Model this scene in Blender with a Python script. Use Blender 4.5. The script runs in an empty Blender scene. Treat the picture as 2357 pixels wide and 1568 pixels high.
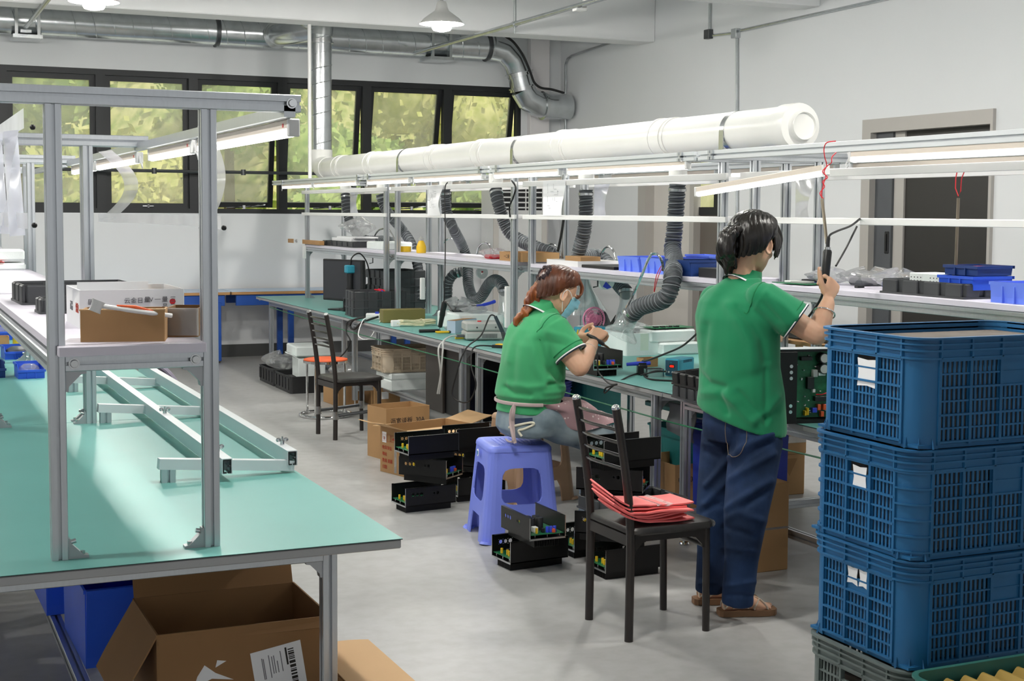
import bpy, bmesh, math, random
from mathutils import Vector as V, Matrix as MX
random.seed(7)
PI = math.pi
R = math.radians
SC = bpy.context.scene
COL = SC.collection

# ---------------------------------------------------------------- camera maths (2357 x 1568 frame)
FPX, CX, PY0, YAW, PIT, ROLL, HC = 3250.0, 1178.5, 721.0, R(24.06), R(4.1), R(0.35), 1.6
CAMP = V((0, 0, HC))
_f = V((math.sin(YAW) * math.cos(PIT), math.cos(YAW) * math.cos(PIT), -math.sin(PIT)))
_r0 = V((math.cos(YAW), -math.sin(YAW), 0))
_u0 = _r0.cross(_f)
_r = _r0 * math.cos(ROLL) + _u0 * math.sin(ROLL)
_u = _u0 * math.cos(ROLL) - _r0 * math.sin(ROLL)

def _ray(x, y):
    return _f + _r * ((x - CX) / FPX) - _u * ((y - PY0) / FPX)
def az(x, y, z=0.0):
    d = _ray(x, y); return CAMP + d * ((z - HC) / d.z)
def ax(x, y, X):
    d = _ray(x, y); return CAMP + d * (X / d.x)
def ay(x, y, Y):
    d = _ray(x, y); return CAMP + d * (Y / d.y)

cd = bpy.data.cameras.new('camera')
cam = bpy.data.objects.new('camera', cd)
COL.objects.link(cam)
cd.sensor_fit = 'HORIZONTAL'; cd.sensor_width = 36.0
cd.lens = FPX / 2357 * 36
cd.shift_x = 0.0
cd.shift_y = (PY0 - 784.0) / 2357
cd.clip_start = 0.05; cd.clip_end = 300
m3 = MX((_r, _u, -_f)).transposed()
cam.matrix_world = MX.Translation(CAMP) @ m3.to_4x4()
SC.camera = cam

# ---------------------------------------------------------------- mesh builder
class G:
    def __init__(s, m=None):
        s.v = []; s.f = []; s.mi = []; s.m = m or MX(); s.cur = 0
    def add(s, vs, fs):
        o = len(s.v)
        for p in vs: s.v.append(tuple(s.m @ V(p)))
        for f in fs: s.f.append([i + o for i in f]); s.mi.append(s.cur)
    def at(s, loc=(0, 0, 0), rz=0, rx=0, ry=0):
        s.m = MX.Translation(V(loc)) @ MX.Rotation(rz, 4, 'Z') @ MX.Rotation(ry, 4, 'Y') @ MX.Rotation(rx, 4, 'X'); return s
    def box(s, x0, x1, y0, y1, z0, z1, b=0.0):
        b = min(b, (x1 - x0) * .45, (y1 - y0) * .45, (z1 - z0) * .45)
        c = ((x0 + x1) / 2, (y0 + y1) / 2, (z0 + z1) / 2); h = ((x1 - x0) / 2, (y1 - y0) / 2, (z1 - z0) / 2)
        if b <= 0:
            vs = [(x, y, z) for x in (x0, x1) for y in (y0, y1) for z in (z0, z1)]
            s.add(vs, [(0, 1, 3, 2), (4, 6, 7, 5), (0, 4, 5, 1), (2, 3, 7, 6), (0, 2, 6, 4), (1, 5, 7, 3)]); return s
        idx = {}; vs = []
        S = (-1, 1)
        for sx in S:
            for sy in S:
                for sz in S:
                    sg = (sx, sy, sz)
                    for a in range(3):
                        idx[(sg, a)] = len(vs)
                        vs.append([c[i] + sg[i] * (h[i] - (0 if i == a else b)) for i in range(3)])
        fs = []
        for a in range(3):
            o = [i for i in range(3) if i != a]
            for sa in S:
                q = []
                for (p, r) in ((-1, -1), (1, -1), (1, 1), (-1, 1)):
                    g = [0, 0, 0]; g[a] = sa; g[o[0]] = p; g[o[1]] = r; q.append(idx[(tuple(g), a)])
                fs.append(q)
            for p in S:
                for r in S:
                    g0 = [0, 0, 0]; g0[o[0]] = p; g0[o[1]] = r; g0[a] = -1; g1 = list(g0); g1[a] = 1
                    fs.append([idx[(tuple(g0), o[0])], idx[(tuple(g1), o[0])], idx[(tuple(g1), o[1])], idx[(tuple(g0), o[1])]])
        for sx in S:
            for sy in S:
                for sz in S: fs.append([idx[((sx, sy, sz), a)] for a in range(3)])
        s.add(vs, fs); return s
    def cb(s, cx, cy, cz, sx, sy, sz, b=0.0):          # centred box
        return s.box(cx - sx / 2, cx + sx / 2, cy - sy / 2, cy + sy / 2, cz - sz / 2, cz + sz / 2, b)
    def loft(s, rings, c0=True, c1=True):
        n = len(rings[0]); vs = [p for r in rings for p in r]; fs = []
        for i in range(len(rings) - 1):
            for j in range(n):
                k = (j + 1) % n
                fs.append((i * n + j, i * n + k, (i + 1) * n + k, (i + 1) * n + j))
        if c0: fs.append(tuple(range(n)))
        if c1: fs.append(tuple((len(rings) - 1) * n + j for j in range(n)))
        s.add(vs, fs); return s
    def tube(s, pts, r, n=8, caps=True, closed=False):
        P = [V(p) for p in pts]; N = len(P)
        rr = r if isinstance(r, (list, tuple)) else [r] * N
        T = []
        for i in range(N):
            a = P[(i - 1) % N] if (closed or i > 0) else P[i]
            b = P[(i + 1) % N] if (closed or i < N - 1) else P[i]
            t = (b - a); T.append(t.normalized() if t.length > 1e-9 else V((0, 0, 1)))
        up = V((0, 0, 1)) if abs(T[0].z) < .9 else V((1, 0, 0))
        x = T[0].cross(up).normalized(); rings = []
        for i in range(N):
            x = (x - T[i] * x.dot(T[i]))
            x = x.normalized() if x.length > 1e-6 else T[i].orthogonal().normalized()
            y = T[i].cross(x)
            q = rr[i]
            qx, qy = q if isinstance(q, (tuple, list)) else (q, q)
            rings.append([tuple(P[i] + x * (qx * math.cos(2 * PI * j / n)) + y * (qy * math.sin(2 * PI * j / n))) for j in range(n)])
        if closed:
            rings.append(rings[0]); return s.loft(rings, False, False)
        return s.loft(rings, caps, caps)
    def cyl(s, p0, p1, r0, r1=None, n=16, caps=True):
        return s.tube([p0, p1], [r0, r0 if r1 is None else r1], n, caps)
    def lathe(s, prof, n=24, c=(0, 0, 0), caps=True):
        rings = [[(c[0] + r * math.cos(2 * PI * j / n), c[1] + r * math.sin(2 * PI * j / n), c[2] + z) for j in range(n)] for r, z in prof]
        return s.loft(rings, caps, caps)
    def prism(s, poly, z0, z1):
        n = len(poly); vs = [(p[0], p[1], z0) for p in poly] + [(p[0], p[1], z1) for p in poly]
        s.add(vs, [tuple(range(n)), tuple(range(n, 2 * n))] + [(i, (i + 1) % n, n + (i + 1) % n, n + i) for i in range(n)]); return s
    def ball(s, c, r, n=12, m=8):
        r = r if isinstance(r, (tuple, list)) else (r, r, r)
        rings = []
        for i in range(1, m):
            a = PI * i / m - PI / 2
            rings.append([(c[0] + r[0] * math.cos(a) * math.cos(2 * PI * j / n), c[1] + r[1] * math.cos(a) * math.sin(2 * PI * j / n), c[2] + r[2] * math.sin(a)) for j in range(n)])
        return s.loft(rings)
    def grid(s, fn, nu, nv, th=0.0):
        P = [[V(fn(i / nu, j / nv)) for j in range(nv + 1)] for i in range(nu + 1)]
        w = nv + 1
        vs = [tuple(P[i][j]) for i in range(nu + 1) for j in range(w)]
        fs = [(i * w + j, (i + 1) * w + j, (i + 1) * w + j + 1, i * w + j + 1) for i in range(nu) for j in range(nv)]
        if th:
            k = len(vs); N = []
            for i in range(nu + 1):
                for j in range(w):
                    a = P[min(i + 1, nu)][j] - P[max(i - 1, 0)][j]; b = P[i][min(j + 1, nv)] - P[i][max(j - 1, 0)]
                    q = a.cross(b); q = q.normalized() if q.length > 1e-12 else V((0, 0, 1)); N.append(q)
            vs += [tuple(V(vs[i]) + N[i] * th) for i in range(k)]
            fs += [tuple(x + k for x in reversed(f)) for f in fs]
            e = [i * w for i in range(nu + 1)] + [nu * w + j for j in range(1, w)] + [i * w + nv for i in range(nu - 1, -1, -1)] + [j for j in range(nv - 1, 0, -1)]
            fs += [(e[i], e[(i + 1) % len(e)], e[(i + 1) % len(e)] + k, e[i] + k) for i in range(len(e))]
        s.add(vs, fs); return s
    def beam(s, p0, p1, w=.04, h=.04, up=(0, 0, 1), slot=True):   # T-slot aluminium extrusion: w across, h along up
        p0 = V(p0); p1 = V(p1); d = (p1 - p0); L = d.length; z = d.normalized()
        y = V(up); y = (y - z * y.dot(z)).normalized(); x = y.cross(z)
        old = s.m; s.m = old @ (MX.Translation(p0) @ MX((x, y, z)).transposed().to_4x4())
        if not slot: poly = [(-w / 2, -h / 2), (w / 2, -h / 2), (w / 2, h / 2), (-w / 2, h / 2)]
        else:
            g, dp, t = .0046, .0135, .0012
            def side(n, half, L2):                           # slots along one side, positions from -half to half
                out = []
                for k in range(n):
                    c = -half + (2 * k + 1) * half / n
                    out += [(c - g, 0), (c - g, dp), (c + g, dp), (c + g, 0)]
                return out
            nx, ny = max(1, round(w / .04)), max(1, round(h / .04)); poly = []
            b = .002
            poly += [(-w / 2 + b, -h / 2)] + [(a, -h / 2 + q) for a, q in side(nx, w / 2, 0)] + [(w / 2 - b, -h / 2)]
            poly += [(w / 2, -h / 2 + b)] + [(w / 2 - q, a) for a, q in side(ny, h / 2, 0)] + [(w / 2, h / 2 - b)]
            poly += [(w / 2 - b, h / 2)] + [(-a, h / 2 - q) for a, q in side(nx, w / 2, 0)] + [(-w / 2 + b, h / 2)]
            poly += [(-w / 2, h / 2 - b)] + [(-w / 2 + q, -a) for a, q in side(ny, h / 2, 0)] + [(-w / 2, -h / 2 + b)]
        s.prism(poly, 0, L); s.m = old; return s

def sm(pts, k=6):                                            # Catmull-Rom
    P = [V(p) for p in pts]; out = []
    for i in range(len(P) - 1):
        a = P[max(i - 1, 0)]; b = P[i]; c = P[i + 1]; d = P[min(i + 2, len(P) - 1)]
        for j in range(k):
            t = j / k
            out.append(.5 * ((2 * b) + (c - a) * t + (2 * a - 5 * b + 4 * c - d) * t * t + (3 * b - a - 3 * c + d) * t ** 3))
    out.append(P[-1]); return out
def rr(w, d, r, z, n=4, cx=0, cy=0):                         # rounded rectangle ring
    r = min(r, w * .49, d * .49); out = []
    for q, (sx, sy) in enumerate(((1, 1), (-1, 1), (-1, -1), (1, -1))):
        for k in range(n + 1):
            a = PI / 2 * (q + k / n)
            out.append((cx + sx * (w / 2 - r) + r * math.cos(a), cy + sy * (d / 2 - r) + r * math.sin(a), z))
    return out
def circ(c, r, n, ax='z'):
    return [(c[0] + r * math.cos(2 * PI * j / n), c[1] + r * math.sin(2 * PI * j / n), c[2]) for j in range(n)]

def ob(name, g, mat=None, parent=None, smooth=35, loc=None, rz=0.0, **props):
    me = bpy.data.meshes.new(name)
    me.from_pydata(g.v, [], g.f)
    bm = bmesh.new(); bm.from_mesh(me)
    bmesh.ops.recalc_face_normals(bm, faces=bm.faces[:])
    bm.to_mesh(me); bm.free()
    mats = mat if isinstance(mat, (list, tuple)) else [mat]
    for q in mats: me.materials.append(q)
    if len(mats) > 1:
        for p, i in zip(me.polygons, g.mi): p.material_index = i
    if smooth:
        me.shade_smooth(); me.set_sharp_from_angle(angle=R(smooth))
    o = bpy.data.objects.new(name, me); COL.objects.link(o)
    if parent is not None: o.parent = parent
    if loc is not None: o.location = loc
    o.rotation_euler.z = rz
    for k, q in props.items():
        if q is not None: o[k] = q
    return o
def thing(name, label, cat, loc=(0, 0, 0), rz=0.0, group=None):
    o = bpy.data.objects.new(name, None); COL.objects.link(o)
    o.empty_display_size = .05; o.location = loc; o.rotation_euler.z = rz
    o['label'] = label; o['category'] = cat
    if group: o['group'] = group
    return o
def solo(name, g, mat, label, cat, loc=None, rz=0.0, group=None, smooth=35):
    return ob(name, g, mat, None, smooth, loc, rz, label=label, category=cat, group=group)
def struct(name, g, mat, smooth=35):
    return ob(name, g, mat, None, smooth, kind='structure')
def dup(root, loc=None, rz=None, label=None, group=None, rot=None):
    def cp(o, par):
        c = o.copy(); COL.objects.link(c); c.parent = par
        for ch in [k for k in bpy.data.objects if k.parent == o]: cp(ch, c)
        return c
    r = cp(root, root.parent)
    if loc is not None: r.location = loc
    if rz is not None: r.rotation_euler.z = rz
    if rot is not None: r.rotation_euler = rot
    if label: r['label'] = label
    if group: r['group'] = group
    return r

# ---------------------------------------------------------------- materials
def lin(h):
    if not isinstance(h, str): return tuple(h) + (1,)
    c = [int(h[i:i + 2], 16) / 255 for i in (0, 2, 4)]
    return tuple(x / 12.92 if x <= .04045 else ((x + .055) / 1.055) ** 2.4 for x in c) + (1,)
def pm(name, col, rough=.5, metal=0.0, var=.06, scale=6.0, bump=0.0, bscale=60.0, col2=None, fac=(.4, .6), spec=.5, alpha=1.0, trans=0.0, stretch=None, coat=0.0, sheen=0.0, sss=0.0):
    m = bpy.data.materials.new(name); m.use_nodes = True
    nt = m.node_tree; b = nt.nodes['Principled BSDF']
    b.inputs['Roughness'].default_value = rough; b.inputs['Metallic'].default_value = metal
    b.inputs['Specular IOR Level'].default_value = spec; b.inputs['Alpha'].default_value = alpha
    b.inputs['Transmission Weight'].default_value = trans; b.inputs['Coat Weight'].default_value = coat
    b.inputs['Sheen Weight'].default_value = sheen
    if sss: b.inputs['Subsurface Weight'].default_value = sss; b.inputs['Subsurface Radius'].default_value = (.012, .005, .003)
    c = lin(col); b.inputs['Base Color'].default_value = c
    tc = nt.nodes.new('ShaderNodeTexCoord'); src = tc.outputs['Object']
    if stretch:
        mp = nt.nodes.new('ShaderNodeMapping'); mp.inputs['Scale'].default_value = stretch
        nt.links.new(src, mp.inputs[0]); src = mp.outputs[0]
    if var or col2:
        n = nt.nodes.new('ShaderNodeTexNoise'); n.inputs['Scale'].default_value = scale; n.inputs['Detail'].default_value = 5
        nt.links.new(src, n.inputs['Vector'])
        rp = nt.nodes.new('ShaderNodeValToRGB')
        rp.color_ramp.elements[0].position = fac[0] - (.15 if not col2 else 0); rp.color_ramp.elements[1].position = fac[1] + (.15 if not col2 else 0)
        if col2: a, d = c, lin(col2)
        else: a = tuple(x * (1 - var) for x in c[:3]) + (1,); d = tuple(min(1, x * (1 + var)) for x in c[:3]) + (1,)
        rp.color_ramp.elements[0].color = a; rp.color_ramp.elements[1].color = d
        nt.links.new(n.outputs['Fac'], rp.inputs['Fac']); nt.links.new(rp.outputs['Color'], b.inputs['Base Color'])
    if bump:
        n2 = nt.nodes.new('ShaderNodeTexNoise'); n2.inputs['Scale'].default_value = bscale; n2.inputs['Detail'].default_value = 4
        nt.links.new(src, n2.inputs['Vector'])
        bp = nt.nodes.new('ShaderNodeBump'); bp.inputs['Strength'].default_value = bump; bp.inputs['Distance'].default_value = .01
        nt.links.new(n2.outputs['Fac'], bp.inputs['Height']); nt.links.new(bp.outputs['Normal'], b.inputs['Normal'])
    return m
def em(name, col, st):
    m = bpy.data.materials.new(name); m.use_nodes = True; nt = m.node_tree
    nt.nodes.clear(); o = nt.nodes.new('ShaderNodeOutputMaterial'); e = nt.nodes.new('ShaderNodeEmission')
    e.inputs[0].default_value = lin(col); e.inputs[1].default_value = st; nt.links.new(e.outputs[0], o.inputs[0]); return m
def glassy(name, tint, gl=.08, diff=0.0, rough=.03, dcol='FFFFFF', fr=.5):      # thin clear sheet: see-through + sheen (+ milkiness)
    m = bpy.data.materials.new(name); m.use_nodes = True; nt = m.node_tree; nt.nodes.clear()
    o = nt.nodes.new('ShaderNodeOutputMaterial'); t = nt.nodes.new('ShaderNodeBsdfTransparent'); t.inputs[0].default_value = lin(tint)
    g = nt.nodes.new('ShaderNodeBsdfGlossy'); g.inputs['Roughness'].default_value = rough
    lw = nt.nodes.new('ShaderNodeLayerWeight'); lw.inputs[0].default_value = .35
    mr = nt.nodes.new('ShaderNodeMapRange'); mr.inputs['To Min'].default_value = gl; mr.inputs['To Max'].default_value = min(1, gl + fr)
    nt.links.new(lw.outputs['Fresnel'], mr.inputs['Value'])
    mx = nt.nodes.new('ShaderNodeMixShader'); nt.links.new(mr.outputs[0], mx.inputs[0]); nt.links.new(t.outputs[0], mx.inputs[1]); nt.links.new(g.outputs[0], mx.inputs[2])
    last = mx
    if diff:
        d = nt.nodes.new('ShaderNodeBsdfDiffuse'); d.inputs[0].default_value = lin(dcol); tl = nt.nodes.new('ShaderNodeBsdfTranslucent'); tl.inputs[0].default_value = lin(dcol)
        ms = nt.nodes.new('ShaderNodeMixShader'); ms.inputs[0].default_value = .5; nt.links.new(d.outputs[0], ms.inputs[1]); nt.links.new(tl.outputs[0], ms.inputs[2])
        m2 = nt.nodes.new('ShaderNodeMixShader')
        n = nt.nodes.new('ShaderNodeTexNoise'); n.inputs['Scale'].default_value = 5.0; tc = nt.nodes.new('ShaderNodeTexCoord'); nt.links.new(tc.outputs['Object'], n.inputs['Vector'])
        mr2 = nt.nodes.new('ShaderNodeMapRange'); mr2.inputs['To Min'].default_value = diff * .7; mr2.inputs['To Max'].default_value = min(1, diff * 1.3); nt.links.new(n.outputs['Fac'], mr2.inputs['Value'])
        nt.links.new(mr2.outputs[0], m2.inputs[0]); nt.links.new(mx.outputs[0], m2.inputs[1]); nt.links.new(ms.outputs[0], m2.inputs[2]); last = m2
    nt.links.new(last.outputs[0], o.inputs[0]); return m

M = dict(
    wall=pm('wall_paint', 'E6E8EA', .8, var=.015, scale=1.2), ceil=pm('ceiling_paint', 'EEEFF0', .85, var=.01),
    black_frame=pm('black_window_metal', '26282A', .45, .2, var=.05), base=pm('baseboard_grey', '4A4B4B', .6, var=.08),
    alu=pm('anodised_aluminium', 'C4C8CC', .32, .75, var=.04, scale=3, stretch=(40, 40, 2)), alu_w=pm('white_profile', 'DFE3E6', .35, .25, var=.02),
    steel=pm('bright_steel', 'C9CBCC', .22, 1.0, var=.04), zinc=pm('galvanised_steel', 'C9CDCF', .24, .95, var=.12, scale=9, bump=.08, bscale=25),
    chrome=pm('chrome', 'E0E0E0', .08, 1.0, var=0), dark_steel=pm('dark_steel', '5A5C5E', .4, .8), caststeel=pm('cast_bracket', 'A9ACAF', .45, .7, var=.06),
    mat=pm('green_esd_mat', '6CABA4', .42, var=.05, scale=2.5), mat_edge=pm('mat_black_edge', '1C2322', .6),
    board=pm('grey_board_edge', 'A8A9AA', .55, var=.03), shelf_w=pm('white_lilac_laminate', 'E2DDEA', .4, var=.015),
    pvc=pm('white_pvc', 'F0F0EC', .28, var=.015), plastic_w=pm('white_plastic', 'EDEDEC', .4, var=.02),
    foam=pm('white_polystyrene', 'E9F0EE', .75, var=.03, scale=14, bump=.12, bscale=120), paper=pm('white_paper', 'F4F5F7', .7, var=.01),
    kraft=pm('brown_cardboard', 'A98358', .75, var=.06, scale=5, bump=.03, bscale=40), kraft_d=pm('dark_brown_cardboard', '957049', .8, var=.06, scale=4), kraft_l=pm('pale_cardboard', 'C6A277', .75, var=.05, scale=4),
    blue_bin=pm('blue_bin_plastic', '2F5CD8', .38, var=.05), blue_v=pm('vivid_blue_plastic', '2C66F4', .36, var=.05), blue_l=pm('light_blue_plastic', '7290FC', .38, var=.04), blue_d=pm('dark_blue_plastic', '1B3A78', .45, var=.05),
    crate_b=pm('blue_crate_plastic', '1D6496', .45, var=.1, scale=5), crate_g=pm('grey_green_crate_plastic', '66716F', .5, var=.12), crate_t=pm('green_crate_plastic', '2D6A62', .5, var=.1), crate_k=pm('vivid_blue_crate_plastic', '2038A8', .42),
    black=pm('black_plastic', '1D1E20', .42, var=.06), black_m=pm('black_metal', '131314', .38, .3, var=.05), black_esd=pm('black_tray_plastic', '3A3C3F', .5, var=.1, scale=9), rubber=pm('black_rubber', '1B1B1C', .6),
    hose=pm('grey_hose', '4E5256', .42, var=.08, scale=20), hose_w=pm('hose_wire_ridge', '8A9094', .35, var=.05),
    purple=pm('violet_blue_plastic', '8090F0', .35, var=.02), orange=pm('orange_seat', 'E4602E', .45), pink=pm('coral_pink_foam', 'FF7A78', .6, var=.05, bump=.03),
    teal=pm('teal_enamel', '2E93AC', .4, var=.03), navy=pm('navy_panel', '1F4458', .4), olive=pm('olive_box', '7E7440', .5, var=.04), yellow=pm('yellow_plastic', 'F0C428', .4), cream=pm('cream_cable', 'E6E0BE', .5), beige=pm('beige_plastic', 'CDBDA6', .5, var=.05),
    pcb=pm('green_circuit_board', '176A42', .4, var=.25, scale=60), grey_eq=pm('grey_equipment_metal', 'B4B5B2', .45, .1), grey_d=pm('dark_grey_plastic', '55585C', .5),
    brown_p=pm('brown_plastic', 'A58468', .45), bluetable=pm('blue_enamel', '1F4FA4', .4, var=.05), pale_blue=pm('pale_blue_top', 'BFD0E4', .4), wood=pm('plywood_edge', 'B98C5A', .6),
    frame_g=pm('greige_door_frame', 'B9B5B0', .5, .1, var=.02), door_d=pm('dark_brown_panel', '2E2C2A', .4, var=.04), brown_wall=pm('brown_glass_panel', '6A625A', .35, var=.04), beige_wall=pm('beige_panel', 'D8D3CD', .6, var=.02),
    tealtub=pm('teal_tub_plastic', '1F7F80', .42), red=pm('red_wire', 'D92230', .4), blue_w=pm('blue_wire', '3048D0', .4), white_c=pm('white_cable', 'F2F2F2', .4), green_c=pm('green_cord', '1F6B4A', .5),
    glass=glassy('window_glass', 'F6F8F2', .008, .24, .3, 'F6F4E6', .06), film=glassy('clear_film', 'F4F6FA', .10, .30, .08), sleeve=glassy('document_sleeve', 'E8ECF8', .08, .55, .12, 'F2F4FF'), clear=glassy('clear_plastic_hood', 'FBFDFD', .07, .10, .05, 'FFFFFF', .35), bag=glassy('plastic_bag', 'F8F9FA', .16, .17, .1, 'FFFFFF'),
    led=em('led_tube_light', 'FFFDF6', 6.0), bulb=em('pendant_bulb_light', 'FFFCF5', 470.0), red_led=em('red_display_segments', 'FF2010', 3.0),
    strip=pm('lamp_backing', 'E8DCCF', .4, var=.02), shade=pm('white_lamp_enamel', 'D4D4D2', .35, var=.02),
)
# ================================================================= ROOM
XW, YB, ZC = 7.45, 15.3, 4.05
fl = bpy.data.materials.new('epoxy_concrete'); fl.use_nodes = True
nt = fl.node_tree; b = nt.nodes['Principled BSDF']; b.inputs['Roughness'].default_value = .33; b.inputs['Specular IOR Level'].default_value = .45
tc = nt.nodes.new('ShaderNodeTexCoord')
n1 = nt.nodes.new('ShaderNodeTexNoise'); n1.inputs['Scale'].default_value = .9; n1.inputs['Detail'].default_value = 8; n1.inputs['Roughness'].default_value = .65
n2 = nt.nodes.new('ShaderNodeTexNoise'); n2.inputs['Scale'].default_value = 14; n2.inputs['Detail'].default_value = 6
nt.links.new(tc.outputs['Object'], n1.inputs[0]); nt.links.new(tc.outputs['Object'], n2.inputs[0])
rp = nt.nodes.new('ShaderNodeValToRGB'); rp.color_ramp.elements[0].position = .3; rp.color_ramp.elements[1].position = .7
rp.color_ramp.elements[0].color = lin('A3A2A0'); rp.color_ramp.elements[1].color = lin('B9B9B8')
rp2 = nt.nodes.new('ShaderNodeValToRGB'); rp2.color_ramp.elements[0].position = .35; rp2.color_ramp.elements[1].position = .6
rp2.color_ramp.elements[0].color = (.9, .9, .89, 1); rp2.color_ramp.elements[1].color = (1, 1, 1, 1)
mx = nt.nodes.new('ShaderNodeMixRGB'); mx.blend_type = 'MULTIPLY'; mx.inputs[0].default_value = 1
nt.links.new(n1.outputs['Fac'], rp.inputs[0]); nt.links.new(n2.outputs['Fac'], rp2.inputs[0])
nt.links.new(rp.outputs[0], mx.inputs[1]); nt.links.new(rp2.outputs[0], mx.inputs[2]); nt.links.new(mx.outputs[0], b.inputs['Base Color'])
mr = nt.nodes.new('ShaderNodeMapRange'); mr.inputs['To Min'].default_value = .26; mr.inputs['To Max'].default_value = .5
nt.links.new(n1.outputs['Fac'], mr.inputs['Value']); nt.links.new(mr.outputs[0], b.inputs['Roughness'])
struct('wall_left', G().box(-7.2, -7, -7, YB + .2, 0, ZC), M['wall'])
struct('wall_near', G().box(-7.2, XW + .2, -7.2, -7, 0, .9).box(-7.2, XW + .2, -7.2, -7, 3.1, ZC).box(-7.2, -6.5, -7.2, -7, .9, 3.1).box(6.5, XW + .2, -7.2, -7, .9, 3.1), M['wall'])  # wall behind the camera; unseen opening added to send daylight onto near posts
struct('floor', G().box(-7, XW + .2, -7, YB + .2, -.12, 0), fl)
struct('ceiling', G().box(-7, XW + .2, -7, YB + .2, ZC, ZC + .15), M['ceil'])
# back wall with the long window opening
WX0, WX1, WZ0, WZ1 = -2.85, 6.93, 1.565, 3.06
g = G().box(-7, XW + .2, YB, YB + .2, 0, WZ0).box(-7, XW + .2, YB, YB + .2, WZ1, ZC).box(-7, WX0, YB, YB + .2, WZ0, WZ1).box(WX1, XW + .2, YB, YB + .2, WZ0, WZ1)
struct('wall_back', g, M['wall'])
# right wall with two doorways
D1a, D1b = ax(2289, 400, XW).y, ax(1989, 400, XW).y
D1z = ax(1989, 277, XW).z
D2a, D2b = ax(1662, 600, XW).y, ax(1472, 600, XW).y
D2z = 2.3
g = G().box(XW, XW + .2, -7, D1a, 0, ZC).box(XW, XW + .2, D1b, D2a, 0, ZC).box(XW, XW + .2, D2b, YB, 0, ZC).box(XW, XW + .2, D1a, D1b, D1z, ZC).box(XW, XW + .2, D2a, D2b, D2z, ZC)
struct('wall_right', g, M['wall'])
BZ = 3.385
for i, (ya, yb, nm) in enumerate(((13.05, 13.4, 'ceiling_beam_back'), (ax(1889, 17, XW).y, ax(1853, 26, XW).y, 'ceiling_beam_middle'), (4.6, 4.95, 'ceiling_beam_near'))):
    struct(nm, G().box(-7, XW, ya, yb, BZ if i < 2 else 3.55, ZC, .01), M['ceil'])
struct('column_corner', G().box(ay(1213, 300, YB).x, ay(1256, 300, YB).x, YB - .1, YB, 0, ZC, .005), pm('column_paint', 'EDE9EA', .8, var=.01))
struct('baseboard_back', G().box(-7, XW, YB - .015, YB, 0, .135), M['base'])
struct('baseboard_right', G().box(XW - .015, XW, D1b, D2a, 0, .135).box(XW - .015, XW, -7, D1a, 0, .135), M['base'])

# windows: black frames, top-hung sashes, some pushed open
PXM = [-760, -500, -243, 4, 231, 445, 650, 845, 1031, 1204]
MXs = [ay(p, 190, YB).x for p in PXM[3:]]
st = (MXs[0] - WX0) / 3
MXs = [WX0, WX0 + st, WX0 + 2 * st] + MXs
MXs[-1] = WX1
OPEN = [0, 0, 0, 0, 0, 9, 9.5, 12, 12]
for i in range(9):
    x0, x1 = MXs[i], MXs[i + 1]
    w = thing('window_%d' % (i + 1), 'x', 'window', (x0, YB, WZ0))
    for k in ('label', 'category'): del w[k]
    w['kind'] = 'structure'
    W, H = x1 - x0, WZ1 - WZ0
    f = .05
    g = G().box(0, f, 0, .09, 0, H).box(W - f, W, 0, .09, 0, H).box(f, W - f, 0, .09, 0, .05).box(f, W - f, 0, .09, H - .06, H)
    ob('window_frame', g, M['black_frame'], w)
    t = .055
    s0, s1, z0, z1 = f, W - f, .05, H - .06
    h = z1 - z0
    pv = MX.Translation((0, .05, z1)) @ MX.Rotation(R(OPEN[i]), 4, 'X')
    g = G(pv).box(s0, s0 + t, 0, .05, -h, 0).box(s1 - t, s1, 0, .05, -h, 0).box(s0 + t, s1 - t, 0, .05, -h, -h + t).box(s0 + t, s1 - t, 0, .05, -t, 0)
    sa = ob('sash', g, M['black_frame'], w)
    ob('window_pane', G(pv).box(s0 + t, s1 - t, .02, .026, -h + t, -t), M['glass'], sa)
    if OPEN[i]:                                              # stay arm of an opened sash
        d = h * math.sin(R(OPEN[i]))
        g = G().tube([(s0 + .3, .04, .06), (s0 + .5, .06, .07), (s1 - .1, d * .8 + .04, .1)], .008, 6).cyl((s0 + .5, .05, .05), (s0 + .5, .05, .09), .02)
        ob('stay', g, M['chrome'], sa)
    else:
        ob('handle', G().box(W / 2 - .06, W / 2 + .06, .03, .05, .065, .085, .004).cyl((W / 2, .03, .075), (W / 2, .055, .075), .014), M['chrome'], sa)

# outside: green hillside and trees beyond the windows
def leafmat(name, a, c, sc=3.0):
    m = pm(name, a, .8, var=0, col2=c, scale=sc, fac=(.35, .65), bump=.8, bscale=5); return m
hm = leafmat('hill_scrub', '8FA04C', 'DDD49A', 3.2)
def hill(u, v):
    x = -14 + 40 * u; t = v
    y = 21 + 22 * t; z = -1 + 13 * t ** 1.1 + .5 * math.sin(x * .9 + y * .7) + .3 * math.sin(2.3 * x - y) + .12 * math.sin(3.3 * x + 2 * y)
    return (x, y, z)
struct('hill_outside', G().grid(hill, 160, 90), hm, 180)
def leaves(g, pts, rnd, s0, s1):
    for c in pts:
        a, b_ = rnd.uniform(0, 2 * PI), rnd.uniform(-1, 1); n = V((math.cos(a), math.sin(a), b_)).normalized(); x = n.orthogonal().normalized(); y = n.cross(x); s = rnd.uniform(s0, s1); k = rnd.uniform(.5, .9)
        g.add([tuple(c - x * s), tuple(c - y * s * k), tuple(c + x * s), tuple(c + y * s * k)], [(0, 1, 2, 3)])
rnd = random.Random(5); g = G(); leaves(g, [V(hill(rnd.uniform(.2, .95), rnd.random() ** 1.3 * .6)) + V((0, 0, rnd.uniform(0, .35))) for _ in range(9000)], rnd, .06, .17)
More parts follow.
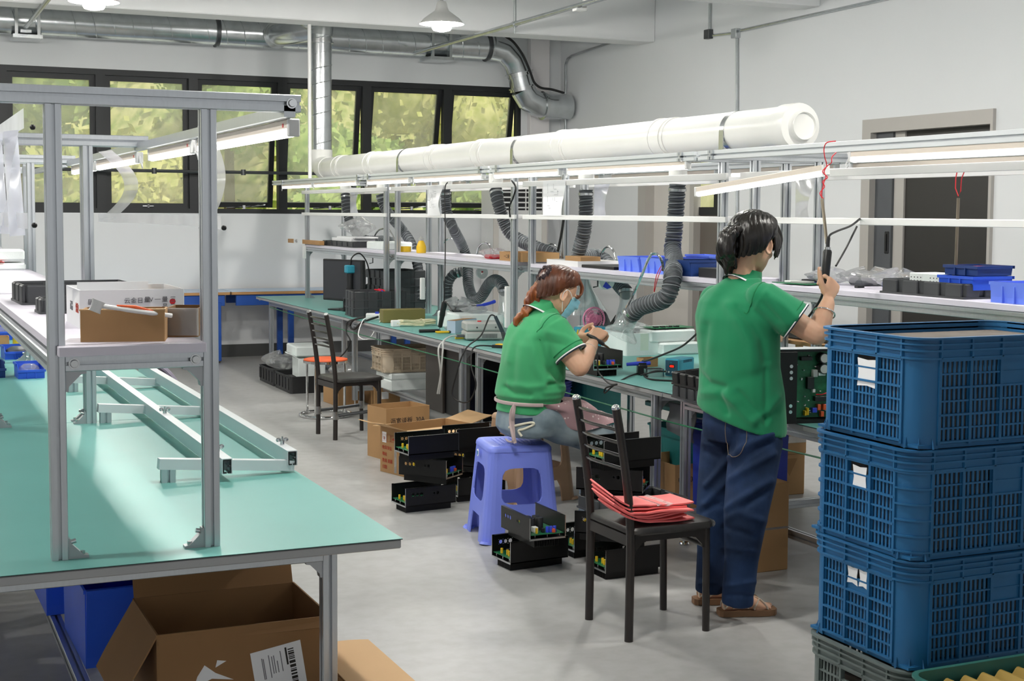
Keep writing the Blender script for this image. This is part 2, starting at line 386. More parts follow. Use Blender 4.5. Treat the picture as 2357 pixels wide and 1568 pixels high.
ob('undergrowth', g, leafmat('scrub_leaves', '7E9A40', 'D6D082', 2.0), None, 0, kind='stuff', label='green and yellow scrub leaves covering the hillside outside the windows', category='undergrowth')
LM = [leafmat('leaf_green', '7BA044', 'C4D47E', 5), leafmat('leaf_yellow', 'B0B454', 'E2DA98', 5), leafmat('leaf_deep', '648A40', 'A8BC66', 5), leafmat('leaf_dry', 'B8A468', 'E4D8A8', 5)]
def bush(x, y, z, r, mi, k):
    rnd = random.Random(k); g = G(); pts = []
    lob = [(V((rnd.uniform(-.5, .5), rnd.uniform(-.5, .5), rnd.uniform(-.35, .55))) * r, r * rnd.uniform(.38, .55)) for _ in range(9)]
    for c, q in lob:
        g.ball(c, q * .86, 8, 6)
        for _ in range(260):
            d = V((rnd.gauss(0, 1), rnd.gauss(0, 1), rnd.gauss(0, 1))).normalized(); pts.append(c + d * q * rnd.uniform(.8, 1.08))
    leaves(g, pts, rnd, .05, .12); return g
TP = [(-1.0, 23.5, 2.0, 1.5, 0), (2.2, 25.5, 3.6, 1.7, 2), (3.9, 22.8, 1.7, 1.2, 1), (6.0, 26.5, 4.2, 1.8, 0), (7.2, 23.0, 1.9, 1.3, 0), (10.2, 26.5, 4.0, 1.8, 1), (9.9, 22.8, 1.5, 1.2, 2), (12.6, 23.6, 2.6, 1.3, 0), (15.4, 27, 4.4, 1.8, 1), (1.5, 22.0, .8, .85, 3), (5.5, 21.6, .6, .7, 3), (8.5, 21.6, .6, .7, 1), (0.0, 21.5, .5, .7, 1), (12.2, 21.6, .7, .8, 3)]
TL = ['green leafy bush on the hillside behind the first window pane', 'deep green tree top outside behind the second window pane', 'yellowish bush on the slope between second and third window panes', 'tall light green tree uphill outside the third window', 'round green bush outside the fourth window pane', 'large yellow-green tree uphill outside the fifth window pane', 'dark green low bush outside the fifth window pane', 'green tree outside beside the open end window', 'yellowish tree uphill outside the last window pane by the corner', 'dry straw-coloured shrub low outside the second window', 'dry tan shrub low outside the fourth window', 'small yellow shrub low outside below the fifth window', 'yellow-green shrub low outside below the first window', 'dry shrub low outside the last window by the corner']
for k, (x, y, z, r, mi) in enumerate(TP):
    t = thing('tree' if r > 1.2 else 'shrub', TL[k], 'tree' if r > 1.2 else 'shrub', (x, y, z), 0, 'trees and shrubs outside the windows')
    ob('crown', bush(x, y, z, r, mi, k), LM[mi], t, 60)
    ob('trunk', G().cyl((0, 0, -r - 1.5), (0, 0, -r * .2), .12, .07, 8), pm('bark%d' % k, '5A4A38', .8), t)

# door 1: dark sliding panel in a greige frame
def door_frame(name, ya, yb, zt, fw=.11):
    d = thing(name, 'x', 'door', (XW, ya, 0))
    for k in ('label', 'category'): del d[k]
    d['kind'] = 'structure'
    W = yb - ya
    g = G().box(-.03, .2, W - fw, W, 0, zt).box(-.03, .2, 0, fw * .25, 0, zt).box(-.03, .2, fw * .25, W - fw, zt - fw, zt)
    ob('door_frame', g, M['frame_g'], d)
    return d, W
d1, W1 = door_frame('door_1', D1a, D1b, D1z)
g = G().box(.03, .06, W1 - .32, W1 - .11, 0, D1z - .11); ob('door_jamb_panel', g, M['grey_d'], d1)
g = G().box(.05, .11, W1 - .44, W1 - .32, 0, D1z - .11, .003); ob('door_stile', g, M['frame_g'], d1)
ob('door_leaf', G().box(.07, .11, .03, W1 - .44, 0, D1z - .11), M['door_d'], d1)
ob('door_handle', G().box(.02, .05, W1 - .30, W1 - .25, 1.28, 1.46, .006).box(.012, .03, W1 - .285, W1 - .265, 1.30, 1.44), M['black'], d1)
d2, W2 = door_frame('door_2', D2a, D2b, D2z, .16)
ob('door_leaf', G().box(.08, .12, W2 * .42, W2 - .16, 0, D2z - .16), M['beige_wall'], d2)
ob('door_stile', G().box(.04, .12, W2 * .37, W2 * .42, 0, D2z - .16), M['frame_g'], d2)
ob('door_panel', G().box(.12, .16, .04, W2 * .37, 0, 1.58), M['brown_wall'], d2)
g = G().box(.10, .16, .04, W2 * .37, 1.58, 1.66).box(.10, .16, W2 * .12, W2 * .20, 1.66, D2z - .16)
ob('window_frame', g, M['black_frame'], d2)
ob('window_pane', G().box(.12, .125, .04, W2 * .37, 1.66, D2z - .16), M['glass'], d2)
struct('hill_beyond_door', G().grid(lambda u, v: (11 + 3 * v, 9 + 12 * u, -.5 + 7 * v + .3 * math.sin(9 * u)), 20, 10), LM[1])
# ================================================================= WORKBENCHES
BT = .73
def bracket(g, x, y, z, dx, dz, s=.045, w=.028, along='x'):   # cast corner bracket, legs along +-x (or y) and +-z
    poly = [(0, 0), (s, 0), (s, .006), (s * .75, .008), (.008, s * .75), (.006, s), (0, s)]
    q = [(p[0] * dx, p[1] * dz) for p in poly]
    old = g.m
    if along == 'x': g.m = old @ MX.Translation((x, y, z)) @ MX(((1, 0, 0, 0), (0, 0, 1, 0), (0, 1, 0, 0), (0, 0, 0, 1)))
    else: g.m = old @ MX.Translation((x, y, z)) @ MX(((0, 0, 1, 0), (1, 0, 0, 0), (0, 1, 0, 0), (0, 0, 0, 1)))
    g.prism(q, -w / 2, w / 2); g.m = old
def bolt(g, p, d, r=.011):
    p = V(p); d = V(d)
    g.cyl(p, p + d * .003, r * 1.25, r * 1.25, 14).cyl(p + d * .003, p + d * .010, r * .95, r * .8, 14)

def bench(label, x0, x1, y0, y1, pa, pb, strips=False, shelf_over=(0, 0), legx=None, joint=(.13, .13), lowshelf=True, beamx=None):
    t = thing('workbench', label, 'workbench', (x0, y0, 0))
    X, Y = x1 - x0, y1 - y0
    pa -= x0; pb -= x0
    ob('tabletop', G().box(0, X, .002, Y - .002, BT - .027, BT - .003, .003), M['board'], t)
    ob('mat_backing', G().box(-.003, X + .003, 0, Y, BT - .003, BT - .0012), M['mat_edge'], t)
    ob('esd_mat', G().box(-.003, X + .003, 0, Y, BT - .0012, BT), M['mat'], t)
    la, lb = legx or (.11, X - .11)
    ya, yb = joint[0], Y - joint[1]
    A = M['alu']
    for lx in (la, lb):
        for ly in (ya, yb):
            l = ob('leg', G().beam((lx, ly, .055), (lx, ly, BT - .027), .04, .04, (0, 1, 0)), A, t)
            ob('foot', G().lathe([(.024, 0), (.026, .006), (.022, .014), (.008, .018), (.008, .056)], 16, (lx, ly, 0)), M['chrome'], l)
    for lx in (la, lb): ob('side_rail', G().beam((lx, ya + .02, BT - .047), (lx, yb - .02, BT - .047)), A, t)
    for ly in (ya, yb): ob('end_rail', G().beam((la + .02, ly, BT - .047), (lb - .02, ly, BT - .047)), A, t)
    if lowshelf and not (strips and abs(y0 - 5.95) < .01):
        for lx in ((la,) if not strips else ()): ob('lower_rail', G().beam((lx, ya + .02, .15), (lx, yb - .02, .15)), A, t)
        for ly in (ya, yb): ob('lower_rail', G().beam((la + .02, ly, .15), (lb - .02, ly, .15)), A, t)
        for lx in (((la + lb) / 2,) if not strips else (.29, .93)): ob('lower_rail', G().beam((lx, ya + .02, .15), (lx, yb - .02, .15)), A, t)
    for lx, sx in ((la, 1), (lb, -1)):
        for ly in (ya, yb):
            g = G(); bracket(g, lx + sx * .02, ly, BT - .067, sx, -1); ob('leg_bracket', g, M['caststeel'], t)
    # overhead frame
    zt = 1.855; sh = 1.265
    for px in (pa, pb):
        for py in (ya, yb):
            ob('post', G().beam((px, py, BT), (px, py, zt), .04, .04, (0, 1, 0)), A, t)
            s = 1 if px == pa else -1
            g = G(); bracket(g, px + s * .02, py, BT, s, 1, .05); fb = ob('foot_bracket', g, M['caststeel'], t)
            ob('bolt', G().cyl((px + s * .055, py, BT + .004), (px + s * .055, py, BT + .016), .007).cyl((px + s * .026, py, BT + .04), (px + s * .04, py, BT + .043), .006), M['steel'], fb)
            g = G(); bracket(g, px + s * .02, py, sh - .065, s, -1, .05); ob('shelf_bracket', g, M['caststeel'], t)
    bx0, bx1 = (beamx[0] - x0, beamx[1] - x0) if beamx else (pa - .24, pb + .24)
    for py in (ya, yb):
        c = ob('crossbeam', G().beam((bx0, py, zt + .0225), (bx1, py, zt + .0225), .04, .045), A, t)
        d = -1 if py == ya else 1
        for q in (bx0 + .025, bx1 - .025): g = G(); bolt(g, (q, py + d * .02, zt + .0225), (0, d, 0)); ob('bolt', g, M['steel'], c)
        sr = ob('shelf_crossrail', G().beam((pa + .02, py, sh - .045), (pb - .02, py, sh - .045)), A, t)
        for q in (pa + .04, pb - .04): g = G(); bolt(g, (q, py + d * .02, sh - .045), (0, d, 0)); ob('bolt', g, M['steel'], sr)
    ob('shelf_board', G().box(pa - (.02 if strips else .0), pb + (.02 if strips else -.018), ya + (.021 if strips else -.055), yb - .021, sh - .025, sh, .002), M['shelf_w'], t)
    for px in (pa, pb): ob('shelf_rail', G().beam((px, ya + .02, sh - .047), (px, yb - .02, sh - .047)), A, t)
    for px in (bx0 + .03, bx1 - .03):
        ob('lamp_rail', G().beam((px, ya - .02 if not strips else -.0, zt + .002), (px, yb + .02 if not strips else Y, zt + .002), .03, .03, slot=False) if not strips else G().beam((px, .015, zt + .0225), (px, Y - .015, zt + .0225), .04, .045), A if not strips else M['alu_w'], t)
    if strips:
        for px, s in ((pa, -1), (pb, 1)):
            for z0, z1 in ((1.553, 1.582), (1.765, 1.80)):
                ob('cross_strip', G().box(px + s * .028 - .008, px + s * .028 + .008, ya - .08, yb + .08, z0, z1, .002), M['plastic_w'], t)
    return t

LB1 = bench('aluminium workbench with green mat nearest the camera, brown carton under it', -.095, 1.247, 3.505, 5.955, .387, .765, joint=(.12, .032), legx=(.075, 1.175))
LB2 = bench('aluminium workbench behind the nearest one, blue bins along its mat', -.095, 1.247, 5.96, 8.41, .387, .765, joint=(.032, .12), legx=(.075, 1.175))
LB3 = bench('aluminium workbench farthest back on the left, mostly hidden by hanging sleeves', -.095, 1.247, 8.415, 10.87, .387, .765, joint=(.12, .12), legx=(.075, 1.175))
PA, PB, BX0, BX1 = 3.88, 4.26, 3.46, 4.68
RB = []
for (y0, y1, lab) in ((11.15, 14.13, 'far end workbench with monitor and microscope, beside the blue table'), (8.52, 11.145, 'workbench with grey power box and olive box, behind the seated woman'),
                      (5.95, 8.515, 'workbench the seated woman works at, with white foam boxes'), (3.3, 5.945, 'workbench the standing woman works at, behind the blue crates')):
    RB.append(bench(lab, BX0, BX1, y0, y1, PA, PB, True, joint=(.14, .14) if y1 < 14 else (.14, .42), legx=(.05, 1.17), beamx=(3.62, 4.53)))

# ---- LED batten lamps
def lamp(label, p0, p1, group, cable=True, L=None):
    p0 = V(p0); p1 = V(p1); d = p1 - p0; n = d.length; mid = p0
    t = thing('led_tube_lamp', label, 'lamp', p0, 0, group)
    d.normalize(); up = V((0, 0, 1)); up = (up - d * up.dot(d)).normalized(); x = d.cross(up)
    m = MX((x, d, up)).transposed().to_4x4()
    ob('housing', G(m).box(-.014, .014, 0, n, .0, .026, .003), M['strip'], t)
    ob('diffuser', G(m).tube([(0, .012, -.006), (0, n - .012, -.006)], [(.014, .015)] * 2, 14), M['led'], t)
    for e in (0, n - .006): ob('end_cap', G(m).box(-.016, .016, e - .006, e + .012, -.02, .027, .003), M['plastic_w'], t)
    if cable:
        g = G(m).tube(sm([(0, -.005, .01), (0, -.025, -.01), (.005, -.03, -.03), (.01, -.015, -.04), (.012, .0, -.02), (.012, -.01, .022)], 5), .003, 6)
        ob('cable', g, M['white_c'], t)
    ob('switch_mark', G(m).box(-.0155, -.0135, .05, .06, .006, .016), M['red'], t)
    return t
LG = 'LED tube lamps over the benches'
fr = [(13.755, 12.70, 'LED tube lamp at the far end of the long bench row, above the monitor'), (12.63, 11.36, 'LED tube lamp second from the far end, above the microscope tray'), (11.07, 10.07, 'LED tube lamp above the olive box on the middle bench'),
      (9.96, 8.65, 'LED tube lamp above the hanging electric screwdriver and grey power box'), (8.455, 7.49, 'LED tube lamp in front of the hanging white drawing with a code square'), (7.375, 6.05, 'long bright LED tube lamp in front of the two upright hoses')]
for a, b_, l in fr: lamp(l, (3.65, a, 1.836), (3.65, b_, 1.836), LG)
lamp('crooked LED tube lamp hanging by one end above the standing woman', (3.65, 5.96, 1.70), (3.65, 4.93, 1.782), LG, False)
lamp('biggest LED tube lamp at the picture edge, in front of the dark door', (3.65, 4.76, 1.832), (3.65, 3.55, 1.832), LG)
bk = [(13.72, 12.45, 'LED tube lamp on the rear side of the bench row, farthest'), (12.23, 11.0, 'rear LED tube lamp glimpsed behind the paired posts'), (10.9, 9.7, 'rear LED tube lamp behind the white curled drawing'), (9.6, 8.6, 'rear LED tube lamp in front of the cooler louvres'),
      (8.433, 7.133, 'rear LED tube lamp between the two upright hoses'), (6.97, 6.47, 'short rear LED tube lamp behind the paired posts above the crooked lamp'), (6.40, 5.99, 'shortest rear LED tube lamp by the clear hanging film'), (5.85, 4.58, 'rear LED tube lamp just below the biggest one, crossing the dark door')]
for a, b_, l in bk: lamp(l, (4.5, a, 1.828), (4.5, b_, 1.828), LG, False)
lamp('LED tube lamp under the nearest overhead beam, largest over the left benches', (1.0, 3.66, 1.815), (1.0, 4.85, 1.815), LG, False)
lamp('LED tube lamp behind the hanging film on the near left bench', (1.0, 4.95, 1.815), (1.0, 5.8, 1.815), LG)
lamp('LED tube lamp over the second left bench, small in the gap between posts', (1.0, 6.1, 1.815), (1.0, 7.3, 1.815), LG)
lamp('LED tube lamp farthest over the left benches', (1.0, 7.4, 1.815), (1.0, 8.3, 1.815), LG, False)
lamp('LED tube lamp over the far side of the left benches', (.155, 6.1, 1.815), (.155, 7.3, 1.815), LG, False)

# ================================================================= CEILING FITTINGS
def pendant(x, y, label):
    t = thing('pendant_lamp', label, 'lamp', (x, y, 3.155), 0, 'white pendant lamps')
    o_ = [(.186, 0), (.184, .006), (.15, .045), (.095, .085), (.06, .11), (.05, .135), (.044, .165), (.036, .185), (.02, .192)]
    i_ = [(.016, .186), (.034, .178), (.042, .16), (.046, .13), (.056, .106), (.09, .08), (.145, .04), (.18, .002)]
    g = G().lathe(o_ + i_, 32, caps=False)
    n = len(o_ + i_); k = 32
    g.f += [[(n - 1) * k + j, (n - 1) * k + (j + 1) % k, (j + 1) % k, j] for j in range(k)]; g.mi += [0] * k
    ob('lamp_shade', g, M['shade'], t)
    ob('bulb', G().lathe([(.03, .09), (.045, .05), (.075, .0), (.082, -.03), (.07, -.05), (.03, -.06), (.005, -.062)], 24), M['bulb'], t)
    ob('socket', G().cyl((0, 0, .09), (0, 0, .186), .026), M['plastic_w'], t)
    ob('stem', G().cyl((0, 0, .188), (0, 0, (3.38 if y > 13 else ZC) - 3.155), .013), M['zinc'], t)
    for a in range(6):
        pass
    return t
PX = [(-1.3, 'off'), (1.5, 'pendant lamp with white shade above the left windows, bulb lit'), (4.3, 'pendant lamp with white shade hanging beside the diagonal ceiling pipe')]
for yy in (11.1, 7.5, 3.9):
    for x, l in PX:
        pendant(x, yy, l if yy > 11 and l != 'off' else 'white pendant lamp above the camera, out of the picture')
SC_ = None

DY, DZ = 14.95, 3.47
def spiral(g, pts, r, pitch=.14, w=.006):                     # raised spiral seam along a straight duct
    a, b_ = V(pts[0]), V(pts[-1]); d = (b_ - a); L = d.length; d.normalize()
    x = d.orthogonal().normalized(); y = d.cross(x); k = int(L / pitch * 14); q = []
    for i in range(k + 1):
        s = L * i / k; an = 2 * PI * s / pitch
        q.append(a + d * s + x * (r * math.cos(an)) + y * (r * math.sin(an)))
    g.tube(q, w, 4)
def clampring(g, c, d, r, w=.03):
    c = V(c); d = V(d).normalized(); g.cyl(c - d * w / 2, c + d * w / 2, r + .008, None, 28); g.cyl(c - d * (w / 2 + .012), c - d * w / 2, r + .022, None, 28)
t = thing('exhaust_duct', 'round galvanised spiral duct running along the top of the back wall', 'duct', (0, DY, DZ))
xe = ay(1130, 110, DY).x
g = G().cyl((-3.2, 0, 0), (xe, 0, 0), .145, None, 36); ob('duct_pipe', g, M['zinc'], t, 60)
g = G(); spiral(g, [(-3.2, 0, 0), (xe, 0, 0)], .145, .19); ob('spiral_seam', g, M['zinc'], t, 60)
for px in (500, 1122): g = G(); clampring(g, (ay(px, 90, DY).x, 0, 0), (1, 0, 0), .145); ob('clamp_ring', g, M['dark_steel'], t, 50)
ek = [(1130, 108), (1160, 118), (1183, 140), (1196, 172), (1203, 205), (1216, 228), (1238, 241), (1266, 246), (1310, 246)]
P = [ay(x, y, DY) for x, y in ek]; P = [V((p.x, 0, p.z - DZ)) for p in P]; P[0].z = 0; P[0].x = xe
P[1].z = -.03
g = G().tube(P[:2] + P[1:4][1:], .145, 32); ob('elbow', g, M['zinc'], t, 25)
g = G().tube(P[3:5], .14, 32); ob('duct_pipe', g, M['zinc'], t, 60)
g = G().tube(P[4:], .145, 32); ob('elbow', g, M['zinc'], t, 25)
g = G(); clampring(g, P[3], P[4] - P[3], .145); clampring(g, P[4], P[4] - P[3], .145); clampring(g, (P[7] + P[6]) / 2, (1, 0, 0), .145); ob('clamp_ring', g, M['steel'], t, 50)
# branch to the white duct, through the gap above the beam
DX, DPZ, DR = 4.07, 2.022, .105
VY = 13.85
xb = ay(628, 80, DY).x
g = G().tube(sm([(xb, -.1, -.02), (xb + .02, -.3, -.03), (xb + .12, -.55, -.03), (xb + .28, -.8, 0), (DX - .12, VY - DY, .05), (DX, VY - DY, .02), (DX, VY - DY, -.12)], 5), .115, 28); ob('branch_elbow', g, M['zinc'], t, 35)
g = G(); clampring(g, (xb, -.17, -.02), (0.1, -1, 0), .12); ob('clamp_ring', g, M['steel'], t, 50)
for px in (60, 1005):
    x = ay(px, 60, DY).x; g = G(); g.box(x - .12, x - .09, -.17, -.14, -.16, .5).box(x + .09, x + .12, -.17, -.14, -.16, .5).box(x - .14, x + .14, -.18, .16, -.19, -.155)
    ob('hanger', g, M['zinc'], t)
t = thing('duct_drop', 'upright galvanised duct dropping from the ceiling to the white pipe', 'duct', (DX, VY, 0))
ob('duct_pipe', G().cyl((0, 0, 2.19), (0, 0, 3.36), .105, None, 32), M['zinc'], t, 60)
g = G(); spiral(g, [(0, 0, 2.19), (0, 0, 3.36)], .105, .15); ob('spiral_seam', g, M['zinc'], t, 60)
g = G(); clampring(g, (0, 0, 3.3), (0, 0, 1), .105); ob('clamp_ring', g, M['steel'], t, 50)

t = thing('fume_pipe', 'fat white plastic extraction pipe with end cap lying over the bench frames', 'pipe', (DX, 0, DPZ))
y0 = ax(1845, 290, DX).y
g = G().cyl((0, y0 + .06, 0), (0, 13.72, 0), DR, None, 40); ob('pipe_body', g, M['pvc'], t, 60)
ob('elbow', G().tube([(0, 13.6, 0), (0, 13.72, .0), (0, 13.81, .03), (0, VY, .09), (0, VY, .19)], DR * 1.06, 36), M['pvc'], t, 30)
for px in (790, 865, 1010, 1120, 1310, 1540):
    g = G(); y = ax(px, 330, DX).y; g.cyl((0, y - .06, 0), (0, y + .06, 0), DR + .006, None, 40).cyl((0, y + .05, 0), (0, y + .075, 0), DR + .010, None, 40).cyl((0, y - .10, 0), (0, y - .085, 0), DR + .006, None, 40)
    ob('coupling', g, M['pvc'], t, 40)
m = MX.Translation((0, y0, 0)) @ MX.Rotation(R(90), 4, 'X')
g = G(m).lathe([(.002, .012), (.05, .012), (.062, .016), (.066, .028), (.068, .006), (.075, -.004), (DR + .006, -.01), (DR + .009, -.02), (DR + .009, -.12), (DR, -.125)], 40); ob('end_cap', g, M['pvc'], t, 40)
for px in (942, 1210, 1700):
    g = G(); y = ax(px, 330, DX).y
    g.cyl((0, y - .02, 0), (0, y + .02, 0), DR + .003, None, 40)
    for s in (-1, 1): g.box(s * (DR + .0015) - .0025, s * (DR + .0015) + .0025, y - .02, y + .02, -.12, 0)
    ob('strap', g, M['steel'], t, 50)
yc = [ax(p[0], p[1], DX).y for p in ((795, 447), (880, 447), (1026, 437), (1141, 437), (1349, 437), (1560, 425))]
for y in yc: ob('outlet', G().lathe([(.05, -.10), (.052, -.20), (.05, -.225)], 24, (0, y, 0)), M['pvc'], t, 40)

# thin white conduit post in front of the drop
solo('conduit_pole', G().cyl((0, 0, 1.9), (0, 0, BZ), .018), M['plastic_w'], 'thin white conduit pole standing in front of the upright silver duct', 'conduit', (ax(713, 300, 3.8).x, ax(713, 300, 3.8).y, 0))
# pipes and conduits
def pipe(name, label, pts, r, mat, cat='pipe'):
    return solo(name, G().tube(pts, r, 10), mat, label, cat)
q = ay(962, 120, 14.6); zz = q.z
t = thing('ceiling_pipe', 'silver pipe running diagonally across the picture beneath the ceiling beams', 'pipe', (q.x, 0, zz))
ob('pipe_run', G().tube([(0, 14.7, 0), (0, -4, 0)], .022, 12), M['zinc'], t)
hy = ax(1185, 45, q.x).y; h2 = ax(1335, 5, q.x).y
ob('hanger', G().cyl((0, hy, 0), (0, hy, ZC - zz), .014).cyl((0, hy, -.09), (0, hy, 0), .006).cyl((0, hy - .02, 0), (0, hy + .02, 0), .03), M['zinc'], t)
ob('hanger', G().box(-.05, .05, h2 - .04, h2 + .04, -.05, -.03).box(.045, .05, h2 - .04, h2 + .04, -.05, ZC - zz), M['plastic_w'], t)
q2 = ay(60, 62, 14.6)
t = thing('ceiling_pipe', 'short silver pipe slanting off at the top corner above the first window', 'pipe', (q2.x, 0, q2.z))
ob('pipe_run', G().tube([(0, 14.7, 0), (0, -4, 0)], .022, 12), M['zinc'], t)
ob('hanger', G().box(-.05, .05, 14.6, 14.66, -.05, -.025), M['zinc'], t)
pw = [ax(a, b_, XW - .02) for a, b_ in ((1301, 560), (1302, 148), (1306, 136), (1316, 128), (1410, 97), (1480, 76))]
pipe('wall_conduit', 'thin grey conduit climbing the wall corner beside the silver elbow', pw, .014, M['zinc'], 'conduit')
t = thing('wall_conduit', 'grey conduit with two boxes high on the white wall above the end cap', 'conduit', (XW - .02, 0, 0))
lq = lambda a, b_: V((0, ax(a, b_, XW - .02).y, ax(a, b_, XW - .02).z))
for pts in ([(2300, -60), (1705, 70)], [(1696, 70), (1696, 640)], [(1690, 76), (1636, 82)], [(1633, 70), (1634, 8)]):
    ob('conduit_run', G().tube([lq(*p) for p in pts], .014, 8), M['zinc'], t)
for p in ((1695, 77), (1632, 79)):
    c = lq(*p); ob('junction_box', G().box(-.035, .02, c.y - .045, c.y + .045, c.z - .045, c.z + .045, .004), M['zinc'] if p[0] > 1650 else M['dark_steel'], t)
cz = ay(508, 396, YB - .12).z
t = thing('air_pipe', 'grey pipe crossing in front of the windows at half height', 'pipe', (0, YB - .12, cz))
ob('pipe_run', G().tube([(-2.8, 0, 0), (ay(728, 398, YB - .12).x + 1.2, 0, 0)], .018, 10), M['dark_steel'], t)
for px in (355, 560): ob('pipe_clip', G().cyl((ay(px, 396, YB - .12).x, 0, -.03), (ay(px, 396, YB - .12).x, 0, .03), .026).box(ay(px, 396, YB - .12).x - .01, ay(px, 396, YB - .12).x + .01, 0, .1, -.01, .01), M['dark_steel'], t)
pipe('black_cable', 'black cable following the silver duct elbow down to the wall', sm([ay(a, b_, DY - .17) for a, b_ in ((1160, 82), (1180, 95), (1198, 118), (1212, 145), (1222, 170), (1230, 190), (1245, 202), (1270, 206), (1298, 214))]), .014, M['rubber'], 'cable')
# air cooler by the back wall
c0, c1 = ay(1138, 500, 14.85), ay(1256, 500, 14.85)
t = thing('air_cooler', 'tall white air cooler with black louvred front by the back wall', 'cooler', (c0.x, 14.85, 0))
Wc = c1.x - c0.x; z1 = ay(1200, 425, 14.85).z; z0 = ay(1200, 484, 14.85).z
ob('housing', G().box(0, Wc, 0, .4, 0, z1 + .1, .015), M['plastic_w'], t)
ob('grille_recess', G().box(.05, Wc - .05, -.004, .01, z0, z1), M['black'], t)
g = G()
for i in range(5): g.box(.05, Wc - .05, -.02, -.004, z0 + (i + .5) * (z1 - z0) / 5 - .008, z0 + (i + .5) * (z1 - z0) / 5 + .008)
g.box(Wc * .6 - .006, Wc * .6 + .006, -.014, -.004, z0, z1)
ob('louvre_set', g, M['plastic_w'], t)
ob('side_trim', G().box(-.012, .05, -.012, .01, 0, z0 - .04).box(Wc - .05, Wc + .012, -.012, .01, 0, z0 - .04), M['beige_wall'], t)

# ================================================================= EXTRACTION HOSES
def hose(label, pts, r, k=10, hood=None):
    P = sm(pts, k); L = [0]
    for a, b_ in zip(P, P[1:]): L.append(L[-1] + (b_ - a).length)
    pitch = .017; n = int(L[-1] / pitch); Q = []; rad = []
    def at(s):
        i = 0
        while i < len(L) - 2 and L[i + 1] < s: i += 1
        return P[i].lerp(P[i + 1], (s - L[i]) / max(1e-6, L[i + 1] - L[i]))
    for i in range(2 * n + 1):
        Q.append(at(L[-1] * i / (2 * n))); rad.append(r if i % 2 == 0 else r * .85)
    t = thing('extraction_hose', label, 'hose', tuple(P[0]), 0, 'grey corrugated extraction hoses')
    o = P[0]; q2 = [p - o for p in Q]
    ob('hose_body', G().tube(q2, rad, 18), M['hose'], t, 25)
    sp = []                                                   # spiral wire ridge
    x = None
    for i in range(0, 2 * n * 4 + 1):
        s = L[-1] * i / (2 * n * 4); c = at(s); d = (at(min(L[-1], s + .01)) - at(max(0, s - .01))).normalized()
        if x is None: x = d.orthogonal().normalized()
        x = (x - d * x.dot(d)).normalized(); y = d.cross(x); an = 2 * PI * s / (pitch * 2)
        sp.append(c - o + (x * math.cos(an) + y * math.sin(an)) * r * .985)
    ob('wire_ridge', G().tube(sp, .0030, 4), M['hose_w'], t, 60)
    d = (P[1] - P[0]).normalized(); ob('hose_clamp', G().cyl(d * .02, d * .035, r * 1.06, None, 20), M['steel'], t)
    if hood:
        c = P[-1] - o; d = V(hood[0]).normalized(); Lh, R2 = hood[1], hood[2]
        z = d; xx = z.orthogonal().normalized(); yy = z.cross(xx)
        mm = MX.Translation(c - d * .01) @ MX((xx, yy, z)).transposed().to_4x4()
        pr = [(r * .95, 0), (r * 1.0, .06), (r * 1.15, .09), (R2 * .96, Lh - .01), (R2, Lh), (R2 * .98, Lh + .004), (R2 * .94, Lh - .006), (r * 1.1, .09), (r * .95, .06), (r * .9, 0)]
        ob('funnel_hood', G(mm).lathe(pr, 32, caps=False), M['clear'], t)
        ob('hose_clamp', G(mm).lathe([(r * 1.02, -.005), (r * 1.1, -.005), (r * 1.1, .012), (r * 1.02, .012)], 24, caps=False).cb(r * 1.15, 0, .004, .012, .02, .018), M['steel'], t)
    return t
def hp(*a): return [ax(x, y, X) for x, y, X in a]
hose('grey extraction hose farthest along the row, curving onto the shelf', hp((795, 447, DX), (798, 480, DX), (806, 512, DX + .02), (822, 540, DX + .08), (846, 553, DX + .15), (884, 553, DX + .4), (900, 556, 4.75)), .045)
hose('grey extraction hose passing behind the paired posts and down past the shelf', hp((876, 447, DX), (884, 475, DX + .03), (905, 505, DX + .08), (928, 532, 4.32), (947, 562, 4.36), (959, 600, 4.37), (966, 644, 4.37), (970, 690, 4.37)), .045)
hose('grey extraction hose that loops in a U below the shelf', hp((1025, 437, DX), (1029, 490, DX + .02), (1045, 529, DX + .04), (1062, 562, 4.3), (1073, 590, 4.36), (1077, 622, 4.36), (1078, 655, 4.3), (1088, 684, 4.24), (1106, 684, 4.2), (1125, 655, 4.15), (1140, 645, 4.1), (1154, 654, 4.05), (1161, 670, 4.02)), .042, 10, ((.1, -.1, -1), .17, .07))
hose('grey extraction hose sagging across behind the posts to the rear of the shelf', hp((1141, 437, DX), (1147, 468, DX), (1159, 508, DX + .04), (1174, 536, DX + .08), (1202, 556, DX + .14), (1232, 569, DX + .16), (1268, 583, DX + .22), (1286, 594, 4.34)), .047)
hose('upright grey extraction hose folding over behind the blue bins, hood below', hp((1349, 437, DX), (1348, 495, DX), (1344, 535, DX), (1335, 570, DX), (1332, 590, DX + .01), (1352, 590, DX + .12), (1375, 590, 4.32), (1398, 605, 4.36), (1420, 648, 4.30), (1442, 674, 4.24)), .046, 10, ((-.1, -.35, -1), .18, .085))
hose('nearest grey extraction hose spilling over the shelf edge toward the foam box', hp((1560, 425, DX), (1556, 480, DX), (1552, 535, DX), (1548, 575, DX - .02), (1553, 603, DX - .10), (1549, 630, 3.82), (1545, 660, 3.78), (1530, 688, 3.76), (1498, 699, 3.76), (1472, 708, 3.76), (1452, 726, 3.76)), .048, 12, ((-.30, .30, -.86), .135, .098))
hose('grey extraction hose stub curling down at the rear of the middle bench', hp((1063, 626, 4.4), (1046, 630, 4.35), (1032, 650, 4.32), (1030, 680, 4.32), (1031, 712, 4.32)), .042)
def goose(label, pts):
    return solo('gooseneck_arm', G().tube(sm(pts, 8), .0075, 8), M['chrome'], label, 'arm', group='chrome gooseneck arms')
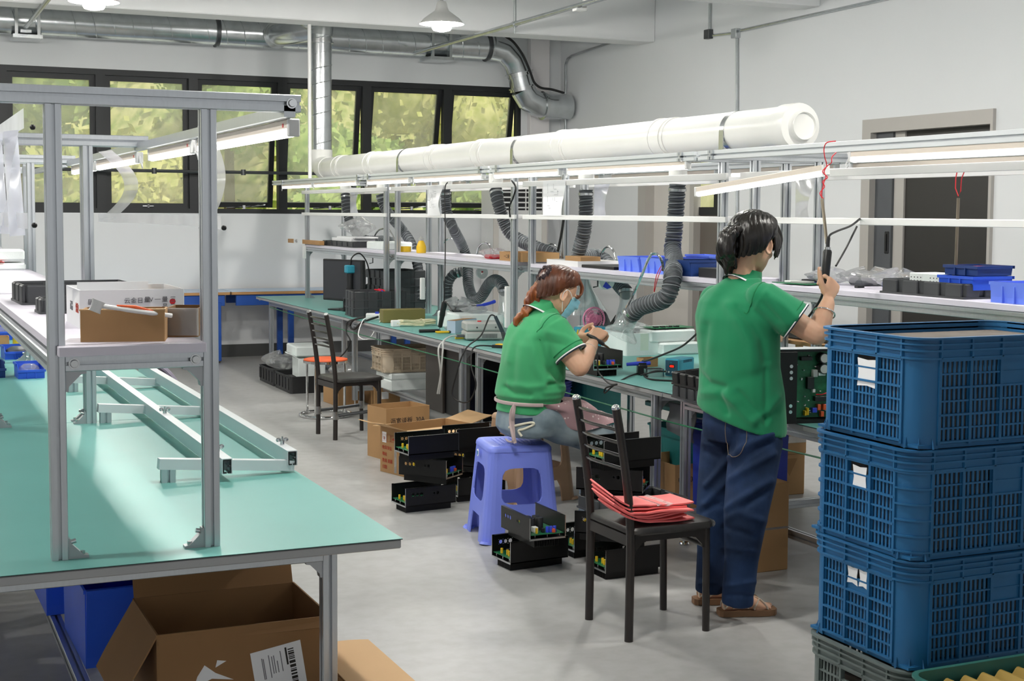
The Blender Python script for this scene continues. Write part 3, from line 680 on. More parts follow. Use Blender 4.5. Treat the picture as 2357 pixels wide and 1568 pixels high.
goose('chrome gooseneck arm arching behind the yellow bottle', hp((860, 556, 4.3), (864, 540, 4.3), (876, 528, 4.3), (896, 530, 4.3), (910, 556, 4.3)))
goose('chrome gooseneck arm arching behind the hanging screwdriver cord', hp((1014, 582, 4.3), (1019, 562, 4.3), (1032, 550, 4.3), (1050, 556, 4.3), (1060, 580, 4.3)))
goose('chrome gooseneck arm arching behind the open brown box on the shelf', hp((1097, 590, 4.3), (1102, 569, 4.3), (1114, 559, 4.3), (1127, 565, 4.3), (1134, 585, 4.3)))
goose('chrome gooseneck arm behind the white parts tray on the shelf', hp((1248, 585, 4.3), (1256, 567, 4.3), (1272, 562, 4.3), (1286, 572, 4.3), (1294, 595, 4.3)))
goose('chrome gooseneck arm arching above the light blue bins', hp((1381, 600, 4.3), (1386, 580, 4.3), (1398, 568, 4.3), (1411, 575, 4.3), (1420, 600, 4.3)))
goose('long chrome gooseneck arm bent over the shelf edge beside the nearest hose', hp((1526, 622, 3.83), (1524, 604, 3.8), (1517, 589, 3.78), (1506, 583, 3.77), (1495, 592, 3.76), (1478, 632, 3.74), (1462, 668, 3.73), (1446, 700, 3.73), (1438, 716, 3.74)))
# ================================================================= SMALL-OBJECT KIT
def fp(pl, pr, z):                                            # footprint from two ground points: location, turn, width
    a, b_ = az(pl[0], pl[1], z), az(pr[0], pr[1], z); d = b_ - a
    return a, math.atan2(d.y, d.x), d.length
def txt(s, size, depth=.0006, align='LEFT'):
    c = bpy.data.curves.new('t', 'FONT'); c.body = s; c.size = size; c.extrude = depth; c.align_x = align; c.resolution_u = 2
    o = bpy.data.objects.new('t', c); COL.objects.link(o)
    me = bpy.data.meshes.new_from_object(o.evaluated_get(bpy.context.evaluated_depsgraph_get()))
    g = G(); g.v = [tuple(v.co) for v in me.vertices]; g.f = [list(p.vertices) for p in me.polygons]; g.mi = [0] * len(g.f)
    bpy.data.objects.remove(o); bpy.data.curves.remove(c); return g
def place(g, m):
    g.v = [tuple(m @ V(p)) for p in g.v]; return g
FRONT = MX.Rotation(R(90), 4, 'X')                            # text lying in xy -> standing, facing -y
LEFTF = MX.Rotation(R(-90), 4, 'Z') @ FRONT                   # facing -x
def writing(name, s, size, loc, face, mat, parent, rot=0):
    return ob(name, place(txt(s, size), MX.Translation(V(loc)) @ face @ MX.Rotation(rot, 4, 'Z')), mat, parent, 0)
INK = pm('dark_ink', '2A2420', .7, var=0); RINK = pm('red_ink', 'B4432E', .7, var=0); GINK = pm('grey_ink', '6A6A70', .7, var=0)
def shell(g, w, d, h, t=.003, x=0, y=0, z=0, top=(1, 1), r=.004, n=2, lip=0):   # open container, origin at front-left-bottom
    W, D = w * top[0], d * top[1]; cx, cy = x + w / 2, y + d / 2
    R0 = [rr(w, d, r, z, n, cx, cy), rr(W, D, r, z + h - (.006 if lip else 0), n, cx, cy)]
    if lip: R0 += [rr(W + lip, D + lip, r, z + h - .006, n, cx, cy), rr(W + lip, D + lip, r, z + h, n, cx, cy)]
    R0 += [rr(W - 2 * t, D - 2 * t, max(.001, r - t), z + h, n, cx, cy), rr(w - 2 * t, d - 2 * t, max(.001, r - t), z + t, n, cx, cy)]
    return g.loft(R0)
def carton(label, loc, rz, w, d, h, mat='kraft', flaps=(), fill=None, group=None, name='carton', cat='box', fl_=.12):
    """open box; flaps = (side, outward angle from vertical-up, length)"""
    t = thing(name, label, cat, loc, rz, group)
    ob('box_body', shell(G(), w, d, h, .005, r=.002, n=1), M[mat], t)
    for sd, a, L in flaps:
        m = {'f': MX.Translation((w / 2, .002, h)), 'b': MX.Translation((w / 2, d - .002, h)) @ MX.Rotation(PI, 4, 'Z'), 'l': MX.Translation((.002, d / 2, h)) @ MX.Rotation(-PI / 2, 4, 'Z'), 'r': MX.Translation((w - .002, d / 2, h)) @ MX.Rotation(PI / 2, 4, 'Z')}[sd]
        q = (w if sd in 'fb' else d) / 2 - .004
        g = G(m @ MX.Rotation(R(a), 4, 'X')); g.grid(lambda u, v: ((u * 2 - 1) * q, .004 * math.sin(u * 5 + v * 3) * v, v * L), 8, 4, .004)
        ob('flap', g, M[mat] if mat != 'kraft' else M['kraft_l'], t)
    if fill: ob('contents', G().box(.01, w - .01, .01, d - .01, .005, fill[0]), M[fill[1]], t)
    return t
def solidbox(name, label, cat, loc, rz, w, d, h, mat, b=.004, group=None):
    return solo(name, G().box(0, w, 0, d, 0, h, b), M[mat], label, cat, loc, rz, group)
def foam(label, loc, rz, w, d, h, group='white polystyrene boxes', lid=True):
    t = thing('foam_box', label, 'box', loc, rz, group)
    ob('box_body', G().box(0, w, 0, d, 0, h * (.62 if lid else 1), .01), M['foam'], t)
    if lid: ob('lid', G().box(-.002, w + .002, -.002, d + .002, h * .62 + .001, h, .012), M['foam'], t)
    return t
def tray(label, loc, rz, w, d, h, mat='black_esd', n=(4, 3), group='black conductive trays', ribs=True):
    t = thing('parts_tray', label, 'tray', loc, rz, group)
    g = shell(G(), w - .03, d - .03, h, .004, .015, .015, 0, (1.03, 1.03), .012, 3)
    ob('tray_body', g, M[mat], t)
    g = shell(G(), w, d, .008, .02, r=.01, n=2); ob('rim', g.box(.004, w - .004, .004, d - .004, 0, .003), M[mat], t)
    if ribs:
        g = G()
        for i in range(n[0]):
            a, b_ = w * (i + .14) / n[0], w * (i + .86) / n[0]
            g.box(a, b_, .003, .018, .004, h - .002, .004).box(a, b_, d - .018, d - .003, .004, h - .002, .004)
        for i in range(n[1]):
            a, b_ = d * (i + .14) / n[1], d * (i + .86) / n[1]
            g.box(.003, .018, a, b_, .004, h - .002, .004).box(w - .018, w - .003, a, b_, .004, h - .002, .004)
        ob('side_rib', g, M[mat], t)
    return t
def bin_(label, loc, rz, w, d, h, mat='blue_bin', group='blue parts bins', fill=None, slant=True):
    t = thing('parts_bin', label, 'bin', loc, rz, group); q = .003
    f = h * (.62 if slant else 1)
    pr = [(0, 0), (d * .96, 0), (d, h), (d * .30 if slant else 0, h), (-d * .05 if slant else -.003, f)]
    g = G(MX(((0, 0, 1, 0), (1, 0, 0, 0), (0, 1, 0, 0), (0, 0, 0, 1))))      # profile (y,z) extruded along x
    g.prism(pr, 0, q); g.prism(pr, w - q, w)
    g.prism([(0, 0), (d * .96, 0), (d * .96, q), (0, q)], q, w - q); g.prism([(0, 0), (q, 0), (-d * .05 + q, f), (-d * .05 if slant else -.003, f)], q, w - q); g.prism([(d * .96 - q, 0), (d * .96, 0), (d, h), (d - q, h)], q, w - q)
    ob('bin_body', g, M[mat], t)
    g = G().box(-.005, w + .005, d - .004, d + .006, h - .012, h).box(-.005, 0, d * .3 if slant else 0, d, h - .012, h).box(w, w + .005, d * .3 if slant else 0, d, h - .012, h).box(-.005, w + .005, -d * .05 - .006 if slant else -.008, -d * .05 + .002 if slant else 0, f - .012, f)
    g.box(w * .33, w * .36, -.006 - d * .02, 0, 0, f * .8).box(w * .64, w * .67, -.006 - d * .02, 0, 0, f * .8)
    ob('rim', g, M[mat], t)
    if fill: ob('contents', G().ball((w / 2, d * .55, h * .45), (w * .42, d * .4, h * .5), 10, 6), M[fill], t)
    return t
def bagmesh(w, d, h, k=1, n=14):
    rnd = random.Random(k); ph = [rnd.uniform(0, 6) for _ in range(8)]
    def f(u, v):
        a = 2 * PI * u; r = math.sin(PI * min(.98, .03 + v * .95)) ** .6 * (1 + .18 * math.sin(3 * a + ph[0] + 4 * v) + .12 * math.sin(7 * a + ph[1] - 5 * v) + .06 * math.sin(13 * a + ph[2] + 9 * v))
        return (w / 2 * r * math.cos(a), d / 2 * r * math.sin(a), h * (v ** .8) * (1 + .15 * math.sin(2 * a + ph[3]) * v))
    return f
def bag(label, loc, w, d, h, k=1, inner=None, rz=0, group='clear plastic bags'):
    t = thing('plastic_bag', label, 'bag', loc, rz, group)
    ob('bag_film', G().grid(bagmesh(w, d, h, k), 26, 14), M['bag'], t, 25)
    if inner: ob('contents', G().box(-w * .3, w * .3, -d * .25, d * .25, .003, h * .45, .01), M[inner], t)
    return t
def cable(label, pts, r=.003, mat='rubber', k=6, name='cable', cat='cable', group=None):
    return solo(name, G().tube(sm(pts, k), r, 7), M[mat], label, cat, None, 0, group)

# ================================================================= ON THE NEAR LEFT BENCH
SH = 1.265
p, rz, w = fp((185, 788), (380, 786), SH)
t = carton('plain brown carton on the near shelf, in front of the white printed box', p, rz, w, .13, .08)
ob('flap', G().box(-.002, w + .002, .0, .02, .079, .083), M['kraft_l'], t)
p, rz, w = fp((378, 776), (455, 776), SH)
t = carton('small brown carton wrapped in clear film beside the post on the near shelf', p, rz, w, .16, .075, 'kraft_d')
ob('film', G().box(-.003, w + .003, -.003, .0, .004, .077), M['film'], t)
p = az(183, 757, SH); pr = az(428, 752, SH); w = (pr - p).length
t = carton('long white printed box with red dot on the near shelf', p, 0, w, .30, .108, 'paper')
ob('box_lining', G().box(w * .74, w - .008, .008, .292, .006, .09), M['kraft'], t)
ob('inner_panel', G().box(.01, w * .72, .12, .124, .006, .125), M['paper'], t)
for s, x, z in (('云金日', w * .42, .07), ('量', w * .61, .072), ('V', w * .66, .072), ('量 三', w * .78, .072), ('品 二', w * .78, .052), ('匡', w * .08, .068), ('一', w * .71, .072)):
    writing('printed_text', s, .018, (x, -.001, z), FRONT, GINK, t)
for s, y, z, m in (('正品', .20, .045, GINK), ('灯泡', .07, .045, RINK)): writing('printed_text', s, .03, (-.001, y, z), LEFTF, m, t)
ob('red_dot', G().cyl((w * .885, -.0012, .072), (w * .885, 0, .072), .0085), M['red'], t)
# white handled tool lying over the carton
p = az(212, 716, SH + .085)
t = thing('white_hammer', 'white plastic hammer with orange stripe lying across the brown carton', 'tool', (0, 0, 0))
a, b_ = ay(236, 705, p.y + .04), ay(395, 727, p.y + .06); c = ay(228, 692, p.y + .04); d = ay(217, 718, p.y + .04)
ob('handle', G().tube(sm([a, a.lerp(b_, .35), a.lerp(b_, .7), b_], 4), [(.009, .006)] * 4 + [(.011, .007)] * 5 + [(.008, .006)] * 4, 10), M['plastic_w'], t)
ob('tool_head', G().tube([d, d.lerp(c, .3), c], [.016, .013, .017], 14), M['plastic_w'], t)
e0, e1 = a.lerp(b_, .2) + V((0, -.002, .006)), a.lerp(b_, .72) + V((0, -.002, .004)); ob('stripe', G().tube([e0, e0.lerp(e1, .5) + V((0, 0, .003)), e1], [.003, .006, .004], 8), M['orange'], t)
p = az(50, 703, SH)
tray('black ribbed tray on the near shelf behind the white printed box', (p.x, p.y, SH), R(2), .40, .32, .07, n=(3, 3))
p = az(92, 724, SH)
tray('black ribbed tray half hidden behind the nearest post', (p.x, p.y, SH), R(2), .28, .14, .05, n=(3, 2))
# further along the shelf
p = az(-60, 628, SH); q = az(60, 622, SH)
foam('white foam lid lowest on the second left shelf', (.42, q.y - .0, SH), 0, q.x - .42, .22, .04, lid=False)
solo('pink_cloth', G().grid(lambda u, v: (.44 + .17 * u, q.y - .005 + .2 * v, SH + .042 + .004 * math.sin(9 * u + 5 * v)), 12, 8, .003), M['pink'], 'pink cloth sandwiched between the two white foam pieces', 'cloth')
foam('white foam box resting on the pink cloth', (.425, q.y + .0, SH + .052), 0, q.x - .43, .22, .06, lid=False)
bag('clear bag of white parts on the topmost white foam box', (.50, q.y + .1, SH + .112), .15, .13, .09, 3, 'foam')
bag('crumpled clear bag behind the white foam box', (.56, q.y + .36, SH), .14, .13, .14, 5)
# bins at the mat's far side
p = az(42, 873, BT); w = .13
bin_('nearest blue bin on the left bench mat, beside the post', p, R(2), w, .17, .075, fill='bag')
p = az(26, 830, BT); bin_('blue bin with plastic parts, directly behind the nearest left bin', p + V((-.03, .05, 0)), R(4), .16, .17, .075, fill='grey_d')
p = az(-40, 872, BT); bin_('dark blue bin cut by the picture edge', p, R(2), .11, .16, .08, 'blue_d')
p = az(8, 792, BT); bin_('blue bin far along the left bench mat by the brown box', p + V((-.1, .30, 0)), R(0), .2, .2, .09, fill='bag')
bin_('blue bin farthest on the left bench mat', p + V((-.12, .62, 0)), R(0), .2, .2, .10)
p = az(-20, 798, BT); carton('small brown box on the left bench mat beside the yellow roll', p + V((-.02, .02, 0)), 0, .13, .1, .06)
p = az(41, 803, BT)
solo('yellow_roll', G().lathe([(.028, 0), (.03, .004), (.03, .10), (.028, .104), (.014, .104), (.014, .05)], 24), M['yellow'], 'yellow wrapped roll standing by the bins on the left bench', 'roll', p)
bag('clear bag with green parts hanging over the bins of the left bench', az(15, 775, BT) + V((0, .55, 0)), .2, .16, .15, 9, 'pcb')
# lilac jacket over the bench corner
def coat(u, v):
    y = 8.05 + .34 * u; k = max(0, (v - .3) / .7)
    return (1.12 + .145 * min(1, v / .3) + (.30 + .07 * u) * k ** .7 + .022 * math.sin(17 * u + v) * k, y + .03 * math.sin(7 * v) * k, .737 + .012 * math.sin(3 * u + 2) ** 2 - .30 * k ** 2.4)
solo('jacket', G().grid(coat, 30, 14, .01), pm('lilac_fabric', '8A8494', .9, var=.1, bump=.1), 'greyish lilac jacket hanging off the far corner of the left bench', 'clothing', smooth=60)

# loose aluminium rail frame on the mat
t = thing('rail_frame', 'loose aluminium rail frame lying on the green mat of the near bench', 'frame', (0, 0, BT))
def channel(y0, y1, x, z0, w=.034, h=.05):
    q = [(-w / 2, 0), (-w / 2, h), (w / 2, h), (w / 2, 0), (w / 2 - .011, 0), (w / 2 - .011, .004), (w / 2 - .003, .004), (w / 2 - .003, h * .45), (w / 2 - .010, h * .45), (w / 2 - .010, h * .55), (w / 2 - .003, h * .55), (w / 2 - .003, h - .003), (-w / 2 + .003, h - .003), (-w / 2 + .003, .004), (-w / 2 + .011, .004), (-w / 2 + .011, 0)]
    g = G(MX(((1, 0, 0, x), (0, 0, 1, 0), (0, 1, 0, z0), (0, 0, 0, 1)))); g.prism(q, y0, y1); return g
for x, y0 in ((1.228, 4.53), (.995, 4.46)):
    r_ = ob('rail', channel(y0, 7.5, x, .026), M['alu_w'], t)
    ob('rail_core', channel(y0 - .002, y0 + .01, x, .028, .026, .044), M['black'], r_)
for i, y in enumerate((4.55, 5.93, 7.0)):
    ob('crossbar', G().beam((.79, y - .02, .062), (1.235, y, .024), .034, .034, slot=False), M['alu_w'], t)
    ob('foot_block', G().beam((.82, y - .018, 0), (.82, y - .018, .045), .045, .03, (0, 1, 0)), M['alu'], t)
for x, y in ((.995, 4.6), (.995, 5.55), (1.228, 4.66)):
    g = G().cyl((x, y, .076), (x, y, .09), .007).cyl((x, y, .09), (x, y, .104), .003)
    for s in (-1, 1): g.ball((x + s * .013, y, .093), (.009, .003, .008), 8, 6)
    ob('wing_nut', g, M['steel'], t)
# clear films and sleeves around the left frames
def strip(label, fn, mat='film', nu=20, nv=4, th=.0, group='clear films on the left frames'):
    t = thing('clear_film', label, 'film', (0, 0, 0), 0, group)
    ob('film_sheet', G().grid(fn, nu, nv), M[mat], t, 60); return t
strip('clear sagging film strip strung between the left posts at rail height', lambda u, v: (.80 + .10 * math.sin(PI * u), 3.63 + 2.25 * u, 1.55 + .035 * v))
t = strip('clear film strip curving down by the middle left posts', lambda u, v: (.80 + .10 * math.sin(PI * u) + .02 * v, 5.86 - .22 * v, 1.83 - .27 * u))
strip('clear film strip hanging just behind the nearest upright post', lambda u, v: (.80 + .05 * math.sin(PI * u), 3.92 - .12 * v, 1.83 - .28 * u))
strip('clear film rail along the far side of the nearest frame', lambda u, v: (.335 - .03 * math.sin(PI * u), 3.72 + 2.1 * u, 1.55 + .04 * v))
strip('white film strip under the top rail at the picture edge', lambda u, v: (.33, 3.72 + 2.0 * u, 1.80 + .05 * v), 'sleeve')
for a, y, l in ((0, 3.80, 'milky document sleeve hanging nearest at the picture edge'), (1, 4.35, 'milky document sleeve behind the nearest hanging sleeve')):
    strip(l, lambda u, v, y=y: (.325 - .03 * math.sin(5 * v + 2 * u), y + .42 * v, 1.80 - .27 * u), 'sleeve', 14, 20)
g = G()
for (x, y, z) in ((.80, 3.60, 1.555), (.345, 3.66, 1.56), (.345, 3.66, 1.80)):
    solo('clamp_screw', G(MX.Translation((x, y, z))).ball((0, 0, 0), .007), M['black'], {1.555: 'black knob on the outer side of the near post at film height', 1.56: 'lower black knob holding the hanging sleeves', 1.80: 'upper black knob holding the hanging sleeves'}[z], 'knob')

# ================================================================= RIGHT BENCH: far section
p = az(790, 714, BT)
t = thing('monitor', 'dark computer monitor on the far end of the bench row', 'monitor', p, R(-68))
ob('base', G().box(-.11, .11, -.09, .09, 0, .012, .005), M['black'], t)
ob('stand', G().box(-.03, .03, .02, .05, .012, .2, .005), M['black'], t)
ob('bezel', G().box(-.27, .27, -.012, .03, .08, .445, .006), M['black'], t)
ob('screen', G().box(-.255, .255, -.0135, -.012, .10, .43), pm('dark_screen', '33353A', .25, var=0), t)
p = az(806, 716, BT)
t = thing('microscope_camera', 'black inspection microscope with blue camera head beside the monitor', 'microscope', p)
ob('base', G().box(-.08, .18, -.06, .08, 0, .02, .004), M['black'], t)
ob('column', G().cyl((.14, .03, .02), (.14, .03, .40), .013), M['chrome'], t)
ob('arm', G().box(.0, .16, .0, .05, .19, .23, .008), M['black'], t)
ob('lens_tube', G().cyl((0, 0, .08), (0, 0, .20), .034, .036, 20).cyl((0, 0, .20), (0, 0, .33), .03, None, 20), M['black'], t)
ob('camera_head', G().box(-.042, .042, -.042, .042, .33, .40, .008), M['teal'], t)
ob('cable', G().tube(sm([(0, 0, .40), (.02, 0, .47), (.09, 0, .5), (.16, 0, .40), (.19, 0, .2), (.2, 0, .02)], 6), .006, 7), M['rubber'], t)
ob('stage_knob', G().cyl((-.06, 0, .10), (.04, 0, .10), .014), M['black'], t)
p = az(812, 731, BT); TT = ['lowest black tray of the stack beside the microscope', 'middle black tray of the stack beside the microscope', 'topmost black tray beside the microscope, wire coil in it']
for i in range(3): tray(TT[i], p + V((0, 0, .068 * i)), R(-6), .46, .34, .075, n=(4, 3))
t = thing('wire_spool', 'spool of red and blue wire in the topmost black tray', 'spool', p + V((.28, .15, .144)))
ob('core', G().cyl((-.03, 0, .03), (.03, 0, .03), .03), M['foam'], t)
for i, (m, r) in enumerate((('red', .052), ('blue_w', .046), ('red', .056))):
    ob('wire_coil', G().tube([(-.02 + .016 * i + .02 * math.sin(a * 3), r * math.cos(a), .045 + r * .55 * math.sin(a)) for a in [2 * PI * k / 30 for k in range(30)]], .006, 6, closed=True), M[m], t)
p = az(895, 712, BT); p = V((4.12, p.y + .3, BT))
RT = ['bottom black tray of the rear stack behind the paired posts', 'second black tray of the rear stack behind the posts', 'third black tray of the rear stack behind the posts', 'fourth black tray of the rear stack, by the grey hose', 'topmost black tray of the rear stack behind the posts']
for i in range(5): tray(RT[i], V((4.02, 11.75, BT + .068 * i)), R(0 if i % 2 else 2), .40, .5, .075, n=(3, 4))
p, rz, w = fp((842, 737), (885, 737), BT)
t = thing('power_adapter', 'white power adapter beside the olive box', 'adapter', p, rz); ob('case', G().box(0, w, 0, .1, 0, .05, .006), M['plastic_w'], t); ob('plug', G().box(w * .5, w * .7, .01, .04, .05, .065), M['blue_w'], t)
ob('cable', G().tube(sm([(w * .5, 0, .03), (w * .2, -.1, .03), (-.02, -.2, .01), (-.05, -.30, -.10), (.03, -.33, -.12), (.1, -.26, -.02), (.15, -.12, .06), (.2, .0, .09)], 6), .004, 6), M['white_c'], t)
p, rz, w = fp((882, 744), (979, 742), BT)
solidbox('olive_box', 'olive green box with red top edge behind the cream cable coil', 'box', p, rz, w, .12, .105, 'olive')
p = az(958, 751, BT)
t = thing('cable_coil', 'tied coil of cream cable with plug in front of the olive box', 'cable', p)
for i in range(9):
    rnd = random.Random(i); a0, b0 = .13 + .03 * rnd.random(), .035 + .02 * rnd.random()
    ob('cable_loop', G().tube([((a0) * math.cos(a) + .03 * (rnd.random() - .5), b0 * math.sin(a) + .02 * (rnd.random() - .5), .008 + .004 * i + .01 * abs(math.cos(a))) for a in [2 * PI * k / 26 for k in range(26)]], .004, 6, closed=True), M['cream'], t)
ob('tie', G().tube([(.045, .06 * math.cos(a), .025 + .028 * math.sin(a)) for a in [2 * PI * k / 16 for k in range(16)]], .004, 6, closed=True), M['cream'], t)
ob('plug', G().box(-.2, -.13, -.02, .02, 0, .05, .006), M['plastic_w'], t)
cable('black cable dropping over the bench edge behind the far chair', [az(868, 732, BT) + V((0, 0, .02)), az(820, 738, BT) + V((0, 0, .01)), ax(800, 742, 3.44), ax(797, 765, 3.42), ax(806, 785, 3.42), ax(795, 810, 3.42), ax(770, 835, 3.44), ax(762, 860, 3.5)], .006)
solo('wire_bunch', G().tube(sm([az(845, 735, BT) + V((0, 0, .02)), ax(815, 736, 3.44), ax(806, 750, 3.43), ax(815, 758, 3.43), ax(835, 742, 3.45), az(870, 738, BT) + V((0, 0, .03))], 6), .009, 8), M['rubber'], 'thick black cable looping over the bench edge near the olive box', 'cable')
a, b_ = az(965, 766, BT), az(1013, 765, BT); solo('black_rod', G().tube([a + V((0, 0, .012)), b_ + V((0, 0, .012))], .012, 12), M['black'], 'short black rod lying beside the yellow pliers', 'tool')
p, rz, w = fp((1004, 768), (1050, 767), BT)
t = thing('pliers', 'yellow handled pliers lying on the mat by the hanging screwdriver', 'pliers', p, rz)
for s in (-1, 1): ob('handle', G().tube(sm([(0, s * .022, .01), (w * .3, s * .02, .01), (w * .62, s * .006, .01)], 4), .007, 8), M['yellow'], t)
ob('jaw', G().tube([(w * .62, 0, .01), (w * .75, 0, .01), (w, 0, .01)], [.011, .009, .002], 8), M['dark_steel'], t)
X = 3.66
t = thing('electric_screwdriver', 'black electric screwdriver hanging on its cord over the middle bench', 'screwdriver', (0, 0, 0))
a, b_ = ax(1024, 694, X), ax(1013, 752, X)
ob('body', G().tube([a, a.lerp(b_, .1), a.lerp(b_, .55), a.lerp(b_, .6), b_], [.014, .021, .021, .018, .016], 16), M['black'], t)
ob('bit', G().tube([b_, b_ + (b_ - a) * .25], .004, 8), M['steel'], t)
ob('cord', G().tube(sm([ax(1030, 420, X), ax(1024, 440, X), ax(1025, 540, X), ax(1024, 640, X), ax(1022, 694, X)], 6), .004, 7), M['rubber'], t)
ob('cord', G().tube(sm([ax(1027, 696, X), ax(1035, 706, X), ax(1045, 716, X), az(1055, 722, BT) + V((0, 0, .12))], 6), .005, 7), M['rubber'], t)
ob('lever', G().box(-.004, .004, -.012, .012, -.05, .05).at() if False else G(MX.Translation(a.lerp(b_, .3) + V((.016, -.012, 0)))).box(-.004, .004, -.006, .006, -.05, .04, .003), M['plastic_w'], t)
p, rz, w = fp((1040, 758), (1104, 764), BT)
foam('white foam box heaped with bags behind the grey power box', V((3.84, az(1104, 764, BT).y + .12, BT)), 0, .36, .45, .12, lid=False)
Z = BT + .12; fy = az(1104, 764, BT).y + .12
bag('clear bag of parts on the bench foam box under the looping hose', V((3.95, fy + .28, Z)), .22, .2, .10, 11, 'grey_d')
bag('flat clear bag at the front of the bench foam box', V((4.0, fy + .08, Z)), .2, .12, .05, 12)
p = V((4.02, fy + .1, Z + .055))
t = thing('blue_tool', 'blue handled tool lying on the bags over the foam box', 'tool', p)
ob('handle', G().tube(sm([(0, 0, 0), (.06, 0, .006), (.12, 0, .02), (.15, 0, .03)], 4), [.008] * 4 + [.012] * 5 + [.013] * 3 + [.011], 10), M['blue_w'], t); ob('tip', G().tube([(-.04, 0, 0), (0, 0, 0)], .004, 6), M['dark_steel'], t)
p, rz, w = fp((1048, 768), (1102, 760), BT)
t = carton('small cup-like box with printed side in front of the foam box', p, rz, w, .07, .09, 'pale_blue'); ob('lining', G().box(.004, w - .004, .004, .066, .05, .092), M['kraft'], t)
bag('small clear bag on the mat beside the cup-like box', az(1040, 762, BT), .12, .08, .04, 14)
p, rz, w = fp((1072, 785), (1158, 784), BT)
t = thing('power_box', 'grey metal power supply box with vent slots on the middle bench', 'power supply', p, rz)
ob('case', G().box(0, w, 0, .2, .006, .06, .01), M['grey_eq'], t); ob('cover', G().box(.0, w, 0, .2, .062, .125, .012), M['grey_eq'], t)
g = G()
for i in range(13): g.box(w * (.44 + .032 * i), w * (.455 + .032 * i), -.002, .004, .018, .046)
ob('vent', g, M['dark_steel'], t)
ob('plug', G().box(-.06, 0, .04, .07, .02, .04, .004), M['grey_d'], t); ob('button', G().cyl((w * .4, .06, .125), (w * .4, .06, .132), .014), M['red'], t)
g = G().cyl((w * .3, -.004, .09), (w * .3, 0, .09), .006).cyl((w * .8, -.004, .09), (w * .8, 0, .09), .006); ob('screw', g, M['dark_steel'], t)
for k, dx in enumerate((0, .03)):
    ob('cable', G().tube(sm([(-.03, .05 + dx, .03), (-.1, .02, .03), (-.17, -.12, .01), (-.185 - dx, -.20, -.04), (-.2, -.21, -.2), (-.22 + dx * .4, -.2, -.33)], 6), .006, 7), M['grey_eq'], t)
a = az(1048, 781, BT); solo('yellow_plug', G().tube([a + V((0, 0, .012)), a + V((.09, -.01, .012))], [.012, .011], 10), M['yellow'], 'yellow plug lying beside the grey power box', 'plug')
p, rz, w = fp((1131, 801), (1166, 803), BT)
t = thing('soldering_stand', 'black soldering iron stand with orange sponge behind the seated woman', 'soldering stand', p, rz)
ob('base', G().box(0, .10, 0, .09, 0, .02, .004), M['black'], t); ob('sponge', G().box(.02, .08, .01, .06, .018, .026, .003), M['yellow'], t)
ob('spring_holder', G().tube([(.07, .07, .02), (.05, .06, .10)], .014, 10), M['dark_steel'], t)
ob('iron_handle', G().tube([(.065, .07, .06), (.0, .05, .20)], [.014, .011], 12), pm('navy_rubber', '22343C', .5), t)
ob('cord', G().tube(sm([(.0, .05, .20), (-.03, .03, .2), (-.06, -.03, .08), (-.10, -.16, .0), (-.14, -.20, -.15), (-.17, -.2, -.3), (-.06, -.2, -.33), (.0, -.2, -.22), (-.04, -.19, -.1), (-.06, -.12, .01), (.0, .02, .01)], 6), .005, 7), M['rubber'], t)
# power strips on posts
for px, py, h, l in ((1170, 755, .28, 'white power strip upright beside the post behind the seated woman'), (974, 690, .17, 'white power strip upright beside the rear tray stack')):
    p = ax(px, py, 3.85); solo('power_strip', G().box(-.018, .018, 0, .03, 0, h, .004), M['plastic_w'], l, 'power strip', p)
p = ax(702, 596, 3.85); solo('switch_box', G().box(-.02, .02, 0, .03, 0, .14, .004), M['plastic_w'], 'small white switch box on the farthest post', 'switch')
bpy.data.objects['switch_box'].location = p

# ================================================================= RIGHT BENCH: seated woman's section
p = az(1441, 820, BT); pr = az(1519, 817, BT)
B1 = thing('foam_box', 'big white foam box beneath the clear hood, facing the seated woman', 'box', p, R(0), 'white polystyrene boxes')
w = (pr - p).length; ln = az(1340, 797, BT).y - p.y
ob('box_body', shell(G(), w, ln, .135, .03, r=.012, n=3), M['foam'], B1)
ob('tape_mark', G().box(w * .42, w * .66, -.001, .0005, .03, .134), pm('pale_green_tape', 'E0EBDC', .6), B1)
bag('clear bag stuffed in the big white foam box under the hose', p + V((w * .7, ln * .3, .09)), .16, .2, .09, 21, 'grey_d')
p2 = az(1522, 820, BT); q2 = p2 + V((.02, .02, 0))
foam('lower white foam box behind the teal soldering station', q2, 0, .27, .34, .075, lid=False)
foam('upper white foam box with a green circuit board on it', q2 + V((-.06, .04, .076)), R(3), .33, .34, .075, lid=False)
t = thing('circuit_board', 'long green circuit board lying on the upper white foam box', 'circuit board', q2 + V((-.03, .06, .152)), R(3))
ob('board', G().box(0, .30, 0, .16, .008, .012), M['pcb'], t)
for i in range(4): ob('component', G().box(.03 + .05 * i, .06 + .05 * i, .03, .06, .012, .02, .002), M['black'], t)
for x, y in ((.02, .01), (.09, .0)): ob('spacer', G().cyl((x, y, .0), (x, y, .008), .008), M['black'], t)
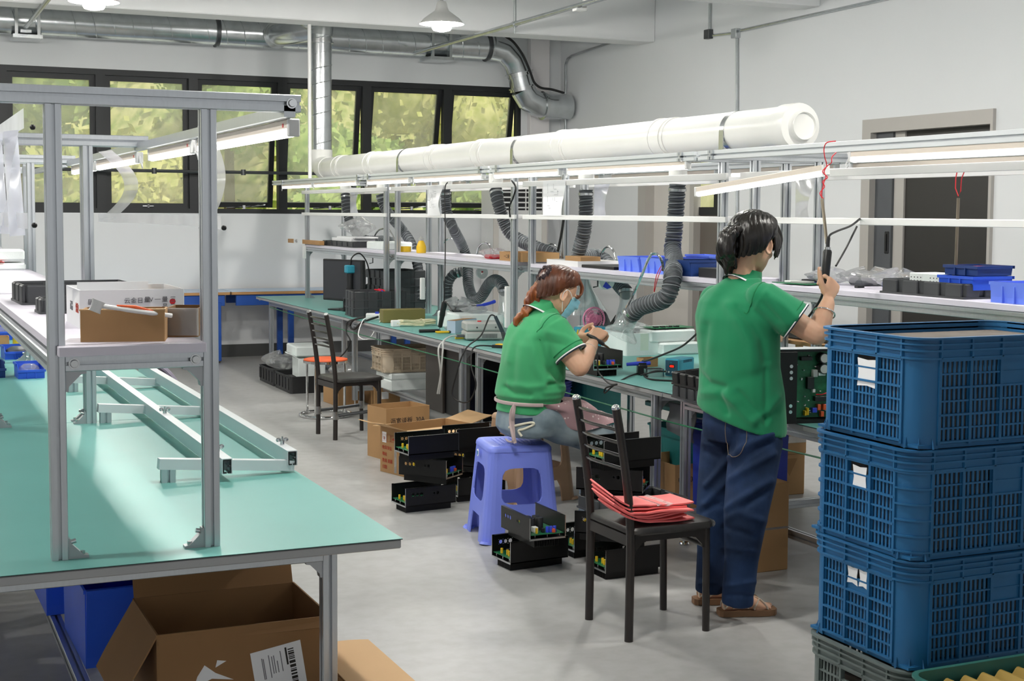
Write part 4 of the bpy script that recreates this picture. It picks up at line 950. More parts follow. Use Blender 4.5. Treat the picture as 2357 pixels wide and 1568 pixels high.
# --- amplifier chassis: finned heatsink base, two side plates with holes, green board between
def holed_plate(g, L, h0, h1, holes, th=.0025, y=0):
    """plate in xz, with round holes left open (ring of quads around every hole)"""
    xs = sorted(set([0, L] + [a for hx, hz, r in holes for a in (hx - r * 1.25, hx + r * 1.25)])); old = g.m
    g.m = old @ MX.Translation((0, y, 0)) @ MX(((1, 0, 0, 0), (0, 0, 1, 0), (0, 1, 0, 0), (0, 0, 0, 1)))
    for a, b_ in zip(xs, xs[1:]):
        hh = [h for h in holes if abs(h[0] - (a + b_) / 2) < 1e-6]
        if not hh: g.prism([(a, h0), (b_, h0), (b_, h1), (a, h1)], 0, th); continue
        hx, hz, r = hh[0]; q = r * 1.25
        g.prism([(a, h0), (b_, h0), (b_, hz - q), (a, hz - q)], 0, th); g.prism([(a, hz + q), (b_, hz + q), (b_, h1), (a, h1)], 0, th)
        n = 16; o = []
        for k in range(n):
            an = 2 * PI * k / n + PI / n; c, s = math.cos(an), math.sin(an); m_ = max(abs(c), abs(s)); o.append((hx + q * c / m_, hz + q * s / m_))
        i_ = [(hx + r * math.cos(2 * PI * k / n + PI / n), hz + r * math.sin(2 * PI * k / n + PI / n)) for k in range(n)]
        for k in range(n):
            j = (k + 1) % n; g.prism([o[k], o[j], i_[j], i_[k]], 0, th)
    g.m = old
def amp(label, loc, rz, group='black amplifier units without covers', flip=False):
    L, W, H = .30, .175, .135
    t = thing('amplifier_unit', label, 'electronics', loc, rz, group)
    g = G().box(.0, L, 0, W, .035, .041)
    for i in range(15): x = .03 + (W - .06) * i / 14; g.box(.015, L - .015, x - .0013, x + .0013, 0, .036)
    ob('heatsink', g, M['black_m'], t)
    HB = [(.045, .098, .009), (.07, .098, .009), (.095, .098, .010), (.17, .098, .005), (.19, .098, .008)]
    g = G(); holed_plate(g, L, .036, H, [] if flip else HB, y=0); ob('side_plate', g, M['black_m'], t)
    g = G(); holed_plate(g, L, .036, H, HB if flip else [], y=W - .0025); ob('side_plate', g, M['black_m'], t)
    ob('top_lip', G().box(0, L, .0, .012, H - .002, H).box(.01, L - .03, W - .012, W, H - .002, H), M['black_m'], t)
    for x in (-.0006, L - .0006): ob('bare_edge', G().box(x, x + .0012, -.0005, .003, .036, H).box(x, x + .0012, W - .003, W + .0005, .036, H).box(x, x + .0012, 0, W, .034, .042), M['steel'], t)
    ob('circuit_board', G().box(.004, L - .004, .008, W - .008, .056, .0585), M['pcb'], t)
    for e in (.012, L - .012):
        for y in (.03, .09, .15):
            ob('standoff', G().cyl((e, y, .041), (e, y, .062), .0025, None, 6), M['steel'], t)
    cp = [('capacitor', 'black', [(.17, .05), (.17, .09), (.21, .05), (.21, .09)], .017, .056), ('relay', 'plastic_w', [(.245, .05)], .014, .024), ('choke', 'blue_w', [(L - .03, .10), (L - .03, .118), (L - .03, .136)], .0075, .026), ('film_capacitor', 'orange', [(L - .02, .125), (L - .045, .14)], .008, .016), ('trimmer', 'yellow', [(L - .025, .045), (.025, .055), (.03, .08), (.022, .12)], .005, .024), ('chip', 'black', [(L - .035, .08), (.05, .11), (.06, .05), (L - .06, .06)], .008, .02)]
    for nm, m, pts, r, h in cp:
        for x, y in pts:
            if nm in ('capacitor', 'choke'): ob(nm, G().lathe([(r, 0), (r, h * .95), (r * .9, h)], 12, (x, y, .0585)), M[m], t)
            else: ob(nm, G().box(x - r, x + r, y - r * .8, y + r * .8, .0585, .0585 + h, .001), M[m], t)
    return t
p, rz, w = fp((1364, 868), (1447, 866), BT)
A0 = amp('amplifier unit on the bench that the seated woman is soldering', p + V((.005, .30, 0)), R(-90))
A1 = amp('bottom amplifier unit of the tall stack behind the nearest chair', (2.84, 5.345, 0), R(2), flip=True)
p, rz, w = fp((1469, 864), (1491, 864), BT)
t = thing('tool_holder', 'dark tool holder with blue handled screwdriver beside the amplifier on the bench', 'holder', p, rz)
ob('holder_body', G().box(0, .05, 0, .07, 0, .055, .006).box(.005, .045, .01, .06, .055, .065), M['black'], t)
ob('screwdriver_handle', G().tube([(-.06, .03, .055), (.0, .03, .06), (.07, .03, .062)], [.009, .011, .010], 12), M['blue_w'], t)
p, rz, w = fp((1491, 848), (1525, 846), BT); carton('small torn brown carton beside the teal soldering station', p + V((0, .05, 0)), rz, w, .07, .05, 'kraft')
p, rz, w = fp((1490, 869), (1530, 868), BT)
t = thing('tin_tray', 'metal tip-cleaning tin in front of the small brown carton', 'tin', p, rz); ob('tin_body', shell(G(), w, .07, .042, .002, r=.01, n=3), M['steel'], t)
p, rz, w = fp((1528, 868), (1563, 872), BT)
t = thing('soldering_station', 'teal soldering station with red digital display beside the standing woman', 'soldering station', p, 0)
Hs = .1
t.rotation_euler.z = R(-60); t.location = az(1562, 871, BT) - V((.085 * math.cos(R(60)), -.085 * math.sin(R(60)), 0))
ob('case', G().box(0, .085, 0, .17, .006, Hs, .006), M['teal'], t)
ob('front_panel', G().box(.006, .079, -.003, .0, .012, Hs - .008, .002), M['navy'], t)
ob('display_window', G().box(.03, .062, -.0045, -.003, .052, .072), M['black'], t)
writing('display_digits', '480', .017, (.032, -.0052, .0555), FRONT, M['red_led'], t)
for x in (.028, .05): ob('button', G().cyl((x, -.006, .03), (x, -.003, .03), .005), M['grey_eq'], t)
ob('socket', G().cyl((.012, -.012, .032), (.012, -.003, .032), .008), M['steel'], t)
writing('panel_text', '温控', .006, (.034, -.0036, .078), FRONT, M['teal'], t)
g = G()
for i in range(12): g.box(.084, .0862, .05 + .008 * i, .054 + .008 * i, .078, .092)
ob('vent', g, M['navy'], t); ob('side_socket', G().box(.084, .0862, .09, .11, .02, .038), M['black'], t)
ob('cord', G().tube(sm([(.012, -.012, .032), (-.03, -.05, .03), (-.10, -.08, .01)], 6), .004, 7), M['rubber'], t)
cable('black soldering iron cord curling over the bench edge near the amplifier', [az(1520, 860, BT) + V((0, 0, .02)), az(1470, 862, BT) + V((0, 0, .006)), az(1440, 873, BT) + V((0, 0, .006)), ax(1412, 888, 3.45), ax(1392, 905, 3.44), ax(1395, 893, 3.44), ax(1420, 885, 3.44), ax(1404, 884, 3.44), ax(1386, 868, 3.43), ax(1376, 850, 3.42), ax(1375, 815, 3.42), ax(1366, 790, 3.42), ax(1352, 772, 3.42)], .0045)
cable('black cable running from the standing woman across the mat to the tool holder', [ax(1604, 768, 3.6), ax(1570, 797, 3.6), ax(1530, 815, 3.6), ax(1490, 830, 3.62), az(1478, 845, BT) + V((0, 0, .03)), az(1482, 865, BT) + V((0, 0, .006)), az(1500, 876, BT) + V((0, 0, .006)), az(1560, 880, BT) + V((0, 0, .006))], .005)
# behind: second station, pink fan, tools
p = V((4.1, az(1390, 768, BT).y + .25, BT)); py = p.y
t = thing('soldering_station', 'teal soldering station behind the big foam box, beside the pink fan', 'soldering station', V((3.98, ax(1340, 740, 3.98).y, BT)))
ob('case', G().box(0, .2, 0, .12, .006, .15, .006), M['teal'], t); ob('vent', G().box(.08, .18, -.002, .0, .11, .13), M['navy'], t)
ob('iron_holder', G().tube([(.2, .05, .12), (.26, .03, .22)], [.012, .009], 10), M['rubber'], t); ob('cord', G().tube(sm([(.26, .03, .22), (.28, .03, .24), (.31, .04, .2), (.33, .04, .1)], 6), .004, 6), M['rubber'], t)
t = thing('desk_fan', 'small pink desk fan behind the foam boxes', 'fan', V((4.14, ax(1362, 735, 4.14).y, BT)))
ob('base', G().lathe([(.05, 0), (.05, .02), (.02, .03)], 20), M['pink'], t); ob('stem', G().cyl((0, 0, .03), (0, 0, .14), .012), M['pink'], t)
pk = pm('rose_pink_plastic', 'EA92B4', .4)
t.children[0].data.materials[0] = pk; t.children[1].data.materials[0] = pk
c = V((0, 0, .19)); g = G()
for rr_ in (.075, .055, .035, .018): g.tube([(c.x + rr_ * math.cos(a), -.03 - .01 * (1 - rr_ / .075), c.z + rr_ * math.sin(a)) for a in [2 * PI * k / 32 for k in range(32)]], .0022 if rr_ < .07 else .006, 6, closed=True)
for k in range(28):
    a = 2 * PI * k / 28; g.tube([(.014 * math.cos(a), -.04, c.z + .014 * math.sin(a)), (.074 * math.cos(a), -.03, c.z + .074 * math.sin(a))], .0014, 4)
ob('guard', g, pk, t); ob('motor', G().cyl((0, -.03, c.z), (0, .03, c.z), .03), pk, t)
g = G()
for k in range(3):
    a = 2 * PI * k / 3; g.ball((.04 * math.cos(a), -.015, c.z + .04 * math.sin(a)), (.028, .004, .028), 8, 6)
ob('blade', g, pk, t)
solo('cloth_bag', G().grid(bagmesh(.12, .12, .22, 31), 20, 12), M['grey_d'], 'grey cloth bag standing behind the pink fan', 'bag', V((4.22, ax(1384, 735, 4.22).y, BT)), smooth=60)
t = thing('clear_hood', 'upright clear funnel hood behind the post next to the pink fan', 'hood', V((4.12, ax(1342, 690, 4.12).y, 0)))
m = MX.Translation((0, 0, 1.2)) @ MX.Rotation(PI, 4, 'X') @ MX.Rotation(R(8), 4, 'Y')
ob('funnel', G(m).lathe([(.03, 0), (.034, .06), (.05, .1), (.12, .24), (.125, .245), (.118, .24), (.048, .1), (.03, .0)], 32, caps=False), M['clear'], t)
ob('collar', G(m).lathe([(.032, -.08), (.034, 0), (.028, .0)], 20), M['plastic_w'], t)
t = thing('tool_cup', 'cup of dark pliers and tools in front of the seated woman', 'tools', ax(1308, 782, 3.72))
t.location.z = BT
ob('cup', shell(G(), .07, .07, .08, .003, r=.03, n=5), M['teal'], t)
for k, (dx, m) in enumerate(((-.01, 'dark_steel'), (.01, 'dark_steel'), (.03, 'black'), (.05, 'yellow'), (.062, 'orange'))):
    ob('tool', G().tube([(.035 + dx * .3, .035, .01), (.02 + dx, .03, .12), (.01 + dx * 1.3, .02, .17)], [.006, .008, .004], 8), M[m], t)
t = thing('tape_roll', 'white tape roll hanging under the shelf near the looping hose', 'tape', V(ax(1109, 628, 4.1)))
ob('roll', G(MX.Rotation(R(90), 4, 'X')).lathe([(.045, -.012), (.045, .012), (.014, .012), (.014, -.012)], 28, caps=False), M['plastic_w'], t); ob('hook', G().box(-.004, .004, -.01, .0, 0, .1), M['red'], t)
for o in list(t.children):
    if o.name.startswith('roll'):
        pass
t = thing('tape_roll', 'white and blue label roll hanging under the shelf above the foam box', 'tape', V(ax(1394, 648, 3.98)))
ob('roll', G(MX.Rotation(R(90), 4, 'X')).lathe([(.05, -.02), (.05, .02), (.016, .02), (.016, -.02)], 28, caps=False), M['plastic_w'], t); ob('print', G(MX.Rotation(R(90), 4, 'X')).prism([(-.03, -.03), (.0, -.045), (.03, -.035), (-.01, .0)], .0205, .0215), M['blue_w'], t); ob('hook', G().box(-.004, .004, -.004, .004, 0, .06), M['dark_steel'], t)
for px, l in ((1376, 'bent black hook under the shelf above the seated woman'), (858, 'bent black hook under the far shelf')):
    a = ax(px, 640 if px > 1000 else 592, 3.9); solo('shelf_hook', G().tube([a + V((0, 0, .04)), a + V((0, 0, -.05)), a + V((-.03, 0, -.055))], .005, 6), M['dark_steel'], l, 'hook')

# ================================================================= RIGHT BENCH: standing woman's section
p = az(1566, 925, BT)
TB = [('lower black tray overhanging the bench beside the standing woman', 0), ('upper black tray tilted on the lower one beside the standing woman', 1)]
for l, i in TB:
    q = V((3.385, 5.46, BT + i * .062 + .001)); t_ = tray(l, q, R(-2), .36, .30, .06, 'black_esd' if i == 0 else 'black', n=(4, 4)); t_.rotation_euler.y = R(-4 * i)
p, rz, w = fp((1800, 974), (1893, 985), BT)
t = thing('amplifier_chassis', 'large black amplifier chassis with open green circuit board, standing on the bench edge', 'electronics', az(1797, 977, BT) + V((.0, .025, 0)), R(-12))
H = .31; Wd = .34
ob('rear_plate', G().box(0, Wd, .06, .066, 0, H), M['black_m'], t)
g = G(); m = MX(((0, 0, 1, 0), (1, 0, 0, 0), (0, 1, 0, 0), (0, 0, 0, 1)))
ob('frame', G().box(0, Wd, -.02, .06, 0, .014).box(0, Wd, -.02, .06, H - .01, H).box(Wd - .01, Wd, -.02, .06, 0, H), M['black_m'], t)
ob('side_panel', G().box(-.004, .075, -.0225, -.02, .0, H - .01, .001).box(-.004, .0, -.02, .06, 0, H), M['black_m'], t)
for z in (.05, .075, .19, .215, .24): ob('panel_hole', G().cyl((.048, -.0238, z), (.048, -.0225, z), .0075), M['steel'], t)
ob('top_edge', G().box(.0, Wd, -.022, .06, H, H + .002), M['alu_w'], t)
ob('circuit_board', G().box(.082, Wd - .012, .03, .034, .018, H - .014), M['pcb'], t)
rnd = random.Random(3)
for i, z in enumerate((.225, .27)): ob('capacitor', G().cyl((.20, .03, z - .0), (.20, -.012, z - .0), .022, .022, 20), M['black'], t); ob('capacitor_top', G().cyl((.20, -.0125, z), (.20, -.0135, z), .018, .018, 20), M['grey_eq'], t)
for x, z, sx, sz, m_ in ((.17, .19, .02, .03, 'grey_eq'), (.20, .195, .03, .03, 'plastic_w'), (.15, .14, .03, .05, 'black'), (.165, .125, .012, .014, 'plastic_w'), (.19, .05, .014, .024, 'orange'), (.215, .05, .014, .024, 'orange'), (.205, .022, .014, .022, 'orange'), (.14, .03, .008, .03, 'yellow'), (.13, .028, .008, .02, 'yellow'), (.17, .04, .02, .02, 'blue_w'), (.23, .05, .012, .024, 'blue_w'), (.20, .088, .06, .02, 'black'), (.13, .26, .05, .016, 'black'), (.26, .15, .05, .08, 'black'), (.27, .06, .03, .05, 'grey_d'), (.29, .22, .03, .05, 'grey_eq')):
    ob('component', G().box(x - sx / 2, x + sx / 2, .008, .03, z, z + sz, .001), M[m_], t)
for k in range(34):
    x, z = rnd.uniform(.09, .15) if k % 2 else rnd.uniform(.09, .3), rnd.uniform(.03, .28); ob('solder_part', G().box(x, x + .005, .02, .03, z, z + .004), M[('grey_eq', 'plastic_w', 'steel')[k % 3]], t)
ob('wire', G().tube(sm([(.18, .02, .115), (.2, .0, .118), (.23, .0, .13), (.25, .02, .15)], 5), .003, 6), M['red'], t)
tray('black tray on the rear ledge seen under the arm of the standing woman', V((4.35, 5.6, .95)), R(0), .22, .3, .06, n=(3, 3))
tray('second black tray on the rear ledge farther along', V((4.35, 6.0, .95)), R(0), .22, .3, .06, n=(3, 3))
solo('rear_ledge', G().box(4.30, 4.62, 5.25, 6.5, .925, .945, .002).box(4.3, 4.33, 5.3, 5.33, BT, .925).box(4.3, 4.33, 6.4, 6.43, BT, .925).box(4.58, 4.61, 5.3, 5.33, BT, .925).box(4.58, 4.61, 6.4, 6.43, BT, .925), M['wood'], 'low wooden ledge at the rear of the bench holding black trays', 'shelf')
cable('thin green cord strung along under the bench edge', [V((3.44, 13.5, .66)), V((3.43, 11, .63)), V((3.43, 8.4, .62)), V((3.43, 5.8, .60)), V((3.43, 4.6, .62)), V((3.43, 3.6, .6))], .004, 'green_c', 3, 'cord', 'cord')

# ================================================================= ON THE LONG SHELF (z 1.265)
p, rz, w = fp((722, 563), (835, 566), SH)
tray('black tray holding papers on the far end of the long shelf', V((3.90, 12.35, SH)), R(90), 1.0, .30, .05, n=(6, 2)).location = V((4.22, 12.35, SH))
solo('paper_pile', G().box(0, .24, 0, .6, 0, .03, .003).box(.02, .25, -.05, .5, .03, .045, .002), M['paper'], 'pile of white paper lying on the far shelf tray', 'paper', V((3.95, 12.5, SH + .051)))
bag('crumpled white bag standing on the paper pile', V((4.06, 12.62, SH + .10)), .3, .25, .17, 41)
p = az(700, 560, SH)
t = thing('wooden_block', 'wooden batten with white numbered label sticking out over the shelf end', 'batten', V((3.84, 13.55, SH)))
ob('batten', G().box(0, .05, -.4, .75, .005, .045, .002), M['wood'], t); ob('sticker', G().box(-.001, .0, .2, .52, .003, .05), M['paper'], t)
writing('handwriting', '→16', .05, (-.0015, .48, .012), LEFTF, INK, t)
p, rz, w = fp((838, 576), (888, 579), SH); foam('white foam block on the shelf beside the yellow bottle', V((3.91, 11.5, SH)), R(0), .28, .42, .07, lid=False)
p = az(934, 578, SH)
t = thing('squeeze_bottle', 'yellow liquid bottle with pump top on the shelf by the paired posts', 'bottle', V((3.98, 10.72, SH)))
ob('bottle_body', G().lathe([(.036, 0), (.04, .006), (.04, .05), (.026, .085), (.018, .1)], 24), M['yellow'], t); ob('cap', G().lathe([(.02, .1), (.022, .115), (.015, .12), (.006, .135)], 20), M['grey_eq'], t)
solo('yellow_tape', G().lathe([(.05, 0), (.05, .045), (.035, .045), (.035, 0)], 24), M['yellow'], 'yellow tape roll on the shelf between the paired posts', 'tape', V((3.96, 11.05, SH)))
bag('white bag next to the open brown box on the shelf', V((3.99, 9.25, SH)), .2, .22, .07, 44, 'red')
p, rz, w = fp((1106, 594), (1174, 598), SH)
t = carton('open brown box with ink writing on the shelf beside the post', V((3.92, 8.62, SH)), 0, .28, .38, .062)
writing('handwriting', '一二交', .03, (-.001, .30, .02), LEFTF, INK, t)
t = thing('parts_tray', 'shallow white tray with a torn brown box on the shelf above the seated woman', 'tray', V((3.90, 7.75, SH)))
ob('tray_body', shell(G(), .30, .45, .035, .006, r=.008), M['plastic_w'], t); ob('box_scrap', G().box(.06, .2, .08, .3, .01, .06, .003), M['kraft'], t)
solo('black_plate', G().box(0, .28, 0, .42, 0, .018, .003), M['black_m'], 'flat black plate under the fold of the upright hose', 'plate', V((3.9, 7.28, SH)))
for (y0, y1, m, l, h) in ((6.98, 7.22, 'blue_l', 'first light blue bin on the shelf, nearest the upright hose', .085), (6.71, 6.95, 'blue_l', 'second light blue bin on the shelf, in the middle', .085), (6.42, 6.68, 'blue_d', 'dark slate blue bin on the shelf beside the light ones', .085)):
    bin_(l, V((3.90, y1, SH)), R(-90), y1 - y0, .28, h, m, 'blue bins on the long shelf', slant=False)
bin_('light blue bin at the rear of the shelf behind the dark slate one', V((4.02, 6.40, SH + .001)) + V((.17, .55, 0)), R(-90), .25, .12, .10, 'blue_l', 'blue bins on the long shelf', slant=False)
solo('black_bar', G().box(0, .1, 0, .40, 0, .05, .003), M['black'], 'long black bar on the shelf beside the slate blue bin', 'bar', V((3.92, 5.98, SH)))
for i, (x, y, l) in enumerate(((3.95, 5.55, 'loose circuit board on the shelf behind the nearest hose'), (3.92, 5.42, 'green circuit board lying nearest the shelf front behind the woman'), (4.05, 5.48, 'dark blue circuit board stacked on the shelf behind the hose'))):
    t = thing('circuit_board', l, 'circuit board', V((x, y, SH + .004 * i)), R(10 * i), 'loose circuit boards on the shelf')
    ob('board', G().box(0, .14, 0, .2, .001, .004), M['pcb'] if i != 2 else M['blue_d'], t); ob('component', G().box(.03, .1, .05, .14, .004, .014, .002), M[('plastic_w', 'grey_eq', 'black')[i]], t)
for (px, py, w_, d_, h_, k, inn, l) in ((1885, 655, .24, .2, .075, 51, None, 'clear bag on the shelf just behind the raised wrist'), (1975, 658, .26, .22, .08, 52, 'grey_d', 'clear bag of dark parts on the shelf right of the raised hand'), (2045, 666, .22, .2, .085, 53, 'blue_d', 'clear bag of bluish parts next to the long black tray')):
    q = az(px, py, SH); bag(l, V((max(q.x + .06, 4.0), q.y, SH)), w_, d_, h_, k, inn)
for px, py, l in ((1842, 653, 'tiny black connector strip on the shelf beside the rear bags'), (1978, 663, 'tiny black connector strip at the shelf front beside the hand')):
    q = az(px, py, SH); solo('connector_strip', G().box(-.02, .02, -.012, .012, 0, .012, .002), M['black'], l, 'connector', q)
p, rz, w = fp((2092, 672), (2320, 690), SH)
q = az(2090, 672, SH)
T9 = tray('long black tray on the shelf behind the blue crates', V((3.9, q.y, SH)), R(-90), .52, .3, .062, n=(4, 3))
for i, (dy, l) in enumerate(((.10, 'white foam block with holes in the long black tray, beside the bag'), (.22, 'white foam block with holes in the long black tray, beside the blue lid'))):
    t = thing('foam_block', l, 'foam block', V((4.0, q.y - dy - .06, SH + .028)), 0, 'white foam blocks in the long tray')
    ob('block', G().box(0, .14, 0, .085, 0, .06, .003), M['foam'], t)
    g = G()
    for a in range(2):
        for b_ in range(4): g.cyl((-.001, .012 + .02 * b_, .028 + .014 * a), (.0005, .012 + .02 * b_, .028 + .014 * a), .003, None, 8)
    ob('hole', g, M['grey_d'], t)
bin_('bright blue bin sitting in the long black tray', V((3.95, q.y - .32, SH + .035)), R(-90), .2, .2, .055, 'blue_bin', 'blue bins on the long shelf', slant=False)
bin_('dark navy bin with red rag on top of the bright blue bin', V((3.97, q.y - .33, SH + .092)), R(-90), .19, .18, .04, 'blue_d', 'blue bins on the long shelf', fill='red', slant=False)
q = az(2330, 694, SH); bin_('bright blue bin on the shelf at the picture edge', V((3.90, q.y, SH)), R(-90), .2, .28, .08, 'blue_l', 'blue bins on the long shelf', slant=False)
# hung drawings and films along the rails
def sheet(label, px0, px1, py0, py1, X, mat, bow=.02, lines=0, name='hung_drawing', cat='paper'):
    a, b_, c = ax(px0, py0, X), ax(px1, py0, X), ax(px0, py1, X); t = thing(name, label, cat, (X, 0, 0))
    ob('sheet', G().grid(lambda u, v: (-bow * math.sin(PI * v) * u, a.y + (b_.y - a.y) * u + (.03 * (1 - math.cos(PI * v)) * u), a.z + (c.z - a.z) * v), 8, 16), M[mat], t, 60)
    if lines:
        g = G(); rnd = random.Random(lines)
        for k in range(lines):
            u, v = rnd.uniform(.2, .7), rnd.uniform(.15, .8); y, z = a.y + (b_.y - a.y) * u, a.z + (c.z - a.z) * v; l = rnd.uniform(.01, .05)
            g.box(-bow - .0065, -bow - .006, y - l, y, z, z + .0015) if k % 2 else g.box(-bow - .0065, -bow - .006, y, y + .0015, z, z + l)
        ob('drawn_lines', g, GINK, t)
    return t
sheet('white drawing with faint plan lines curling off the rail, middle of the row', 984, 1022, 428, 497, 3.84, 'paper', .03, 24)
t = sheet('white drawing with a small black mark hung beside the upright hose', 1250, 1302, 416, 497, 3.84, 'paper', .0, 14)
sheet('milky film hanging beside the farthest hose', 806, 830, 432, 492, 3.95, 'sleeve', .03, 0, 'hung_film', 'film')
sheet('milky film hanging beside the hose that folds over', 1368, 1407, 415, 497, 3.95, 'sleeve', .02, 0, 'hung_film', 'film')
sheet('clear glossy film hanging behind the head of the standing woman', 1832, 1880, 410, 500, 4.24, 'film', .02, 0, 'hung_film', 'film')
cable('black cable hanging in a bow beside the middle post', [ax(1178, 416, 3.84), ax(1187, 432, 3.83), ax(1181, 455, 3.83), ax(1173, 475, 3.83), ax(1174, 500, 3.84)], .006)
cable('black cable hanging behind the second drawing down to the shelf', [ax(1298, 500, 4.2), ax(1292, 540, 4.2), ax(1284, 578, 4.2)], .009)
cable('thin red wire pair dangling at the shelf edge beside the nearest hose', [ax(1522, 612, 3.85), ax(1512, 632, 3.83), ax(1507, 655, 3.83), ax(1506, 672, 3.84), ax(1514, 640, 3.83), ax(1524, 616, 3.85)], .0022, 'red')
# hanging soldering wand over the shelf
t = thing('hanging_wand', 'metal rod hanging by red wire in front of the dark door', 'tool', (0, 0, 0))
X = 3.99
ob('red_wire', G().tube([ax(2205, 384, X), ax(2200, 410, X), ax(2199, 433, X), ax(2206, 452, X), ax(2211, 440, X), ax(2213, 412, X), ax(2224, 384, X)], .0022, 6), M['red'], t)
ob('rod', G().tube([ax(2206, 456, X), ax(2200, 612, X)], .0065, 10), pm('worn_steel', '8C8272', .35, .9), t)
ob('grip', G().tube([ax(2200, 612, X), ax(2199, 634, X), ax(2199, 640, X)], [.009, .013, .016], 12), M['dark_steel'], t)
# ================================================================= CHAIRS AND STOOLS
CHB = pm('dark_brown_chair_enamel', '2B2624', .32, .1, var=.08); VIN = pm('worn_black_vinyl', '2A2826', .38, var=0, col2='3A3734', scale=9, bump=.15, bscale=18)
TAPE = glassy('clear_tape', 'E8E4DA', .25, .2, .1)
def chair(label, loc, rz, stretch=False):
    t = thing('metal_chair', label, 'chair', loc, rz, 'dark metal chairs with slatted backs')
    ym, r = .157, .0145
    for s in (-1, 1):
        ob('rear_leg', G().tube(sm([(-.17, s * ym, 0), (-.168, s * ym, .25), (-.17, s * ym, .45), (-.195, s * ym, .66), (-.235, s * ym, .88)], 6), .0165, 14), CHB, t)
        ob('front_leg', G().tube([(.17, s * ym, 0), (.165, s * ym, .40)], r, 14), CHB, t)
        ob('finial', G().ball((-.236, s * ym, .883), (.0175, .0175, .014), 14, 8), M['chrome'], t)
        ob('side_rail', G().box(-.17, .17, s * ym - .009, s * ym + .009, .375, .40), CHB, t)
        g = G(); bracket(g, -.155, s * ym, .378, 1, -1, .05, .012); bracket(g, .152, s * ym, .378, -1, -1, .05, .012); ob('gusset', g, CHB, t)
        if stretch:
            ob('stretcher', G().tube([(-.165, s * ym, .17), (.165, s * ym, .19)], .012, 10), M['dark_steel'], t)
            for x, z in ((-.168, .145), (.166, .165)): ob('tape_wrap', G().cyl((x, s * ym, z), (x, s * ym, z + .055), .024, .02, 12), TAPE, t)
    if not stretch: ob('stretcher', G().tube([(.167, -ym, .33), (.167, ym, .33)], .009, 10), CHB, t)
    ob('front_rail', G().box(.155, .175, -ym, ym, .375, .40), CHB, t); ob('rear_rail', G().box(-.178, -.16, -ym, ym, .36, .40), CHB, t)
    R_ = [[(x * 1.0, y, z) for x, y, z in rr(.375 * k, .37 * k, .05, z, 5, .01)] for k, z in ((.96, .40), (1.0, .407), (1.0, .42), (.97, .43), (.8, .436), (.4, .438))]
    ob('seat', G().loft(R_), VIN, t)
    ob('tape_patch', G().grid(lambda u, v: (.19 + .008 * math.sin(PI * v), -.17 + .3 * u, .405 + .027 * v), 14, 3), TAPE, t)
    for k in range(5):
        z = .655 + .049 * k; x = -.194 - .04 * (z - .66) / .22
        ob('back_slat', G().tube(sm([(x, -ym, z - .004), (x - .022, -ym * .5, z + .002), (x - .03, 0, z + .003), (x - .022, ym * .5, z + .002), (x, ym, z - .004)], 5), (.0065) if True else 0, 10), M['chrome'] if False else pm('dark_chrome%d' % (k + (9 if stretch else 0)), '6E6C6A', .16, .95), t)
    return t
chair('dark metal chair nearest the camera, with pink foam sheets on its seat', (2.685, 4.71, 0), R(1))
chair('dark metal chair farther off, its legs taped, beside the orange stool', (3.02, 9.615, 0), R(6), True)
# pink sheets
t = thing('foam_sheets', 'bundle of coral pink foam sheets lying on the nearest chair', 'foam sheets', (2.50, 4.60, .44), R(2))
for i in range(7):
    rnd = random.Random(i); o = rnd.uniform(-.012, .012); tw = rnd.uniform(-.03, .03); L = .31 - .015 * (i % 3); cur = .10 + .012 * i
    ob('sheet', G().grid(lambda u, v, i=i, o=o, tw=tw, L=L, cur=cur: (-.02 + o + L * u - .01 * i * (u < .3), -.07 + .17 * v + tw * u, .001 + .0102 * i + cur * max(0, .35 - u) ** 1.6 * 1.8 * (1 + .6 * v) + .004 * math.sin(6 * u + i)), 20, 8, .006), M['pink'], t, 40)
ob('clear_wrap', G().grid(lambda u, v: (.12 + .07 * u, -.078 + .19 * v, .068 + .004 * math.sin(8 * u)), 6, 6), TAPE, t)

